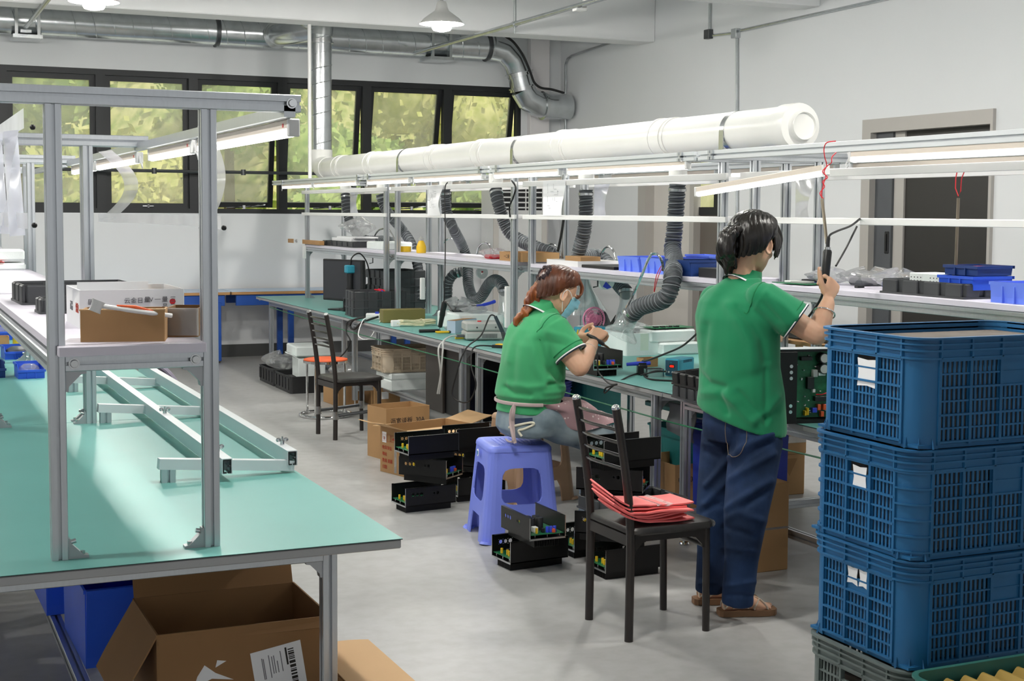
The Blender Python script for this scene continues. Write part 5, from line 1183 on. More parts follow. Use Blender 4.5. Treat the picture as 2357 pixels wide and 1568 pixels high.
def plastic_stool(label, loc, rz, mat, emblem=False):
    t = thing('plastic_stool', label, 'stool', loc, rz, 'moulded plastic stools')
    H, hb, ht, c, th = .47, (.2, .205), (.155, .165), .055, .006
    def pt(sd, s, z, off=0):
        k = z / H; hx, hy = [hb[i] + (ht[i] - hb[i]) * k - off for i in (0, 1)]; q = c * (1 - .3 * k)
        a, n = (hx - q, hy) if sd % 2 == 0 else (hy - q, hx)
        p = (s * a, -n); ang = sd * PI / 2; ca, sa = math.cos(ang), math.sin(ang)
        return (p[0] * ca - p[1] * sa, p[0] * sa + p[1] * ca, z)
    g = G(); zt = H - .025
    def hexa(q):                                               # q: four (s,z), thickness inwards
        vs = [pt(sd, s, z) for s, z in q] + [pt(sd, s, z, th) for s, z in q]; n = len(q)
        g.add(vs, [tuple(range(n)), tuple(range(2 * n - 1, n - 1, -1))] + [(i, (i + 1) % n, n + (i + 1) % n, n + i) for i in range(n)])
    for sd in range(4):
        hole = [(x, y) for x, y, _ in rr(1.56, .20, .06, 0, 4)]; hole = []
        n = 28; zc, hz, hs = .275, .088, .80; inn = []; out = []
        z0, z1 = .125, zt
        for k in range(n):
            a = 2 * PI * (k + .5) / n; ca, sa = math.cos(a), math.sin(a); e = 4.5
            r_ = (abs(ca) ** e + abs(sa) ** e) ** (-1 / e); m_ = 1 / max(abs(ca), abs(sa))
            inn.append((hs * r_ * ca, zc + hz * r_ * sa)); y = m_ * sa; out.append((m_ * ca, (z0 + z1) / 2 + (z1 - z0) / 2 * y))
        for k in range(n):
            j = (k + 1) % n; hexa([out[k], out[j], inn[j], inn[k]])
        lo = [(-1, 0), (-.66, 0), (-.62, .085), (-.5, .118), (-.5, z0), (-1, z0)]
        hexa(lo); hexa([(-s, z) for s, z in reversed(lo)]); hexa([(-.5, .118), (.5, .118), (.5, z0), (-.5, z0)])
        zz = [0, .06, .125, .25, .36, zt]                      # rounded corner
        for a, b_ in zip(zz, zz[1:]):
            for k in range(4):
                def cp(z, k_, off):
                    p0, p1 = V(pt(sd, 1, z, off)), V(pt((sd + 1) % 4, -1, z, off)); u = k_ / 4
                    cc = V((p0.x if sd % 2 == 0 else p1.x, p1.y if sd % 2 == 0 else p0.y, z)); an = PI / 2 * u
                    return tuple(cc + (p0 - cc) * math.cos(an) + (p1 - cc) * math.sin(an))
                vs = [cp(a, k, 0), cp(a, k + 1, 0), cp(b_, k + 1, 0), cp(b_, k, 0), cp(a, k, th), cp(a, k + 1, th), cp(b_, k + 1, th), cp(b_, k, th)]
                g.add(vs, [(0, 1, 2, 3), (7, 6, 5, 4), (0, 4, 5, 1), (1, 5, 6, 2), (2, 6, 7, 3), (3, 7, 4, 0)])
    ob('stool_body', g, M[mat], t, 40)
    W, D = 2 * ht[0] + .012, 2 * ht[1] + .012
    ob('seat', G().loft([rr(W, D, .045, zt - .004, 6), rr(W - .004, D - .004, .045, zt + .012, 6), rr(W - .02, D - .02, .04, H - .003, 6), rr(W - .05, D - .05, .03, H, 6), rr(W - .09, D - .09, .03, H - .003, 6)]), M[mat], t, 50)
    g = G()
    for i in range(9):
        for j in range(9): g.box(-.09 + .0225 * i - .003, -.09 + .0225 * i + .003, -.095 + .0237 * j - .003, -.095 + .0237 * j + .003, H - .0035, H - .0012)
    ob('grip_pattern', g, M[mat], t)
    g = G()
    for sx in (-1, 1):
        for sy in (-1, 1): g.cyl((sx * (hb[0] - .02), sy * (hb[1] - .02), 0), (sx * (hb[0] - .022), sy * (hb[1] - .022), .012), .034, .026, 14)
    for k, (sx, sy) in enumerate(((-1, -1), (-1, 1), (1, -1), (1, 1))):
        ob('foot', G().cyl((sx * (hb[0] - .018), sy * (hb[1] - .018), 0), (sx * (hb[0] - .02), sy * (hb[1] - .02), .012), .032, .024, 14), M[mat], t)
    if emblem:
        m = MX(((0, 0, -1, -.1735), (1, 0, 0, .02), (0, 1, 0, .415), (0, 0, 0, 1)))
        g = G(m); g.prism([(-.016, .012), (-.006, .012), (0, .018), (.006, .012), (.016, .012), (.018, -.002), (.012, -.014), (0, -.02), (-.012, -.014), (-.018, -.002)], 0, .003); ob('emblem', g, M['paper'], t)
        g = G(m); g.prism([(-.012, .008), (.012, .008), (.013, -.002), (.008, -.010), (0, -.014), (-.008, -.010), (-.013, -.002)], .003, .0038); g.cur = 0; ob('emblem_shield', g, pm('emblem_blue', '3A86C0', .5), t)
    return t
plastic_stool('violet-blue plastic stool the seated woman sits on', (2.835, 6.325, 0), R(-10), 'purple', True)
plastic_stool('brown plastic stool half hidden behind the violet-blue one', (3.30, 7.15, 0), R(8), 'brown_p')
p = az(750, 957, 0)
t = thing('round_stool', 'round stool with orange seat and chrome ring base behind the farther chair', 'stool', p)
ob('seat', G().lathe([(.16, .435), (.172, .44), (.17, .448), (.12, .456), (.02, .458)], 32), M['orange'], t)
ob('seat_rim', G().lathe([(.165, .418), (.174, .42), (.174, .438), (.16, .438), (.16, .42)], 32), M['chrome'], t)
for k in range(4):
    a = PI / 4 + k * PI / 2; c, s = math.cos(a), math.sin(a)
    ob('leg', G().tube(sm([(.155 * c, .155 * s, .42), (.165 * c, .165 * s, .39), (.165 * c, .165 * s, .05), (.17 * c, .17 * s, .02), (.2 * c, .2 * s, .012)], 5), .0095, 10), M['chrome'], t)
ob('base_ring', G().tube([(.2 * math.cos(a), .2 * math.sin(a), .012) for a in [2 * PI * k / 40 for k in range(40)]], .012, 10, closed=True), M['chrome'], t)

# ================================================================= AMPLIFIER STACKS ON THE FLOOR
def adup(label, loc, rz, src=None): return dup(src or A0, V(loc), rz, label, 'black amplifier units without covers')
def ends(pa, pb, z):
    a, b_ = az(pa[0], pa[1], z), az(pb[0], pb[1], z); return a, math.atan2((b_ - a).y, (b_ - a).x)
HA = .1352
adup('bottom amplifier unit of the stack left of the violet-blue stool', (2.50, 6.965, 0), R(6))
adup('middle amplifier unit, turned crosswise, in the stack left of the violet-blue stool', (2.545, 7.20, HA), R(-52))
adup('top amplifier unit of the stack left of the violet-blue stool', (2.53, 7.0, 2 * HA), R(6), A1)
adup('bottom amplifier unit of the stack behind the violet-blue stool', (2.86, 7.12, 0), R(6), A1)
adup('middle amplifier unit, turned crosswise, seen through the side of the violet-blue stool', (2.90, 7.36, HA), R(-52))
adup('top amplifier unit of the stack behind the violet-blue stool', (2.86, 7.14, 2 * HA), R(6), A1)
adup('lower amplifier unit in the nearest stack before the violet-blue stool', (2.52, 5.645, 0), R(5), A1)
a, r_ = ends((1147, 1213), (1234, 1256), HA + .036)
adup('upper amplifier unit, turned crosswise, nearest the camera', (a.x + .012, a.y - .005, HA), r_)
adup('single amplifier unit on the floor behind the leg of the nearest chair', (2.885, 5.74, 0), R(5), A1)
adup('second amplifier unit of the tall stack, turned crosswise, below the chair seat', (2.80, 5.57, HA), R(-42))
tray('black tray in the middle of the tall amplifier stack behind the nearest chair', (2.86, 5.34, 2 * HA), R(4), .42, .3, .062, n=(4, 3))
adup('third amplifier unit of the tall stack, turned crosswise, just above the pink sheets', (2.80, 5.56, 2 * HA + .064), R(-40))
adup('top amplifier unit of the tall stack behind the nearest chair', (2.855, 5.40, 3 * HA + .064), R(5), A1)

# ================================================================= CARTONS ON THE FLOOR
t = carton('big open brown carton with red print on the floor behind the amplifier stack', (2.851, 7.935, 0), R(15), .50, .28, .285, flaps=(('f', 100, .13), ('l', 72, .17), ('r', 78, .18), ('b', 100, .09)))
g = G(LEFTF)
for x in (-.235, -.185, -.135):
    g.tube([(x - .02, .235, .0012), (x + .02, .235, .0012), (x + .02, .195, .0012), (x - .02, .195, .0012)], .0012, 4, closed=True)
g.cyl((-.235, .212, 0), (-.235, .212, .0015), .012, None, 12); g.prism([(-.15, .208), (-.12, .208), (-.135, .224)], 0, .0015)
ob('printed_icon', g, RINK, t)
for i, s in enumerate(('收货单位', '地址', '数量 重量', '日期')): writing('printed_text', s, .026, (-.0012, .255, .145 - .04 * i), LEFTF, RINK, t)
writing('printed_text', '▲ 自动调温烙铁箱', .05, (.10, -.001, .18), FRONT, RINK, t)
ob('paper_label', G().box(-.0015, 0, .21, .255, .185, .25), M['paper'], t)
ob('tape', G().box(-.001, 0, .10, .125, .01, .26), TAPE, t)
t = carton('smaller open brown carton with handwriting, just behind the big one', (2.93, 8.53, 0), R(12), .33, .24, .335)
writing('handwriting', '沥宽谈板  30A', .042, (.03, -.001, .235), FRONT, INK, t)
# under the left bench
t = carton('huge open brown carton under the nearest bench, shipping label on its front', (.655, 3.815, 0), 0, .49, .40, .45, 'kraft_d', flaps=(('b', 22, .19), ('l', 150, .22), ('f', 168, .03)))  # outer faces and flaps also in the darker cardboard tone
m = MX.Translation((.278, -.001, .225)) @ FRONT @ MX.Rotation(R(9), 4, 'Z')
lb = ob('shipping_label', G(m).box(0, .145, 0, .145, 0, .0008), M['paper'], t)
g = G(m)
rnd = random.Random(2); y = .012
while y < .13:
    h = rnd.choice((.002, .003, .005, .008)); g.box(.105, .122, y, y + h, .0008, .0014); y += h + rnd.choice((.002, .004))
ob('barcode', g, INK, lb); ob('printed_bar', G(m).box(.097, .102, .085, .135, .0008, .0014), INK, lb)
g = G(m)
for x in (.028, .032, .048, .056, .062, .07, .082): g.box(x, x + .0022, .06 + .01 * (x > .05), .06 + rnd.uniform(.03, .07), .0008, .0013)
ob('fine_print', g, GINK, lb)
tq = ay(492, 1550, 3.814); g = G(MX.Translation((tq.x - .655 - .145, 0, tq.z - .165)) @ FRONT).prism([(.09, .13), (.14, .15), (.20, .14), (.15, .165), (.12, .19), (.10, .16)], 0, .001); g.prism([(.15, .18), (.18, .195), (.155, .20)], 0, .001); ob('torn_tape', g, M['paper'], t)
t = thing('carton', 'pale closed carton on the floor at the foot of the nearest bench leg', 'box', (1.15, 3.25, 0))
ob('box_body', G().box(0, .175, 0, .80, 0, .285, .003), M['kraft'], t); ob('lid_flap', G().grid(lambda u, v: (.178 * u + .006, .805 * v, .286 + .006 * math.sin(PI * u)), 8, 4, .004), M['kraft_l'], t)
for (x, y, z, l) in ((.55, 4.47, .172, 'lower blue bin under the nearest bench, next to the huge carton'), (.60, 4.58, .43, 'upper blue bin stacked under the nearest bench'), (.50, 5.12, .172, 'blue bin farther in under the nearest bench'), (.52, 5.12, .43, 'blue bin on top, farther in under the nearest bench')):
    bin_(l, (x, y, z), R(1), .40, .5, .25, 'blue_v', 'large blue bins under the left bench', slant=False)
# ================================================================= UNDER THE RIGHT BENCH
def vented(label, loc, rz, w, d, h, mat, cols=(5, 3), rows=3, cat='crate', group='stacked vented crates', solidc=True, paper=None, contents=None, ribbed=False, slots=6):
    t = thing('vented_crate', label, cat, loc, rz, group); m_ = M[mat]; e = .008; pil = .075
    g = G(); g.box(e, w - e, e, d - e, .004, .012)
    ob('base', g.loft([rr(w - .02, d - .02, .04, 0, 4, w / 2, d / 2), rr(w - .02, d - .02, .04, .014, 4, w / 2, d / 2)]), m_, t)
    def face(L, nc, hole, mtx, nm):
        g = G(mtx); a0, a1 = pil, L - pil; cw = (a1 - a0) / nc; zr = [.018 + (h - .065 - .018) * k / rows for k in range(rows + 1)]
        for c in range(nc + 1): g.box(a0 + cw * c - .005, a0 + cw * c + .005, -.001, .014, .01, h - .03)
        for z in zr: g.box(a0, a1, -.002, .016, z - .003, z + .003)
        for a, b_ in zip(zr, zr[1:]): g.box(a0, a1, .002, .012, (a + b_) / 2 - .0025, (a + b_) / 2 + .0025)
        for c in range(nc):
            x0 = a0 + cw * c + .005; pw = (cw - .01) / slots
            for a, b_ in ([(zr[0], zr[-1])] if c != hole else [(zr[0], zr[-2])]):
                for k in range(slots + 1): g.box(x0 + pw * k - pw * .24, x0 + pw * k + pw * .24, .006, .010, a, b_)
            if c == hole and nm == 'long':
                g.box(x0, x0 + cw - .01, .005, .010, zr[-2], zr[-1])
            if c == hole and nm == 'end':
                g.box(x0, x0 + cw - .01, .005, .010, zr[-2], zr[-2] + (zr[-1] - zr[-2]) * .55)
        return g
    F = MX(); L_ = MX.Translation((0, d, 0)) @ MX.Rotation(-PI / 2, 4, 'Z'); B_ = MX.Translation((w, d, 0)) @ MX.Rotation(PI, 4, 'Z'); R_ = MX.Translation((w, 0, 0)) @ MX.Rotation(PI / 2, 4, 'Z')
    ob('side_panel', face(w, cols[0], min(2, cols[0] - 1), F, 'long'), m_, t); ob('side_panel', face(w, cols[0], 2, B_, 'long'), m_, t)
    ob('end_panel', face(d, cols[1], cols[1] // 2, L_, 'end'), m_, t); ob('end_panel', face(d, cols[1], cols[1] // 2, R_, 'end'), m_, t)
    for k, (cx, cy, a0) in enumerate(((pil, pil, PI), (w - pil, pil, 1.5 * PI), (w - pil, d - pil, 0), (pil, d - pil, .5 * PI))):
        g = G()
        def arc(r, z): return [(cx + r * math.cos(a0 + PI / 2 * q / 6), cy + r * math.sin(a0 + PI / 2 * q / 6), z) for q in range(7)]
        ra, rb = pil - .004, pil - .010
        g.loft([arc(ra, .0) + arc(rb, .0)[::-1], arc(ra, h - .05) + arc(rb, h - .05)[::-1]])
        if ribbed:
            for z in [.02 + .045 * q for q in range(6)]: g.loft([arc(pil + .002, z) + arc(rb, z)[::-1], arc(pil + .002, z + .005) + arc(rb, z + .005)[::-1]])
            q = arc(pil + .002, 0)[3]; 
        for q in (1, 3, 5):
            p_ = arc(pil + .004, 0)[q]; p2_ = arc(pil - .004, .03)[q]; g.tube([p_, p2_], [.004, .001], 4)
        ob('corner_pillar', g, m_, t, 50)
    def ring(z, z2, gr):
        return [rr(w + gr, d + gr, pil + .004, z, 6, w / 2, d / 2), rr(w + gr, d + gr, pil + .004, z2, 6, w / 2, d / 2), rr(w - .022, d - .022, pil - .012, z2, 6, w / 2, d / 2), rr(w - .022, d - .022, pil - .012, z, 6, w / 2, d / 2)]
    g = G()
    for z, z2, gr in ((h - .062, h - .056, .008), (h - .040, h - .034, .010), (h - .022, h - .017, .012), (h - .006, h, .016)):
        q = ring(z, z2, gr); g.loft(q + [q[0]], False, False)
    q = ring(h - .06, h - .002, -.004); g.loft(q + [q[0]], False, False)
    for k in range(cols[0] + 1): x = pil + (w - 2 * pil) * k / cols[0]; g.box(x - .003, x + .003, -.004, .004, h - .06, h - .004)
    for k in range(cols[1] + 1): y = pil + (d - 2 * pil) * k / cols[1]; g.box(-.004, .004, y - .003, y + .003, h - .06, h - .004)
    ob('rim', g, m_, t, 50)
    for y0, y1, z0, z1 in paper or ():
        rnd = random.Random(int(y0 * 1000))
        ob('torn_label', G(MX(((0, 0, -1, .004), (1, 0, 0, 0), (0, 1, 0, 0), (0, 0, 0, 1)))).prism([(y0, z0), ((y0 + y1) / 2, z0 + .006), (y1, z0 + .002), (y1 - .006, (z0 + z1) / 2), (y1, z1), ((y0 + y1) / 2, z1 - .004), (y0, z1), (y0 + .005, (z0 + z1) / 2)], 0, .0015), M['paper'], t)
    if contents: ob('contents', G().box(.035, w - .035, .035, d - .035, .016, contents[0], .004), M[contents[1]], t)
    return t
CX0, CY0, CW, CD, CH = 2.60, 3.085, .70, .475, .313
CONT = pm('grey_brown_contents', '6B625A', .8, var=.25, scale=12); M['cont'] = CONT
vented('grey-green vented crate at the very bottom of the stack', (CX0 - .01, CY0, 0), 0, CW, CD, CH, 'crate_g', paper=[(.19, .27, .13, .21)], contents=(.22, 'cont'))
vented('third blue vented crate down, with two torn white labels', (CX0, CY0, CH + .002), 0, CW, CD, CH, 'crate_b', paper=[(.19, .23, .19, .245), (.235, .285, .19, .245)], contents=(.26, 'cont'))
vented('second blue vented crate from the top, with ribbed corner posts', (CX0 - .004, CY0, 2 * CH + .004), 0, CW, CD, CH, 'crate_b', paper=[(.20, .265, .165, .235)], contents=(.26, 'cont'), ribbed=True)
vented('topmost blue vented crate, open, with large torn white label', (CX0 + .012, CY0, 3 * CH + .006), 0, CW, CD, CH, 'crate_b', paper=[(.185, .275, .15, .235)], contents=(.285, 'cont'))
t = thing('plastic_crate', 'dark green crate with yellowish corrugated board at the lowest picture corner', 'crate', (2.39, 2.30, 0))
ob('crate_body', shell(G(), .6, .54, .42, .008, r=.05, n=5, lip=.012), M['crate_t'], t)
ob('corrugated_board', G().grid(lambda u, v: (.03 + .54 * u, .03 + .48 * v, .39 + .012 * math.sin(2 * PI * 9 * u)), 90, 3), M['yellow'] if False else pm('mustard_board', 'A88A3C', .7), t)
# black cabinet etc.
t = thing('black_cabinet', 'black metal cabinet standing on the lower rail under the middle bench', 'cabinet', (3.60, 8.80, .172))
ob('cabinet_body', G().box(.02, .55, 0, .80, 0, .50, .004), M['black_m'], t); ob('side_panel', G().box(0, .02, .46, .80, 0, .50, .003), pm('brown_black_panel', '35302C', .5), t)
vented('vivid blue vented crate under the bench behind the seated woman', (3.72, 8.25, .172), 0, .42, .36, .32, 'crate_k', (4, 3), 2, contents=(.2, 'black'), group='crates under the benches')
t = thing('plastic_tub', 'teal lidded tub beside the vivid blue crate', 'tub', (4.25, 8.35, .172)); ob('tub_body', shell(G(), .3, .3, .34, .004, r=.03, n=3, lip=.01), M['tealtub'], t); ob('lid', G().box(-.01, .31, -.01, .31, .34, .36, .006), M['tealtub'], t)
t = thing('plastic_tub', 'large teal tub with papers under the bench between the two women', 'tub', (3.80, 6.15, 0)); ob('tub_body', shell(G(), .42, .5, .46, .005, r=.06, n=5, top=(1.1, 1.1), lip=.015), M['tealtub'], t)
ob('lid', G().loft([rr(.5, .58, .06, .56, 5, .21, .25), rr(.5, .58, .06, .58, 5, .21, .25)]), M['tealtub'], t); ob('folder', G().box(.05, .3, .05, .3, .46, .52, .003), M['blue_w'], t); ob('paper', G().box(.1, .4, .04, .3, .52, .55, .002), M['paper'], t)
solo('dark_cloth', G().grid(lambda u, v: (3.56 + .01 * math.sin(6 * v), 6.06 - .25 * u, .66 - .14 * v - .03 * u * v), 10, 8, .004), M['grey_d'], 'dark grey cloth hanging under the bench edge beside the leg', 'cloth')
t = carton('brown carton with stamped code on the floor behind the tall amplifier stack', (3.60, 6.05, 0), R(4), .30, .36, .34)
writing('printed_text', 'UCX3UX15', .035, (.02, -.001, .25), FRONT, INK, t)
t = thing('carton', 'tall brown carton on the floor right behind the feet of the standing woman', 'box', (3.405, 5.21, 0), R(0)); ob('box_body', G().box(0, .29, 0, .30, 0, .40, .004), M['kraft'], t); ob('tape', G().box(0, .29, -.001, 0, .19, .2), TAPE, t)
t = thing('carton', 'worn taped brown carton on the floor beyond the bench, with a triangle mark', 'box', (4.33, 6.64, 0), R(-4)); ob('box_body', G().box(0, .46, 0, .3, 0, .235, .004), M['kraft'], t); ob('lid', G().box(-.005, .465, -.005, .305, .236, .385, .004), M['kraft'], t)
ob('triangle_mark', G(FRONT).prism([(.30, .21), (.41, .21), (.36, .11)], .0005, .0012), M['kraft_d'], t); ob('tape', G().box(0, .46, -.0075, -.0055, .30, .34), TAPE, t)
bin_('tall blue bin on the lower rail behind the legs of the standing woman', (3.62, 5.62, .172), 0, .35, .3, .40, 'crate_k', 'large blue bins', slant=False)
# far end under the bench
t = thing('plastic_crate', 'long black crate on the floor at the far end, holding a clear bag', 'crate', (3.235, 12.56, 0)); 
ob('crate_body', shell(G(), .36, .54, .15, .006, r=.02, n=3, lip=.008), M['black'], t)
g = G()
for i in range(5): g.box(-.006, .0, .06 + .105 * i, .10 + .105 * i, .03, .13)
ob('rib', g, M['black'], t); ob('contents', G().box(.02, .34, .02, .52, .01, .11), M['bag'], t)
t2 = dup(t, (3.235, 11.98, 0), None, 'nearer black crate on the floor at the far end, packed with pale foam'); t2['group'] = t['group'] = 'black floor crates'
bag('crumpled clear bag heaped on the long black crate', (3.40, 12.85, .12), .32, .4, .16, 61)
carton('white open carton standing on the black crate at the far end', (3.34, 12.1, .125), R(-4), .24, .28, .17, 'foam', (('l', 60, .08),))
foam('white foam lid slanting on the white carton at the far end', (3.34, 12.2, .30), R(-4), .34, .42, .09, lid=False)
t = thing('carton', 'small brown carton on the floor behind the orange stool', 'box', (3.38, 11.05, 0), R(3)); ob('box_body', G().box(0, .2, 0, .36, 0, .2, .003), M['kraft'], t)
t = thing('carton', 'small brown carton on the floor beyond the legs of the farther chair', 'box', (3.66, 10.95, 0), R(-2)); ob('box_body', G().box(0, .22, 0, .3, 0, .18, .003), M['kraft'], t); ob('sticker', G().box(.06, .12, -.001, 0, .06, .12), M['paper'], t)
bag('grey plastic bag on the floor carton behind the orange stool', (3.48, 11.22, .20), .2, .28, .14, 63, 'grey_eq')
foam('white foam box under the beige crate beneath the bench', (3.66, 10.55, .172), R(0), .5, .36, .14)
vented('beige vented crate on the white foam box beneath the bench', (3.62, 10.58, .316), 0, .52, .38, .19, 'beige', (5, 3), 2, contents=(.12, 'beige'), group='crates under the benches')
# blue table along the back wall
for x0, x1, lx, l in ((1.25, 3.32, (1.4, 3.2), 'long blue-framed table along the back wall, left of the bench row'), (3.34, 5.5, (3.98, 5.3), 'second blue-framed table along the back wall, behind the bench end')):
    t = thing('work_table', l, 'table', (x0, 14.68, 0)); W = x1 - x0
    ob('tabletop', G().box(0, W, 0, .56, .715, .745, .002), M['wood'], t); ob('top_sheet', G().box(-.002, W + .002, -.003, .56, .745, .75), M['pale_blue'], t)
    for x in lx:
        for y in (.04, .5): ob('leg', G().box(x - x0 - .03, x - x0 + .03, y - .025, y + .025, .02, .64, .004), M['bluetable'], t); ob('leg_foot', G().cyl((x - x0, y, 0), (x - x0, y, .02), .02), M['dark_steel'], t)
    ob('apron', G().box(.05, W - .05, .02, .06, .60, .715, .003), M['bluetable'], t); ob('apron', G().box(.05, W - .05, .48, .52, .60, .715, .003), M['bluetable'], t)
    for k in range(3): ob('bolt', G().cyl((.3 + .14 * k + (W - 1.0) * (k > 5), .016, .66), (.3 + .14 * k, .02, .66), .012), M['steel'], t)
# ================================================================= PEOPLE
def ad(px, py, D): return CAMP + _ray(px, py) * D
def fuse(name, g, voxel, mat, parent, it=4, disp=None, fac=.5):
    t = ob('tmp', g, None, None, 0); me0 = t.data
    m = t.modifiers.new('r', 'REMESH'); m.mode = 'VOXEL'; m.voxel_size = voxel
    s = t.modifiers.new('s', 'SMOOTH'); s.factor = fac; s.iterations = it
    dg = bpy.context.evaluated_depsgraph_get(); me = bpy.data.meshes.new_from_object(t.evaluated_get(dg)); me.name = name
    if disp:
        ns = [v.normal.copy() for v in me.vertices]
        for v, n in zip(me.vertices, ns):
            d = disp(v.co, n)
            if d: v.co += n * d
    me.materials.clear(); me.materials.append(mat); me.shade_smooth()
    o = bpy.data.objects.new(name, me); COL.objects.link(o); o.parent = parent
    bpy.data.objects.remove(t); bpy.data.meshes.remove(me0); return o
def ell(c, ang, a, b, n=28, e=2.3, tilt=(0, 0)):              # body cross-section: a across, b front-back, facing ang; tilt raises left / front
    u = V((-math.sin(ang), math.cos(ang), 0)); f = V((math.cos(ang), math.sin(ang), 0)); out = []
    for k in range(n):
        t = 2 * PI * k / n; ct, st = math.cos(t), math.sin(t); r = (abs(ct) ** e + abs(st) ** e) ** (-1 / e)
        out.append(tuple(V(c) + u * (a * r * ct) + f * (b * r * st) + V((0, 0, tilt[0] * r * ct + tilt[1] * r * st))))
    return out
def limb(g, pts, rad, n=14, k=5):
    P = sm(pts, k); q = []
    for i in range(len(rad) - 1): q += [rad[i] + (rad[i + 1] - rad[i]) * j / k for j in range(k)]
    g.tube(P, q + [rad[-1]], n)
    g.ball(P[0], rad[0] * .97, 12, 8); g.ball(P[-1], rad[-1] * .97, 12, 8)
def frame(x, y):
    x = V(x).normalized(); y = V(y); y = (y - x * y.dot(x)).normalized(); return x, y, x.cross(y)
def hand(g, w, x, y, curl, thumb, spread=.0, s=1.0):
    """w wrist; x towards the knuckles, y to the thumb side, x cross y = back of hand; curl = per finger (3 bends in degrees)"""
    X, Y, Z = frame(x, y); P = lambda a, b, c: w + (X * a + Y * b + Z * c) * s
    R0 = []
    for a, hw, hz, oy in ((-.012, .022, .017, 0), (.015, .028, .015, .001), (.045, .036, .0145, .001), (.075, .039, .013, 0), (.088, .037, .010, 0)):
        R0.append([tuple(P(a, oy + hw * math.cos(2 * PI * k / 16), hz * math.sin(2 * PI * k / 16))) for k in range(16)])
    g.loft(R0)
    g.ball(P(.03, .022, -.008), (.02 * s, .02 * s, .02 * s), 10, 8)
    LN = ((.040, .025, .021), (.044, .028, .022), (.040, .026, .021), (.032, .020, .019))
    for i in range(4):
        p = P(.082 - .004 * abs(i - 1.2), .028 - .0187 * i, .001); a = 0; Q = [p - (X * .02) * s, p]
        for L, c in zip(LN[i], curl[i]):
            a += R(c); d = X * math.cos(a) - Z * math.sin(a) + Y * spread * (1.5 - i); p = p + d.normalized() * (L * s); Q.append(p)
        r = (.0092, .0086, .0078) if i < 3 else (.008, .0074, .0068)
        g.tube(Q, [.0095 * s, .0092 * s, r[0] * s, r[1] * s, r[2] * s * .9], 10); g.ball(Q[-1], r[2] * s * .92, 8, 6)
        for q_ in Q[1:-1]: g.ball(q_, r[0] * s * 1.02, 8, 6)
    p = P(.018, .022, -.006); Q = [p]
    for L, d in zip((.042, .032, .026), thumb): p = p + (X * d[0] + Y * d[1] + Z * d[2]).normalized() * (L * s); Q.append(p)
    g.tube(Q, [.015 * s, .0115 * s, .0102 * s, .0078 * s], 10); g.ball(Q[-1], .0078 * s, 8, 6); g.ball(Q[1], .0115 * s, 8, 6)
    return Q[-1], (Q[-1] - Q[-2]).normalized(), Z
def headmat(c, yaw, pitch, roll=0): return MX.Translation(c) @ MX.Rotation(yaw, 4, 'Z') @ MX.Rotation(pitch, 4, 'Y') @ MX.Rotation(roll, 4, 'X')
def head(g, m):                                               # facing +x, origin at the middle of the skull
    old = g.m; g.m = m
    g.ball((-.012, 0, .02), (.092, .074, .092), 24, 16)
    g.ball((.018, 0, -.025), (.068, .062, .08), 20, 14)
    g.loft([[(x + a * math.cos(2 * PI * k / 18), b * math.sin(2 * PI * k / 18), z) for k in range(18)] for x, a, b, z in ((.02, .062, .058, -.02), (.028, .058, .055, -.05), (.036, .047, .045, -.078), (.045, .034, .030, -.098), (.052, .018, .016, -.108))])
    g.ball((.074, 0, -.095), (.014, .016, .013), 10, 8)                                  # chin
    for s in (-1, 1):
        g.ball((.062, s * .032, -.03), (.022, .022, .02), 10, 8)                         # cheek
        g.ball((.072, s * .028, .018), (.012, .024, .008), 10, 6)                        # brow
        em_ = old
        g.m = m @ MX.Translation((-.012, s * .074, -.018)) @ MX.Rotation(s * R(22), 4, 'Z') @ MX.Rotation(R(-12), 4, 'Y')   # ear
        g.tube([(.017 * math.cos(a) * (1.0 if a < PI else .85) , s * .006, .030 * math.sin(a)) for a in [2 * PI * k / 18 for k in range(18)]], .0052, 8, closed=True)
        g.ball((0, 0, 0), (.014, .004, .026), 10, 8); g.ball((.006, s * .003, -.026), (.009, .005, .009), 8, 6); g.ball((.012, s * .004, .0), (.006, .005, .008), 8, 6)
        g.m = m
    g.tube([(.082, 0, .02), (.092, 0, -.002), (.104, 0, -.024), (.098, 0, -.036), (.082, 0, -.038)], [.008, .0085, .0125, .012, .007], 10)
    for s in (-1, 1): g.ball((.090, s * .010, -.031), (.010, .008, .008), 8, 6)
    g.ball((.084, 0, -.056), (.011, .022, .0065), 10, 6); g.ball((.082, 0, -.068), (.011, .019, .0075), 10, 6)   # lips
    g.m = old
def eyes(m, parent, skin):
    for s in (-1, 1):
        ob('eye', G(m).ball((.066, s * .031, .002), (.014, .014, .012), 12, 8), M['plastic_w'], parent)
        ob('iris', G(m).ball((.0745, s * .031, .0), (.006, .006, .006), 10, 8), INK, parent)
        ob('eyelid', G(m).tube([(.079 - .012 * abs(k) ** 1.5, s * .031 + .014 * k, .006 - .004 * k * k) for k in (-1, -.5, 0, .5, 1)], .003, 6), INK, parent)
        ob('eyebrow', G(m).tube([(.084 - .014 * k * k, s * .03 + .018 * k, .026 - .004 * k * k) for k in (-1, -.5, 0, .5, 1)], [.002, .0035, .004, .0035, .002], 6), INK, parent)
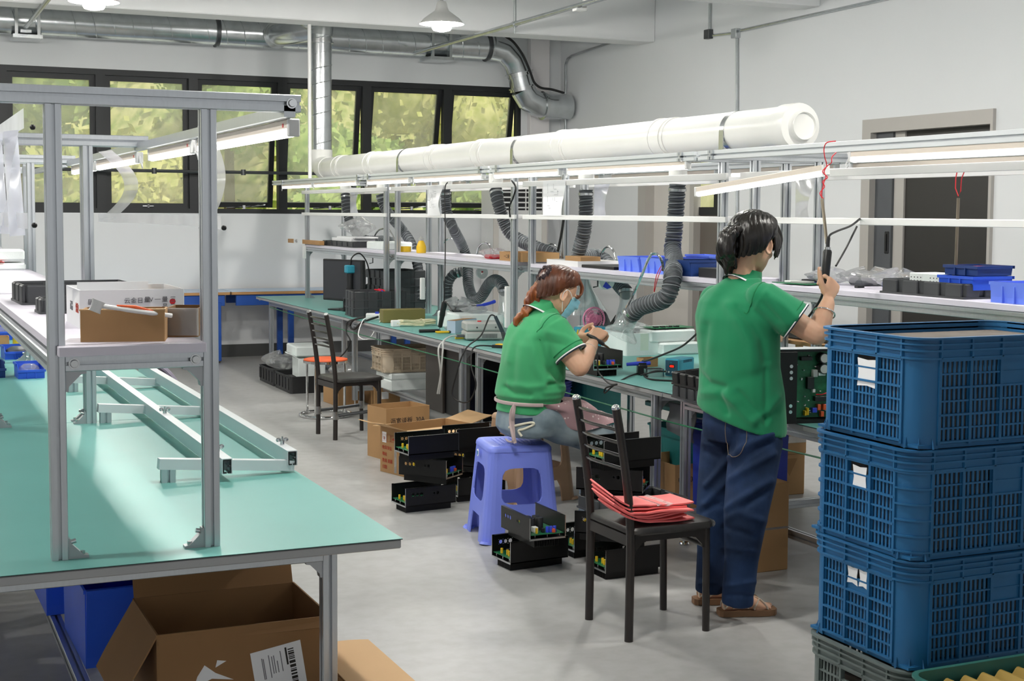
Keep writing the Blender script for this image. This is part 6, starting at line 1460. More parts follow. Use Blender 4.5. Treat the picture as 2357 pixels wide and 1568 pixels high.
def haircap(m, line, k=1.0, th=.008, seed=1, tie=(-.10, 0, .05)):
    rnd = random.Random(seed); ph = [rnd.uniform(0, 6) for _ in range(6)]
    def f(u, v):
        a = 2 * PI * u; l = line(((a + PI) % (2 * PI)) - PI)
        t = R(l) + (R(89.5) - R(l)) * v
        strand = .0022 * math.sin(26 * a + 5 * math.sin(3 * t) + ph[0]) * math.cos(t) + .0016 * math.sin(47 * a + 9 * t + ph[1]) * math.cos(t)
        lift = .012 * math.sin(PI * min(1, v * 1.3)) + strand; ct = math.cos(max(t, -.42)) * (1 + .25 * min(0, t + .42))
        return (-.014 + (.094 * k + lift) * ct * math.cos(a), (.076 * k + lift) * ct * math.sin(a), .022 + (.094 * k + lift) * math.sin(t) * (1.3 if t < 0 else 1))
    return place(G().grid(f, 96, 24, th), m)
def lock(g, pts, r0, r1, n=8, flat=1.0):
    P = sm(pts, 5); k = len(P)
    g.tube(P, [((r0 + (r1 - r0) * (i / (k - 1))) * (.5 + .5 * min(1, 4 * i / k)), (r0 + (r1 - r0) * i / (k - 1)) * flat) for i in range(k)], n)
SKIN = pm('skin', 'DDAE90', .5, var=.03, scale=12, col2=None, sss=.12, bump=.04, bscale=180)
def fabric(name, col, var=.05, scale=5, bump=.06, bs=500): return pm(name, col, .85, var=var, scale=scale, bump=bump, bscale=bs, sheen=.2, spec=.25)
GREEN = fabric('green_polo_fabric', '1F8358'); GREEN2 = fabric('lighter_green_polo_fabric', '43A46C'); NAVY = fabric('navy_trim', '16202E'); WHITE = fabric('white_trim', 'F2F2F2', .01)
DENIM = pm('dark_blue_denim', '1A2A44', .85, var=0, col2='24395C', scale=5, bump=.12, bscale=400, spec=.2); DENIM2 = pm('faded_grey_denim', '75858E', .85, var=0, col2='98A6AC', scale=5, bump=.12, bscale=400, spec=.2)
HAIRB = pm('black_hair', '17130F', .32, var=.2, scale=40, spec=.5, bump=.25, bscale=90, stretch=(1, 1, .12)); HAIRR = pm('auburn_hair', '4A2818', .35, var=0, col2='6E3A1E', scale=9, spec=.5, bump=.3, bscale=90, stretch=(1, 1, .2)); HAIRT = pm('copper_hair', '6A3216', .35, var=0, col2='A8602E', scale=14, spec=.5, bump=.3, bscale=80, stretch=(1, 1, .25))
def ringtube(g, R0, r, off=0): g.tube([V(p) for p in R0], r, 6, closed=True)
def lerpring(A, B, t): return [tuple(V(a).lerp(V(b), t)) for a, b in zip(A, B)]
def sleeve_rings(a, b, r0, r1, fr, n=24):
    d = (b - a).normalized(); x = d.cross(V((0, 0, 1))).normalized(); y = d.cross(x); out = []
    for t in fr:
        c = a.lerp(b, t); r = r0 + (r1 - r0) * t; out.append([tuple(c + x * (r * math.cos(2 * PI * k / n)) + y * (r * 1.05 * math.sin(2 * PI * k / n))) for k in range(n)])
    return out

# ---------------------------------------------------------------- standing woman
FA = R(14)                                                    # facing
P1 = thing('person', 'standing woman with black ponytail, green polo shirt and jeans, raising a black-handled tool', 'person', (0, 0, 0))
pel, c7, hd = ad(1708, 945, 5.62), ad(1704, 648, 5.60), ad(1735, 558, 5.60)
rs, ls = ad(1752, 684, 5.47), ad(1645, 690, 5.74)
re, rw = ad(1880, 772, 5.43), ad(1906, 696, 5.55)
le, lw = ad(1690, 800, 5.92), ad(1760, 770, 6.08)
chest = lambda t: pel.lerp(c7, t)
g = G()
g.loft([ell(chest(t) + V((dx, 0, 0)), FA, a, b_) for t, dx, a, b_ in ((-.12, .0, .165, .105), (.1, 0, .155, .10), (.35, 0, .13, .09), (.6, 0, .145, .098), (.8, 0, .15, .09), (.93, .0, .12, .07), (1.0, .0, .06, .055))])
limb(g, [c7 + V((0, 0, -.04)), c7.lerp(hd, .45) + V((-.015, 0, 0)), hd + V((-.02, 0, -.03))], [.058, .051, .052])
m1 = headmat(hd, R(24), R(17), 0); head(g, m1)
limb(g, [ls, ls.lerp(le, .5), le], [.05, .045, .038]); limb(g, [le, le.lerp(lw, .4), lw], [.038, .037, .025])
limb(g, [rs, rs.lerp(re, .55) + V((0, 0, -.006)), re], [.052, .047, .041]); limb(g, [re, re.lerp(rw, .35), re.lerp(rw, .75), rw], [.041, .043, .033, .0265])
fx, rx, ux = _f, _r, _u
x_ = rx * .35 + fx * .40 + ux * .75; y_ = ux * .75 - rx * .45 - fx * .25
tip, tdir, tz = hand(g, rw + ux * .012, x_, y_, ((55, 75, 45), (62, 80, 45), (66, 82, 48), (70, 82, 50)), ((.55, .75, -.05), (.75, .62, -.05), (.8, .6, .05)))
hand(g, lw, fx * .4 + rx * .8, ux, ((35, 45, 30),) * 4, ((.6, .7, -.3), (.8, .5, -.3), (.9, .3, -.3)))
# legs and feet
ra, la = ad(1697, 1385, 5.53), ad(1634, 1366, 5.70)
def footmesh(g, heel, toe, s=1.0):
    d = (toe - heel); d.z = 0; L = d.length; d.normalize(); q = V((-d.y, d.x, 0))
    pr = [(-.01, .024, .05, .035), (.04 * L / .23, .031, .06, .04), (.10 * L / .23, .033, .055, .036), (.15 * L / .23, .040, .045, .025), (.19 * L / .23, .042, .036, .016), (L, .030, .028, .010)]
    g.loft([[tuple(heel + d * x + q * (w * math.cos(2 * PI * k / 14)) + V((0, 0, zc + h * math.sin(2 * PI * k / 14)))) for k in range(14)] for x, w, zc, h in pr])
    for i in range(5):
        o = .028 - .0145 * i; l = L + .012 - .006 * i * i * .5; g.tube([heel + d * (l - .035) + q * o + V((0, 0, .03)), heel + d * l + q * o + V((0, 0, .027))], .0085 if i else .011, 8); g.ball(heel + d * l + q * o + V((0, 0, .027)), .0085 if i else .011, 8, 6)
rh, rt = az(1690, 1418, 0) + V((-.03, .02, 0)), az(1790, 1416, 0) + V((-.02, .03, 0)); lh = az(1622, 1394, 0) + V((.0, .03, 0)); lt = lh + V((.2, -.06, 0))
footmesh(g, rh, rt); footmesh(g, lh, lt)
kn_r, kn_l = ad(1716, 1190, 5.47), ad(1648, 1180, 5.68)
hip_r, hip_l = ad(1742, 1000, 5.55), ad(1672, 990, 5.70)
limb(g, [hip_r, kn_r, V((rh.x + .03, rh.y, .09))], [.085, .055, .038]); limb(g, [hip_l, kn_l, V((lh.x + .03, lh.y, .09))], [.085, .055, .038])
BODY1 = fuse('body', g, .0042, SKIN, P1, 3)
eyes(m1, P1, SKIN)
nail = pm('fingernail', 'F0D8C8', .25, var=0)
ob('thumbnail', G(MX.Translation(tip + tz * .0066 - tdir * .004) @ MX((tdir, tz.cross(tdir), tz)).transposed().to_4x4()).ball((0, 0, 0), (.0085, .0066, .0025), 10, 6), nail, P1)
# shirt
def pxy(p):
    d = p - CAMP; z = d.dot(_f); return CX + FPX * d.dot(_r) / z, PY0 - FPX * d.dot(_u) / z
def folder(lines, base=None):
    """cloth folds: each line is a run of image points, a height (negative = valley) and a width in pixels"""
    segs = [(a, b_, h, w) for pts, h, w in lines for a, b_ in zip(pts, pts[1:])]
    def f(p, n):
        x, y = pxy(p); k = max(0, min(1, .25 - n.dot(_f) * 1.6)); d = base(p) if base else 0; best = {}
        if k > 0:
            for i, (pts, h, w) in enumerate(lines):
                m_ = 1e9
                for a, b_ in zip(pts, pts[1:]):
                    vx, vy = b_[0] - a[0], b_[1] - a[1]; t = max(0, min(1, ((x - a[0]) * vx + (y - a[1]) * vy) / (vx * vx + vy * vy)))
                    m_ = min(m_, (x - a[0] - vx * t) ** 2 + (y - a[1] - vy * t) ** 2)
                if m_ < 9 * w * w: d += k * h * math.exp(-m_ / (w * w))
        return d
    return f
folds1 = folder([([(1694, 708), (1728, 742), (1753, 782), (1762, 830)], -.012, 10), ([(1676, 704), (1700, 735), (1728, 790), (1735, 850)], .010, 14), ([(1626, 750), (1620, 800), (1618, 840)], -.006, 9), ([(1645, 725), (1638, 800)], .005, 14), ([(1606, 856), (1630, 882), (1668, 893)], -.013, 8), ([(1690, 878), (1745, 862)], -.005, 14), ([(1620, 905), (1655, 905), (1690, 925)], .010, 11),
 ([(1672, 900), (1700, 940), (1734, 975)], .010, 10), ([(1660, 905), (1672, 950)], -.009, 7), ([(1700, 905), (1735, 940), (1765, 965)], -.009, 8), ([(1790, 915), (1765, 950), (1735, 968)], .008, 8), ([(1762, 850), (1764, 975)], -.006, 5), ([(1765, 675), (1800, 700), (1836, 735)], .006, 9), ([(1755, 700), (1790, 735)], -.006, 8), ([(1770, 690), (1812, 745)], .005, 7), ([(1660, 660), (1630, 700), (1612, 760)], .008, 12)],
 lambda p: .003 * math.sin(17 * p.y + 9 * p.z + 11 * p.x))
g = G()
hem = [ell(pel + V((-.005, 0, -.035 + dz)), FA, a, b_, 36, 2.3, (.055, -.012)) for dz, a, b_ in ((0, .196, .137), (.02, .196, .138))]
g.loft(hem + [ell(chest(t) + V((dx, 0, 0)), FA, a, b_, 36) for t, dx, a, b_ in ((.16, -.006, .186, .132), (.35, -.012, .176, .126), (.55, -.014, .182, .128), (.72, -.014, .19, .124), (.84, -.008, .182, .108), (.92, .0, .150, .09), (.985, .004, .085, .07), (1.03, .014, .066, .060))])
SE = .62
for a, b_, r0 in ((rs, re, .067), (ls, le, .066)):
    i_ = a + (c7 - a) * .25
    g.loft([lerpring(sleeve_rings(a, b_, r0 * .92, r0, [0])[0], [tuple(i_)] * 24, .55)] + sleeve_rings(a, b_, r0, r0 * 1.2, [0, .2, .4, SE])); g.ball(a, r0 * .93, 16, 12)
sh1 = fuse('polo_shirt', g, .0065, GREEN, P1, 5, folds1)
for a, b_, r0 in ((rs, re, .067), (ls, le, .066)):
    q = sleeve_rings(a, b_, r0, r0 * 1.2, [SE - .075, SE - .005, SE + .012, SE + .03])
    grow = lambda rg, k: [tuple(V(p) + (V(p) - sum((V(x) for x in rg), V()) / len(rg)) * k) for p in rg]
    ob('cuff_seam', (lambda gg: (ringtube(gg, grow(q[0], .012), .0022), gg)[1])(G()), pm('dark_green_seam', '14764A', .9), sh1)
    ob('white_stripe', G().loft([grow(q[1], .02), grow(q[2], .02), grow(q[2], -.06), grow(q[1], -.06)], False, False), WHITE, sh1)
    ob('navy_stripe', G().loft([grow(q[2], .02), grow(q[3], .018), grow(q[3], -.1), grow(q[2], -.06)], False, False), NAVY, sh1)
def snap(o, pts, off):
    out = []
    for p in pts:
        ok, l, n, i = o.closest_point_on_mesh(p); out.append(l + n * off)
    return out
def collar(c, ang, r, parent, mat, lean=(0, 0), h=.05):
    A = [ell(c + V((lean[0] * dz / h, lean[1] * dz / h, dz)), ang, r * k, r * k * 1.05, 28, 2, (0, tl)) for dz, k, tl in ((-.014, 1.24, -.05), (.012, 1.16, -.03), (h, 1.0, -.012), (h - .004, .93, -.012), (.0, 1.05, -.02))]
    o = ob('collar', G().loft(A, False, False), mat, parent, 60)
    B = [lerpring(A[0], A[1], t) for t in (-.18, .22)]; k2 = lambda rg, k: [tuple(V(p) + (V(p) - c) * k) for p in rg]
    ob('white_stripe', G().loft([k2(B[1], .035), k2(B[0], .035), k2(B[0], -.05)], False, False), WHITE, o)
    B2 = [lerpring(A[0], A[1], t) for t in (-.30, -.18)]; ob('navy_stripe', G().loft([k2(B2[1], .03), k2(B2[0], .04), k2(B2[0], -.05)], False, False), NAVY, o)
collar(c7 + V((.018, .004, -.008)), FA, .058, sh1, GREEN, (.015, 0), .05)
def armhole(s, e, c, r, parent):
    d = ((e - s).normalized() * .65 + V((0, 0, -.1)) + (s - c).normalized() * .4).normalized(); x = d.orthogonal().normalized(); y = d.cross(x)
    P_ = [s - d * .012 + x * (r * math.cos(2 * PI * k / 28)) + y * (r * math.sin(2 * PI * k / 28)) for k in range(28)]
    ob('armhole_seam', G().tube(snap(parent, P_, .0005), .0022, 5, closed=True), pm('seam_green', '157848', .9), parent)
armhole(rs, re, chest(.7), .072, sh1)
# jeans
folds2 = folder([([(1775, 1000), (1720, 1025), (1680, 1052)], .012, 9), ([(1770, 1020), (1720, 1050), (1690, 1075)], -.010, 8), ([(1780, 1045), (1730, 1075), (1684, 1102)], .011, 9), ([(1772, 1108), (1720, 1140), (1672, 1172)], .012, 10), ([(1765, 1130), (1715, 1165)], -.009, 9), ([(1755, 1200), (1700, 1180), (1672, 1195)], .009, 9), ([(1670, 1215), (1735, 1235)], -.008, 8), ([(1662, 1260), (1735, 1270)], .006, 8), ([(1665, 1350), (1735, 1340)], .007, 7), ([(1662, 1370), (1735, 1372)], -.006, 6),
 ([(1678, 1052), (1650, 1090), (1626, 1118)], .012, 8), ([(1622, 1020), (1660, 1030)], .009, 8), ([(1622, 1040), (1655, 1055)], -.008, 7), ([(1670, 1110), (1625, 1160)], .010, 8), ([(1612, 1180), (1655, 1160)], -.008, 8), ([(1610, 1345), (1640, 1340)], .007, 7), ([(1692, 960), (1688, 1010), (1684, 1040)], -.012, 8)])
g = G()
g.loft([ell(pel + V((0, 0, dz)), FA, a, b_, 30) for dz, a, b_ in ((.06, .158, .112), (0, .166, .120), (-.06, .172, .126), (-.12, .165, .118))])
ra.z = .075; la.z = .075
def leg(g, a, k, b_, R_, n=20):
    P_ = sm([a, a.lerp(k, .5), k, k.lerp(b_, .5), b_], 5); q = []
    for i in range(4): q += [R_[i] + (R_[i + 1] - R_[i]) * j / 5 for j in range(5)]
    g.tube(P_, q + [R_[-1]], n); g.ball(a, R_[0] * .98, 16, 10)
leg(g, hip_r + V((0, 0, -.02)), kn_r, ra, [.104, .098, .085, .066, .062]); leg(g, hip_l + V((0, 0, -.02)), kn_l, la, [.102, .092, .08, .064, .06])
jn = fuse('jeans', g, .0065, DENIM, P1, 5, folds2)
u = V((-math.sin(FA), math.cos(FA), 0)); f = V((math.cos(FA), math.sin(FA), 0))
pk = [pel - f * .138 + u * dx + V((0, 0, dz)) for dx, dz in ((-.135, -.03), (-.03, -.03), (-.035, -.13), (-.082, -.16), (-.13, -.13))]
ob('pocket_stitching', G().tube(snap(jn, sm(pk[1:] + pk[:1], 6), .001), .0014, 5), pm('tan_thread', '8A7A66', .8), jn)
# sandals
SOLE = pm('tan_sole', '8E6A4C', .7); STRAP = pm('cream_strap', 'D8C8B4', .6)
def sandal(heel, toe, label):
    d = (toe - heel); d.z = 0; L = d.length; d.normalize(); q = V((-d.y, d.x, 0))
    pr = [(-.035, .022), (-.02, .034), (.03, .037), (.09, .036), (.15, .045), (.2, .045), (.235, .036), (.25, .018)]
    o = [heel + d * (x * L / .22) + q * w for x, w in pr] + [heel + d * (x * L / .22) - q * w for x, w in reversed(pr)]
    s = ob('sandal', G().prism([(p.x, p.y) for p in o], .002, .026), SOLE, P1)
    g = G()
    W = lambda x, w, z: heel + d * (x * L / .22) + q * w + V((0, 0, z))
    for pts in ([(.03, -.038, .025), (.06, -.03, .07), (.09, .0, .088), (.07, .034, .07), (.02, .038, .026)], [(.10, -.042, .025), (.11, -.03, .06), (.115, 0, .072), (.11, .034, .055), (.10, .043, .026)], [(.12, -.044, .025), (.15, -.02, .055), (.18, .02, .05), (.20, .046, .026)], [(.20, -.046, .025), (.175, -.02, .05), (.145, .02, .056), (.12, .045, .026)], [(-.02, -.03, .03), (-.038, .0, .06), (-.02, .03, .03)], [(-.01, -.034, .03), (.04, -.036, .085), (.08, -.015, .09)]):
        g = G(); P_ = snap(BODY1, sm([W(*p) for p in pts], 6), .002); g.tube(P_, [(.0052, .0035)] * len(P_), 7); ob('strap', g, STRAP, s)
sandal(rh, rt, ''); sandal(lh, lt, '')
# hair
def line1(a):
    b_ = abs(a) / PI * 180
    return 30 if b_ < 30 else 30 - 24 * (b_ - 30) / 45 if b_ < 75 else 6 - 14 * (b_ - 75) / 22 if b_ < 97 else -8 - 52 * ((b_ - 97) / 83) ** .4
ob('hair', haircap(m1, line1, 1.03, .010, 3), HAIRB, P1, 60)
tie = m1 @ V((-.118, 0, .018))
g = G()
for k in range(15):
    rnd = random.Random(k); dx, dy = rnd.uniform(-.024, .024), rnd.uniform(-.03, .03); e = ad(1682 + rnd.uniform(-12, 14), 622 + rnd.uniform(-16, 12), 5.56 + dy)
    lock(g, [tie + V((.01, dy * .3, .005)), tie + V((-.035 + dx, dy * .8, -.02)), tie + V((-.045 + dx * 1.3, dy, -.085)), tie.lerp(e, .7) + V((-.018 + dx, dy, -.0)), e], .027, .009)
pt = fuse('ponytail', g, .0042, HAIRB, P1, 2, lambda p, n: .0022 * math.sin(260 * p.x + 60 * p.z) + .0016 * math.sin(330 * p.y + 90 * p.x))
ob('hair_tie', G(MX.Translation(tie) @ MX.Rotation(R(60), 4, 'Y')).lathe([(.022, -.008), (.028, 0), (.022, .008), (.016, 0)], 16, caps=False), M['rubber'], P1)
g = G()
for k in range(12):                                           # bangs and side strands
    rnd = random.Random(40 + k); y0 = -.07 + .0125 * k
    a = m1 @ V((.055 - .9 * y0 * y0 * 4, y0 * .9, .082)); b_ = m1 @ V((.094 - 5 * y0 * y0, y0 * 1.06, .045)); c = m1 @ V((.101 - 5.5 * y0 * y0, y0 * 1.10, .01)); e = m1 @ V((.098 - 6.0 * y0 * y0, y0 * 1.1, -.012 - .03 * (abs(y0) > .05)))
    lock(g, [a, b_, c, e], .012, .003)
for s in (-1, 1):
    for k in range(4): lock(g, [m1 @ V((.05 - .012 * k, s * .068, .06)), m1 @ V((.06 - .012 * k, s * .079, .02)), m1 @ V((.058 - .006 * k, s * .078, -.025)), m1 @ V((.066 - .005 * k, s * .066, -.038 - .006 * (3 - k)))], .008, .0015)
fuse('bangs', g, .0038, HAIRB, P1, 2)
bc = re.lerp(rw, .66); d = (rw - re).normalized(); x = d.orthogonal().normalized(); y = d.cross(x)
ob('bracelet', G().tube([bc + x * (.041 * math.cos(a)) + y * (.041 * math.sin(a)) + d * (.012 * math.cos(a)) for a in [2 * PI * k / 36 for k in range(36)]], .0032, 8, closed=True), M['chrome'], P1)
# the tool she holds
t = thing('soldering_tool', 'black-handled tool on a metal rod on red wire, held up by the standing woman', 'tool', (0, 0, 0))
D = 5.62
tb, tt = ad(1898, 655, D), ad(1905, 575, D)
g = G(); g.tube([tt, tt.lerp(tb, .06), tt.lerp(tb, .5), tt.lerp(tb, .9), tb], [.014, .018, .017, .016, .012], 16); ob('handle', g, M['black'], t)
ob('collar', G().cyl(tt, tt + (tt - tb).normalized() * .01, .012), M['steel'], t)
ob('rod', G().tube([ad(1903, 560, D + .02), ad(1899, 520, D + .05), ad(1892, 458, D + .1)], .0065, 10), bpy.data.materials['worn_steel'], t)
tw = [(1892, 458), (1891, 445), (1894, 430), (1897, 418), (1901, 408), (1897, 395), (1903, 380)]
ob('red_wire', G().tube(sm([ad(x, y, D + .12) for x, y in tw] + [ad(1898, 360, D + .1), ad(1897, 340, D + .09), ad(1904, 328, D + .08), ad(1924, 325, D + .08)], 4), .0022, 6), M['red'], t)
ob('red_wire', G().tube(sm([ad(x + 4 * (-1) ** i, y, D + .12) for i, (x, y) in enumerate(tw)] + [ad(1914, 374, D + .1), ad(1915, 362, D + .1), ad(1925, 351, D + .1)], 4), .0022, 6), M['red'], t)
ob('cord', G().tube(sm([tt + V((0, 0, .0)), ad(1908, 545, D + .02), ad(1925, 533, D + .12), ad(1958, 520, D + .3), ad(1979, 504, D + .45)], 6), [.008] * 6 + [.0045] * 19, 8), M['rubber'], t)
ob('cord', G().tube(sm([ad(1972, 522, D + .45), ad(1948, 570, D + .3), ad(1924, 612, D + .18)], 5), .0045, 8), M['rubber'], t)
ob('cord', G().tube(sm([tb, ad(1897, 662, D), ad(1888, 690, D + .08), ad(1868, 720, D + .15), ad(1852, 740, D + .15), ad(1835, 756, D + .1)], 6), .005, 8), M['rubber'], t)

# ---------------------------------------------------------------- seated woman
FB = R(6)
P2 = thing('person', 'seated woman with auburn ponytail, blue face mask and green polo shirt, soldering', 'person', (0, 0, 0))
pel, c7, hd = ad(1219, 962, 6.93), ad(1248, 712, 6.93), ad(1287, 672, 6.93)
rs, ls = ad(1272, 752, 6.80), ad(1222, 750, 7.09)
re, rw = ad(1334, 846, 6.75), ad(1364, 792, 6.93)
le, lw = ad(1300, 820, 7.22), ad(1330, 786, 7.15)
g = G()
g.loft([ell(chest(t), FB, a, b_, 28, 2.3) for t, a, b_ in ((-.1, .165, .12), (.1, .16, .12), (.35, .14, .10), (.6, .145, .10), (.8, .15, .09), (.93, .12, .07), (1.0, .06, .055))])
limb(g, [c7 + V((-.01, 0, -.05)), c7.lerp(hd, .45) + V((-.006, 0, 0)), hd + V((-.02, 0, -.03))], [.06, .053, .055])
m2 = headmat(hd, R(4), R(30), 0); head(g, m2)
limb(g, [ls, ls.lerp(le, .5), le], [.052, .048, .041]); limb(g, [le, le.lerp(lw, .4), lw], [.041, .04, .028])
limb(g, [rs, rs.lerp(re, .55) + V((0, 0, -.008)), re], [.055, .053, .046]); limb(g, [re, re.lerp(rw, .35), re.lerp(rw, .78), rw], [.046, .047, .036, .029])
hand(g, rw + ux * .01, rx * .45 + ux * .5 + fx * .35, ux * .5 - rx * .62 + fx * .55, ((48, 62, 35), (58, 70, 40), (64, 74, 42), (68, 76, 44)), ((.75, .55, -.35), (.85, .2, -.45), (.9, .0, -.45)))
hand(g, lw, rx * .85 + ux * .25 - fx * .2, ux * .8 - rx * .2 - fx * .5, ((58, 62, 35), (62, 66, 38), (66, 70, 40), (70, 72, 40)), ((.6, .45, -.6), (.8, .0, -.6), (.85, -.2, -.5)))
kr, kl = ad(1388, 1012, 6.98), ad(1372, 985, 7.22); ar, al = ad(1356, 1186, 7.10), ad(1395, 1165, 7.35)
limb(g, [ad(1240, 966, 6.84), kr], [.085, .055]); limb(g, [ad(1215, 958, 7.05), kl], [.085, .055]); limb(g, [kr, ar], [.055, .036]); limb(g, [kl, al], [.055, .036])
fuse('body', g, .0044, SKIN, P2, 3)
eyes(m2, P2, SKIN)
g = G()
hemr = [ell(pel + V((-.015, 0, .035)), FB, .178, .132, 36, 2.3)]
bul = [ell(chest(t) + V((dx, 0, 0)), FB, a, b_, 36) for t, dx, a, b_ in ((.18, -.012, .182, .135), (.22, -.016, .200, .152), (.32, -.016, .200, .150), (.5, -.018, .192, .140), (.68, -.02, .192, .132), (.82, -.016, .186, .115), (.92, -.004, .150, .092), (.985, .004, .088, .07), (1.03, .014, .068, .062))]
g.loft(hemr + bul)
SE = .66
for a, b_, r0 in ((rs, re, .070), (ls, le, .068)):
    i_ = a + (c7 - a) * .25
    g.loft([lerpring(sleeve_rings(a, b_, r0 * .92, r0, [0])[0], [tuple(i_)] * 24, .55)] + sleeve_rings(a, b_, r0, r0 * 1.22, [0, .2, .4, SE])); g.ball(a, r0 * .93, 16, 12)
folds3 = folder([([(1242, 785), (1252, 825), (1264, 850), (1292, 874)], -.014, 8), ([(1225, 780), (1232, 840), (1255, 880)], .010, 12), ([(1163, 892), (1182, 906), (1220, 910)], -.013, 6), ([(1175, 885), (1215, 893), (1250, 890)], .010, 8), ([(1262, 886), (1302, 880)], -.016, 5), ([(1265, 872), (1302, 892)], .010, 6), ([(1255, 905), (1300, 900)], .009, 6), ([(1205, 800), (1202, 880)], .007, 12), ([(1185, 800), (1180, 880)], -.006, 8),
 ([(1262, 765), (1300, 775), (1318, 785)], .006, 7), ([(1258, 785), (1300, 795)], -.006, 6), ([(1272, 850), (1285, 875)], -.008, 6), ([(1215, 735), (1185, 780), (1172, 830)], .008, 10)], lambda p: .0025 * math.sin(21 * p.y + 11 * p.z))
sh2 = fuse('polo_shirt', g, .0065, GREEN2, P2, 5, folds3)
for a, b_, r0 in ((rs, re, .070), (ls, le, .068)):
    q = sleeve_rings(a, b_, r0, r0 * 1.22, [SE - .1, SE - .005, SE + .02, SE + .045])
    ob('cuff_seam', (lambda gg: (ringtube(gg, grow(q[0], .012), .0022), gg)[1])(G()), pm('green_seam', '1B8450', .9), sh2)
    ob('white_stripe', G().loft([grow(q[1], .02), grow(q[2], .02), grow(q[2], -.06), grow(q[1], -.06)], False, False), WHITE, sh2)
    ob('navy_stripe', G().loft([grow(q[2], .02), grow(q[3], .018), grow(q[3], -.1), grow(q[2], -.06)], False, False), NAVY, sh2)
collar(c7 + V((.0, 0, -.012)), FB, .064, sh2, GREEN2, (.022, 0), .055)
armhole(rs, re, chest(.7), .076, sh2)
# jeans, seated
g = G()
g.loft([ell(pel + V((dx, 0, dz)), FB, a, b_, 30, 2.5) for dz, dx, a, b_ in ((.055, -.01, .166, .125), (0, -.005, .18, .14), (-.045, .0, .185, .148), (-.075, .01, .175, .135), (-.083, .01, .15, .11))])
sz = .478
def seatleg(g, h, k, a):
    P_ = sm([h, h.lerp(k, .5), k + V((0, 0, -.0)), k.lerp(a, .08) + V((-.02, 0, 0)), k.lerp(a, .5) + V((-.015, 0, 0)), a], 5); R_ = [.095, .09, .075, .072, .066, .056]; q = []
    for i in range(5): q += [R_[i] + (R_[i + 1] - R_[i]) * j / 5 for j in range(5)]
    g.tube(P_, q + [R_[-1]], 20); g.ball(h, R_[0], 14, 10)
hr, hl = ad(1243, 963, 6.84), ad(1216, 957, 7.03)
hr.z = max(hr.z, sz + .09); hl.z = max(hl.z, sz + .09)
seatleg(g, hr, kr, ar); seatleg(g, hl, kl, al)
jn2 = fuse('jeans', g, .0065, DENIM2, P2, 4, lambda p, n: .0035 * math.sin(34 * p.x - 22 * p.z + 9 * p.y) + .0025 * math.sin(25 * p.y + 30 * p.z))
u = V((-math.sin(FB), math.cos(FB), 0)); f = V((math.cos(FB), math.sin(FB), 0))
def seatpt(a, dz, k=1.01): return pel + V((-.005, 0, dz)) + u * (.182 * k * math.sin(a)) + f * (-.142 * k * math.cos(a))
ob('pocket_patch', G().grid(lambda q, w: seatpt(-.28 - .75 * q, .015 - .035 * w + .012 * q, 1.045), 10, 4, .002), pm('dark_denim_patch', '2A3A56', .85), jn2)
ob('frayed_thread', G().tube(sm([seatpt(-.3, -.03, 1.06), seatpt(-.6, -.012, 1.06), seatpt(-1.0, .004, 1.06), seatpt(-1.06, -.006, 1.06), seatpt(-.8, -.028, 1.06), seatpt(-.62, -.04, 1.06), seatpt(-.72, -.065, 1.06)], 5), .006, 7), pm('cream_fray', 'DDD8C4', .9), jn2)
# apron
AP = bpy.data.materials.new('dotted_apron'); AP.use_nodes = True; nt = AP.node_tree; b = nt.nodes['Principled BSDF']; b.inputs['Roughness'].default_value = .9
vo = nt.nodes.new('ShaderNodeTexVoronoi'); vo.inputs['Scale'].default_value = 42; tc = nt.nodes.new('ShaderNodeTexCoord'); nt.links.new(tc.outputs['Object'], vo.inputs['Vector'])
rp = nt.nodes.new('ShaderNodeValToRGB'); rp.color_ramp.elements[0].position = .16; rp.color_ramp.elements[0].color = lin('E6DADA'); rp.color_ramp.elements[1].position = .24; rp.color_ramp.elements[1].color = lin('AD8C90')
nt.links.new(vo.outputs['Distance'], rp.inputs[0]); nt.links.new(rp.outputs[0], b.inputs['Base Color'])
def apron(q, w):
    a = R(-138) + R(220) * q                                   # 0 = front, negative = right side
    base = chest(.17) + V((-.012, 0, 0)) + u * (-.198 * math.sin(-a) * 1.0) + f * (.150 * math.cos(a))
    side = math.sin(-a)                                        # 1 on the right side
    drop = V((0, 0, -.105 - .02 * side)) + f * (.03 + .22 * max(0, math.cos(a)) + .16 * max(0, side)) + u * (-.03 * side)
    fold = .010 * math.sin(11 * w + 5 * q) * w + .008 * math.sin(23 * q) * w
    p = base + drop * w + V((0, 0, .03 * math.sin(PI * w))) + f * fold
    return (p.x, p.y, p.z + fold)
ob('apron', G().grid(apron, 40, 16, .003), AP, P2, 60)
TIEM = fabric('greyish_pink_tie', 'B9A6A4')
wr = [chest(.165) + V((-.012, 0, 0)) + u * (.203 * math.sin(a)) - f * (.156 * math.cos(a)) for a in [R(-75) + R(165) * k / 14 for k in range(15)]]
ob('apron_tie', G().tube(wr, [(.006, .009)] * 15, 8), TIEM, P2)
kn = wr[4]
ob('apron_tie', G().tube(sm([kn, kn + V((-.012, -.01, -.05)), kn + V((-.006, .005, -.09)), kn + V((-.014, -.02, -.15)), kn + V((-.01, -.03, -.185))], 5), [(.004, .009)] * 21, 8), TIEM, P2)
ob('apron_tie', G().tube(sm([kn, kn + V((-.016, .01, -.04)), kn + V((-.02, .004, -.1)), kn + V((-.02, -.03, -.17)), kn + V((-.008, .05, -.188)), kn + V((.0, .10, -.186))], 5), [(.004, .007)] * 26, 8), TIEM, P2)
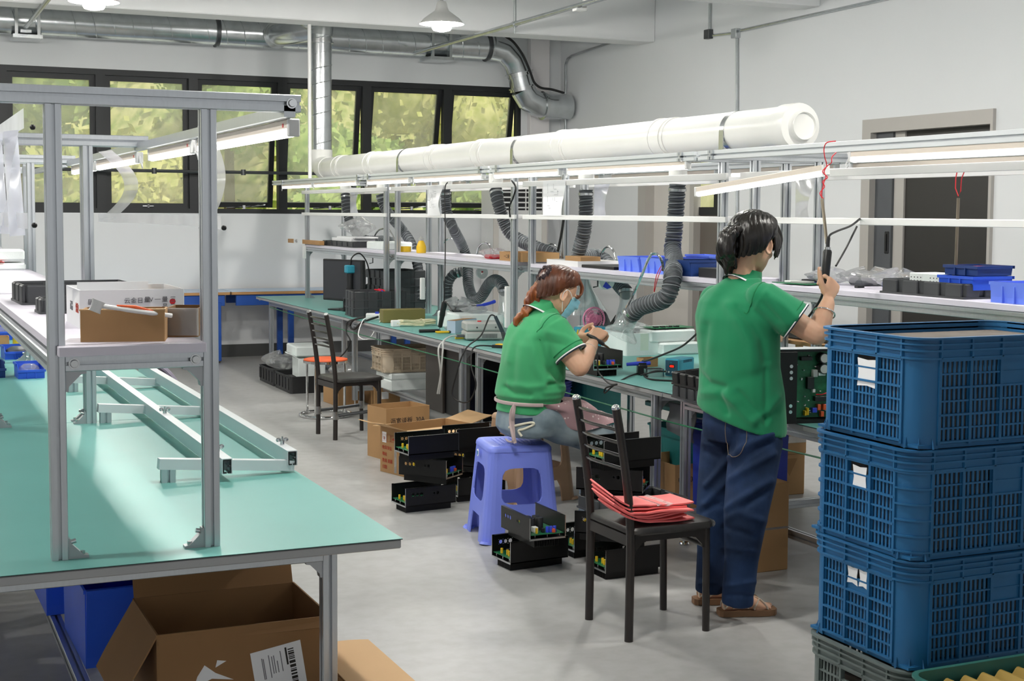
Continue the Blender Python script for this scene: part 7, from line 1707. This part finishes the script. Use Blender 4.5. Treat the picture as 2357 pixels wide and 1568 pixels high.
# shoe
SHOE = pm('grey_beige_canvas', 'A79F94', .8)
for a in (ar, al):
    g = G(); g.loft([[tuple(V((a.x - .05 + x, a.y, 0)) + V((0, w * math.cos(2 * PI * k / 14), max(.004, zc + h * math.sin(2 * PI * k / 14))))) for k in range(14)] for x, w, zc, h in ((-.02, .028, .045, .04), (.0, .036, .05, .048), (.06, .038, .05, .046), (.12, .044, .038, .034), (.18, .042, .03, .026), (.21, .025, .025, .018))])
    g.lathe([(.040, .05), (.042, .085), (.036, .10)], 16, (a.x - .01, a.y, 0)); fuse('shoe', g, .006, SHOE, P2, 2)
# hair
def line2(a):
    b_ = abs(a) / PI * 180
    return 40 if b_ < 35 else 40 - 30 * (b_ - 35) / 40 if b_ < 75 else 10 - 16 * (b_ - 75) / 25 if b_ < 100 else -6 - 50 * ((b_ - 100) / 80) ** .45
ob('hair', haircap(m2, line2, 1.03, .010, 5), HAIRR, P2, 60)
tie = m2 @ V((-.112, .0, .035)); g = G()
for k in range(14):
    rnd = random.Random(70 + k); dx, dy = rnd.uniform(-.016, .016), rnd.uniform(-.028, .028); j = rnd.uniform(-8, 8); w = .012 * (-1) ** k
    L = .75 + .3 * rnd.random(); E_ = lambda x, y: ad(x + j, y + j * .4, 6.90 + dy)
    pts = [tie + V((.012, dy * .3, 0)), E_(1233, 672), E_(1226, 695) + V((w, 0, 0)), E_(1214, 715) + V((-w, 0, .0)), E_(1203, 732) + V((w, 0, 0))]
    if L > .85: pts += [E_(1193, 742), E_(1190, 752)]
    lock(g, pts, .017, .005)
fuse('ponytail', g, .004, HAIRT, P2, 2, lambda p, n: .002 * math.sin(240 * p.x + 80 * p.z) + .0016 * math.sin(300 * p.y + 60 * p.z))
SCR = pm('speckled_scrunchie', '2A1E22', .9, var=0, col2='C8B8B4', scale=95, fac=(.62, .66)); d = (tie - m2 @ V((-.05, 0, .03))).normalized(); x = d.orthogonal().normalized(); y = d.cross(x)
ob('scrunchie', G().tube([tie + d * (.004 + .006 * math.sin(7 * a)) + x * (.032 * math.cos(a)) + y * (.036 * math.sin(a)) for a in [2 * PI * k / 32 for k in range(32)]], [.014 + .003 * (k % 2) for k in range(32)], 8, closed=True), SCR, P2)
g = G()
for s in (-1, 1):
    for k in range(5): lock(g, [m2 @ V((.035 + .008 * k, s * (.055 - .005 * k), .095 - .004 * k)), m2 @ V((.075, s * (.058 - .004 * k), .07)), m2 @ V((.082 + .001 * k, s * (.066 - .003 * k), .035 - .004 * k)), m2 @ V((.060, s * .071, .016 - .004 * k))], .009, .0025)
fuse('bangs', g, .004, HAIRR, P2, 2)
# mask
MASK = fabric('blue_mask_fabric', '8CCBE0', .03)
def mask(q, w):
    a = R(-64) + R(128) * q; z = .0 - .108 * w; z += .012 * math.cos(a * 1.4)
    r_ = .088 + .018 * math.cos(a) ** 3 * math.sin(PI * (.25 + .5 * w)) + (.012 * math.cos(a) ** 6 if w < .4 else 0) + .0015 * math.sin(26 * w)
    k = 1 - .28 * max(0, w - .45)
    return (.004 + r_ * k * math.cos(a) * 1.10, (.068 - .012 * w) * math.sin(a) * 1.05, z)
mk = ob('face_mask', place(G().grid(mask, 28, 16, .002), m2), MASK, P2, 60)
for s in (-1, 1): ob('ear_loop', place(G().tube(sm([(.052, s * .068, -.012), (.02, s * .076, .008), (-.008, s * .083, .012), (-.02, s * .084, -.015), (.0, s * .077, -.05), (.03, s * .064, -.09)], 5), .0016, 6), m2), M['white_c'], mk)
bc = re.lerp(rw, .72); d = (rw - re).normalized(); x = d.orthogonal().normalized(); y = d.cross(x)
ob('bracelet', G().tube([bc + x * (.037 * math.cos(a)) + y * (.037 * math.sin(a)) for a in [2 * PI * k / 32 for k in range(32)]], .0014, 6, closed=True), M['steel'], P2)
t = thing('soldering_iron', 'black soldering iron held in the right hand of the seated woman', 'soldering iron', (0, 0, 0))
D = 6.93
ob('grip', G().tube([ad(1351, 770, D + .01), ad(1366, 778, D), ad(1384, 789, D), ad(1390, 794, D)], [.006, .011, .012, .008], 12), M['black'], t); ob('tip', G().tube([ad(1390, 794, D), ad(1398, 799, D), ad(1404, 803, D)], [.006, .005, .002], 10), pm('brass_tip', '6A5C48', .4, .8), t)
# ================================================================= LIGHT
W = bpy.data.worlds.new('world'); SC.world = W; W.use_nodes = True
bg = W.node_tree.nodes['Background']; bg.inputs[0].default_value = (.96, .98, 1, 1); bg.inputs[1].default_value = 1.0
sd = bpy.data.lights.new('sun', 'SUN'); sd.energy = 3.0; sd.angle = R(3); sd.color = (1, .96, .88)
so = bpy.data.objects.new('sun', sd); COL.objects.link(so); so.location = (0, 0, 20); so.rotation_euler = (R(34), R(14), 0)
vs = SC.view_settings
vs.view_transform = 'Standard'; vs.look = 'None'; vs.gamma = 1; vs.exposure = 0.14; vs.use_curve_mapping = False
SC.display_settings.display_device = 'sRGB'
SC.cycles.use_denoising = True
SC.cycles.max_bounces = 8; SC.cycles.transparent_max_bounces = 16
SC.cycles.sample_clamp_indirect = 6.0
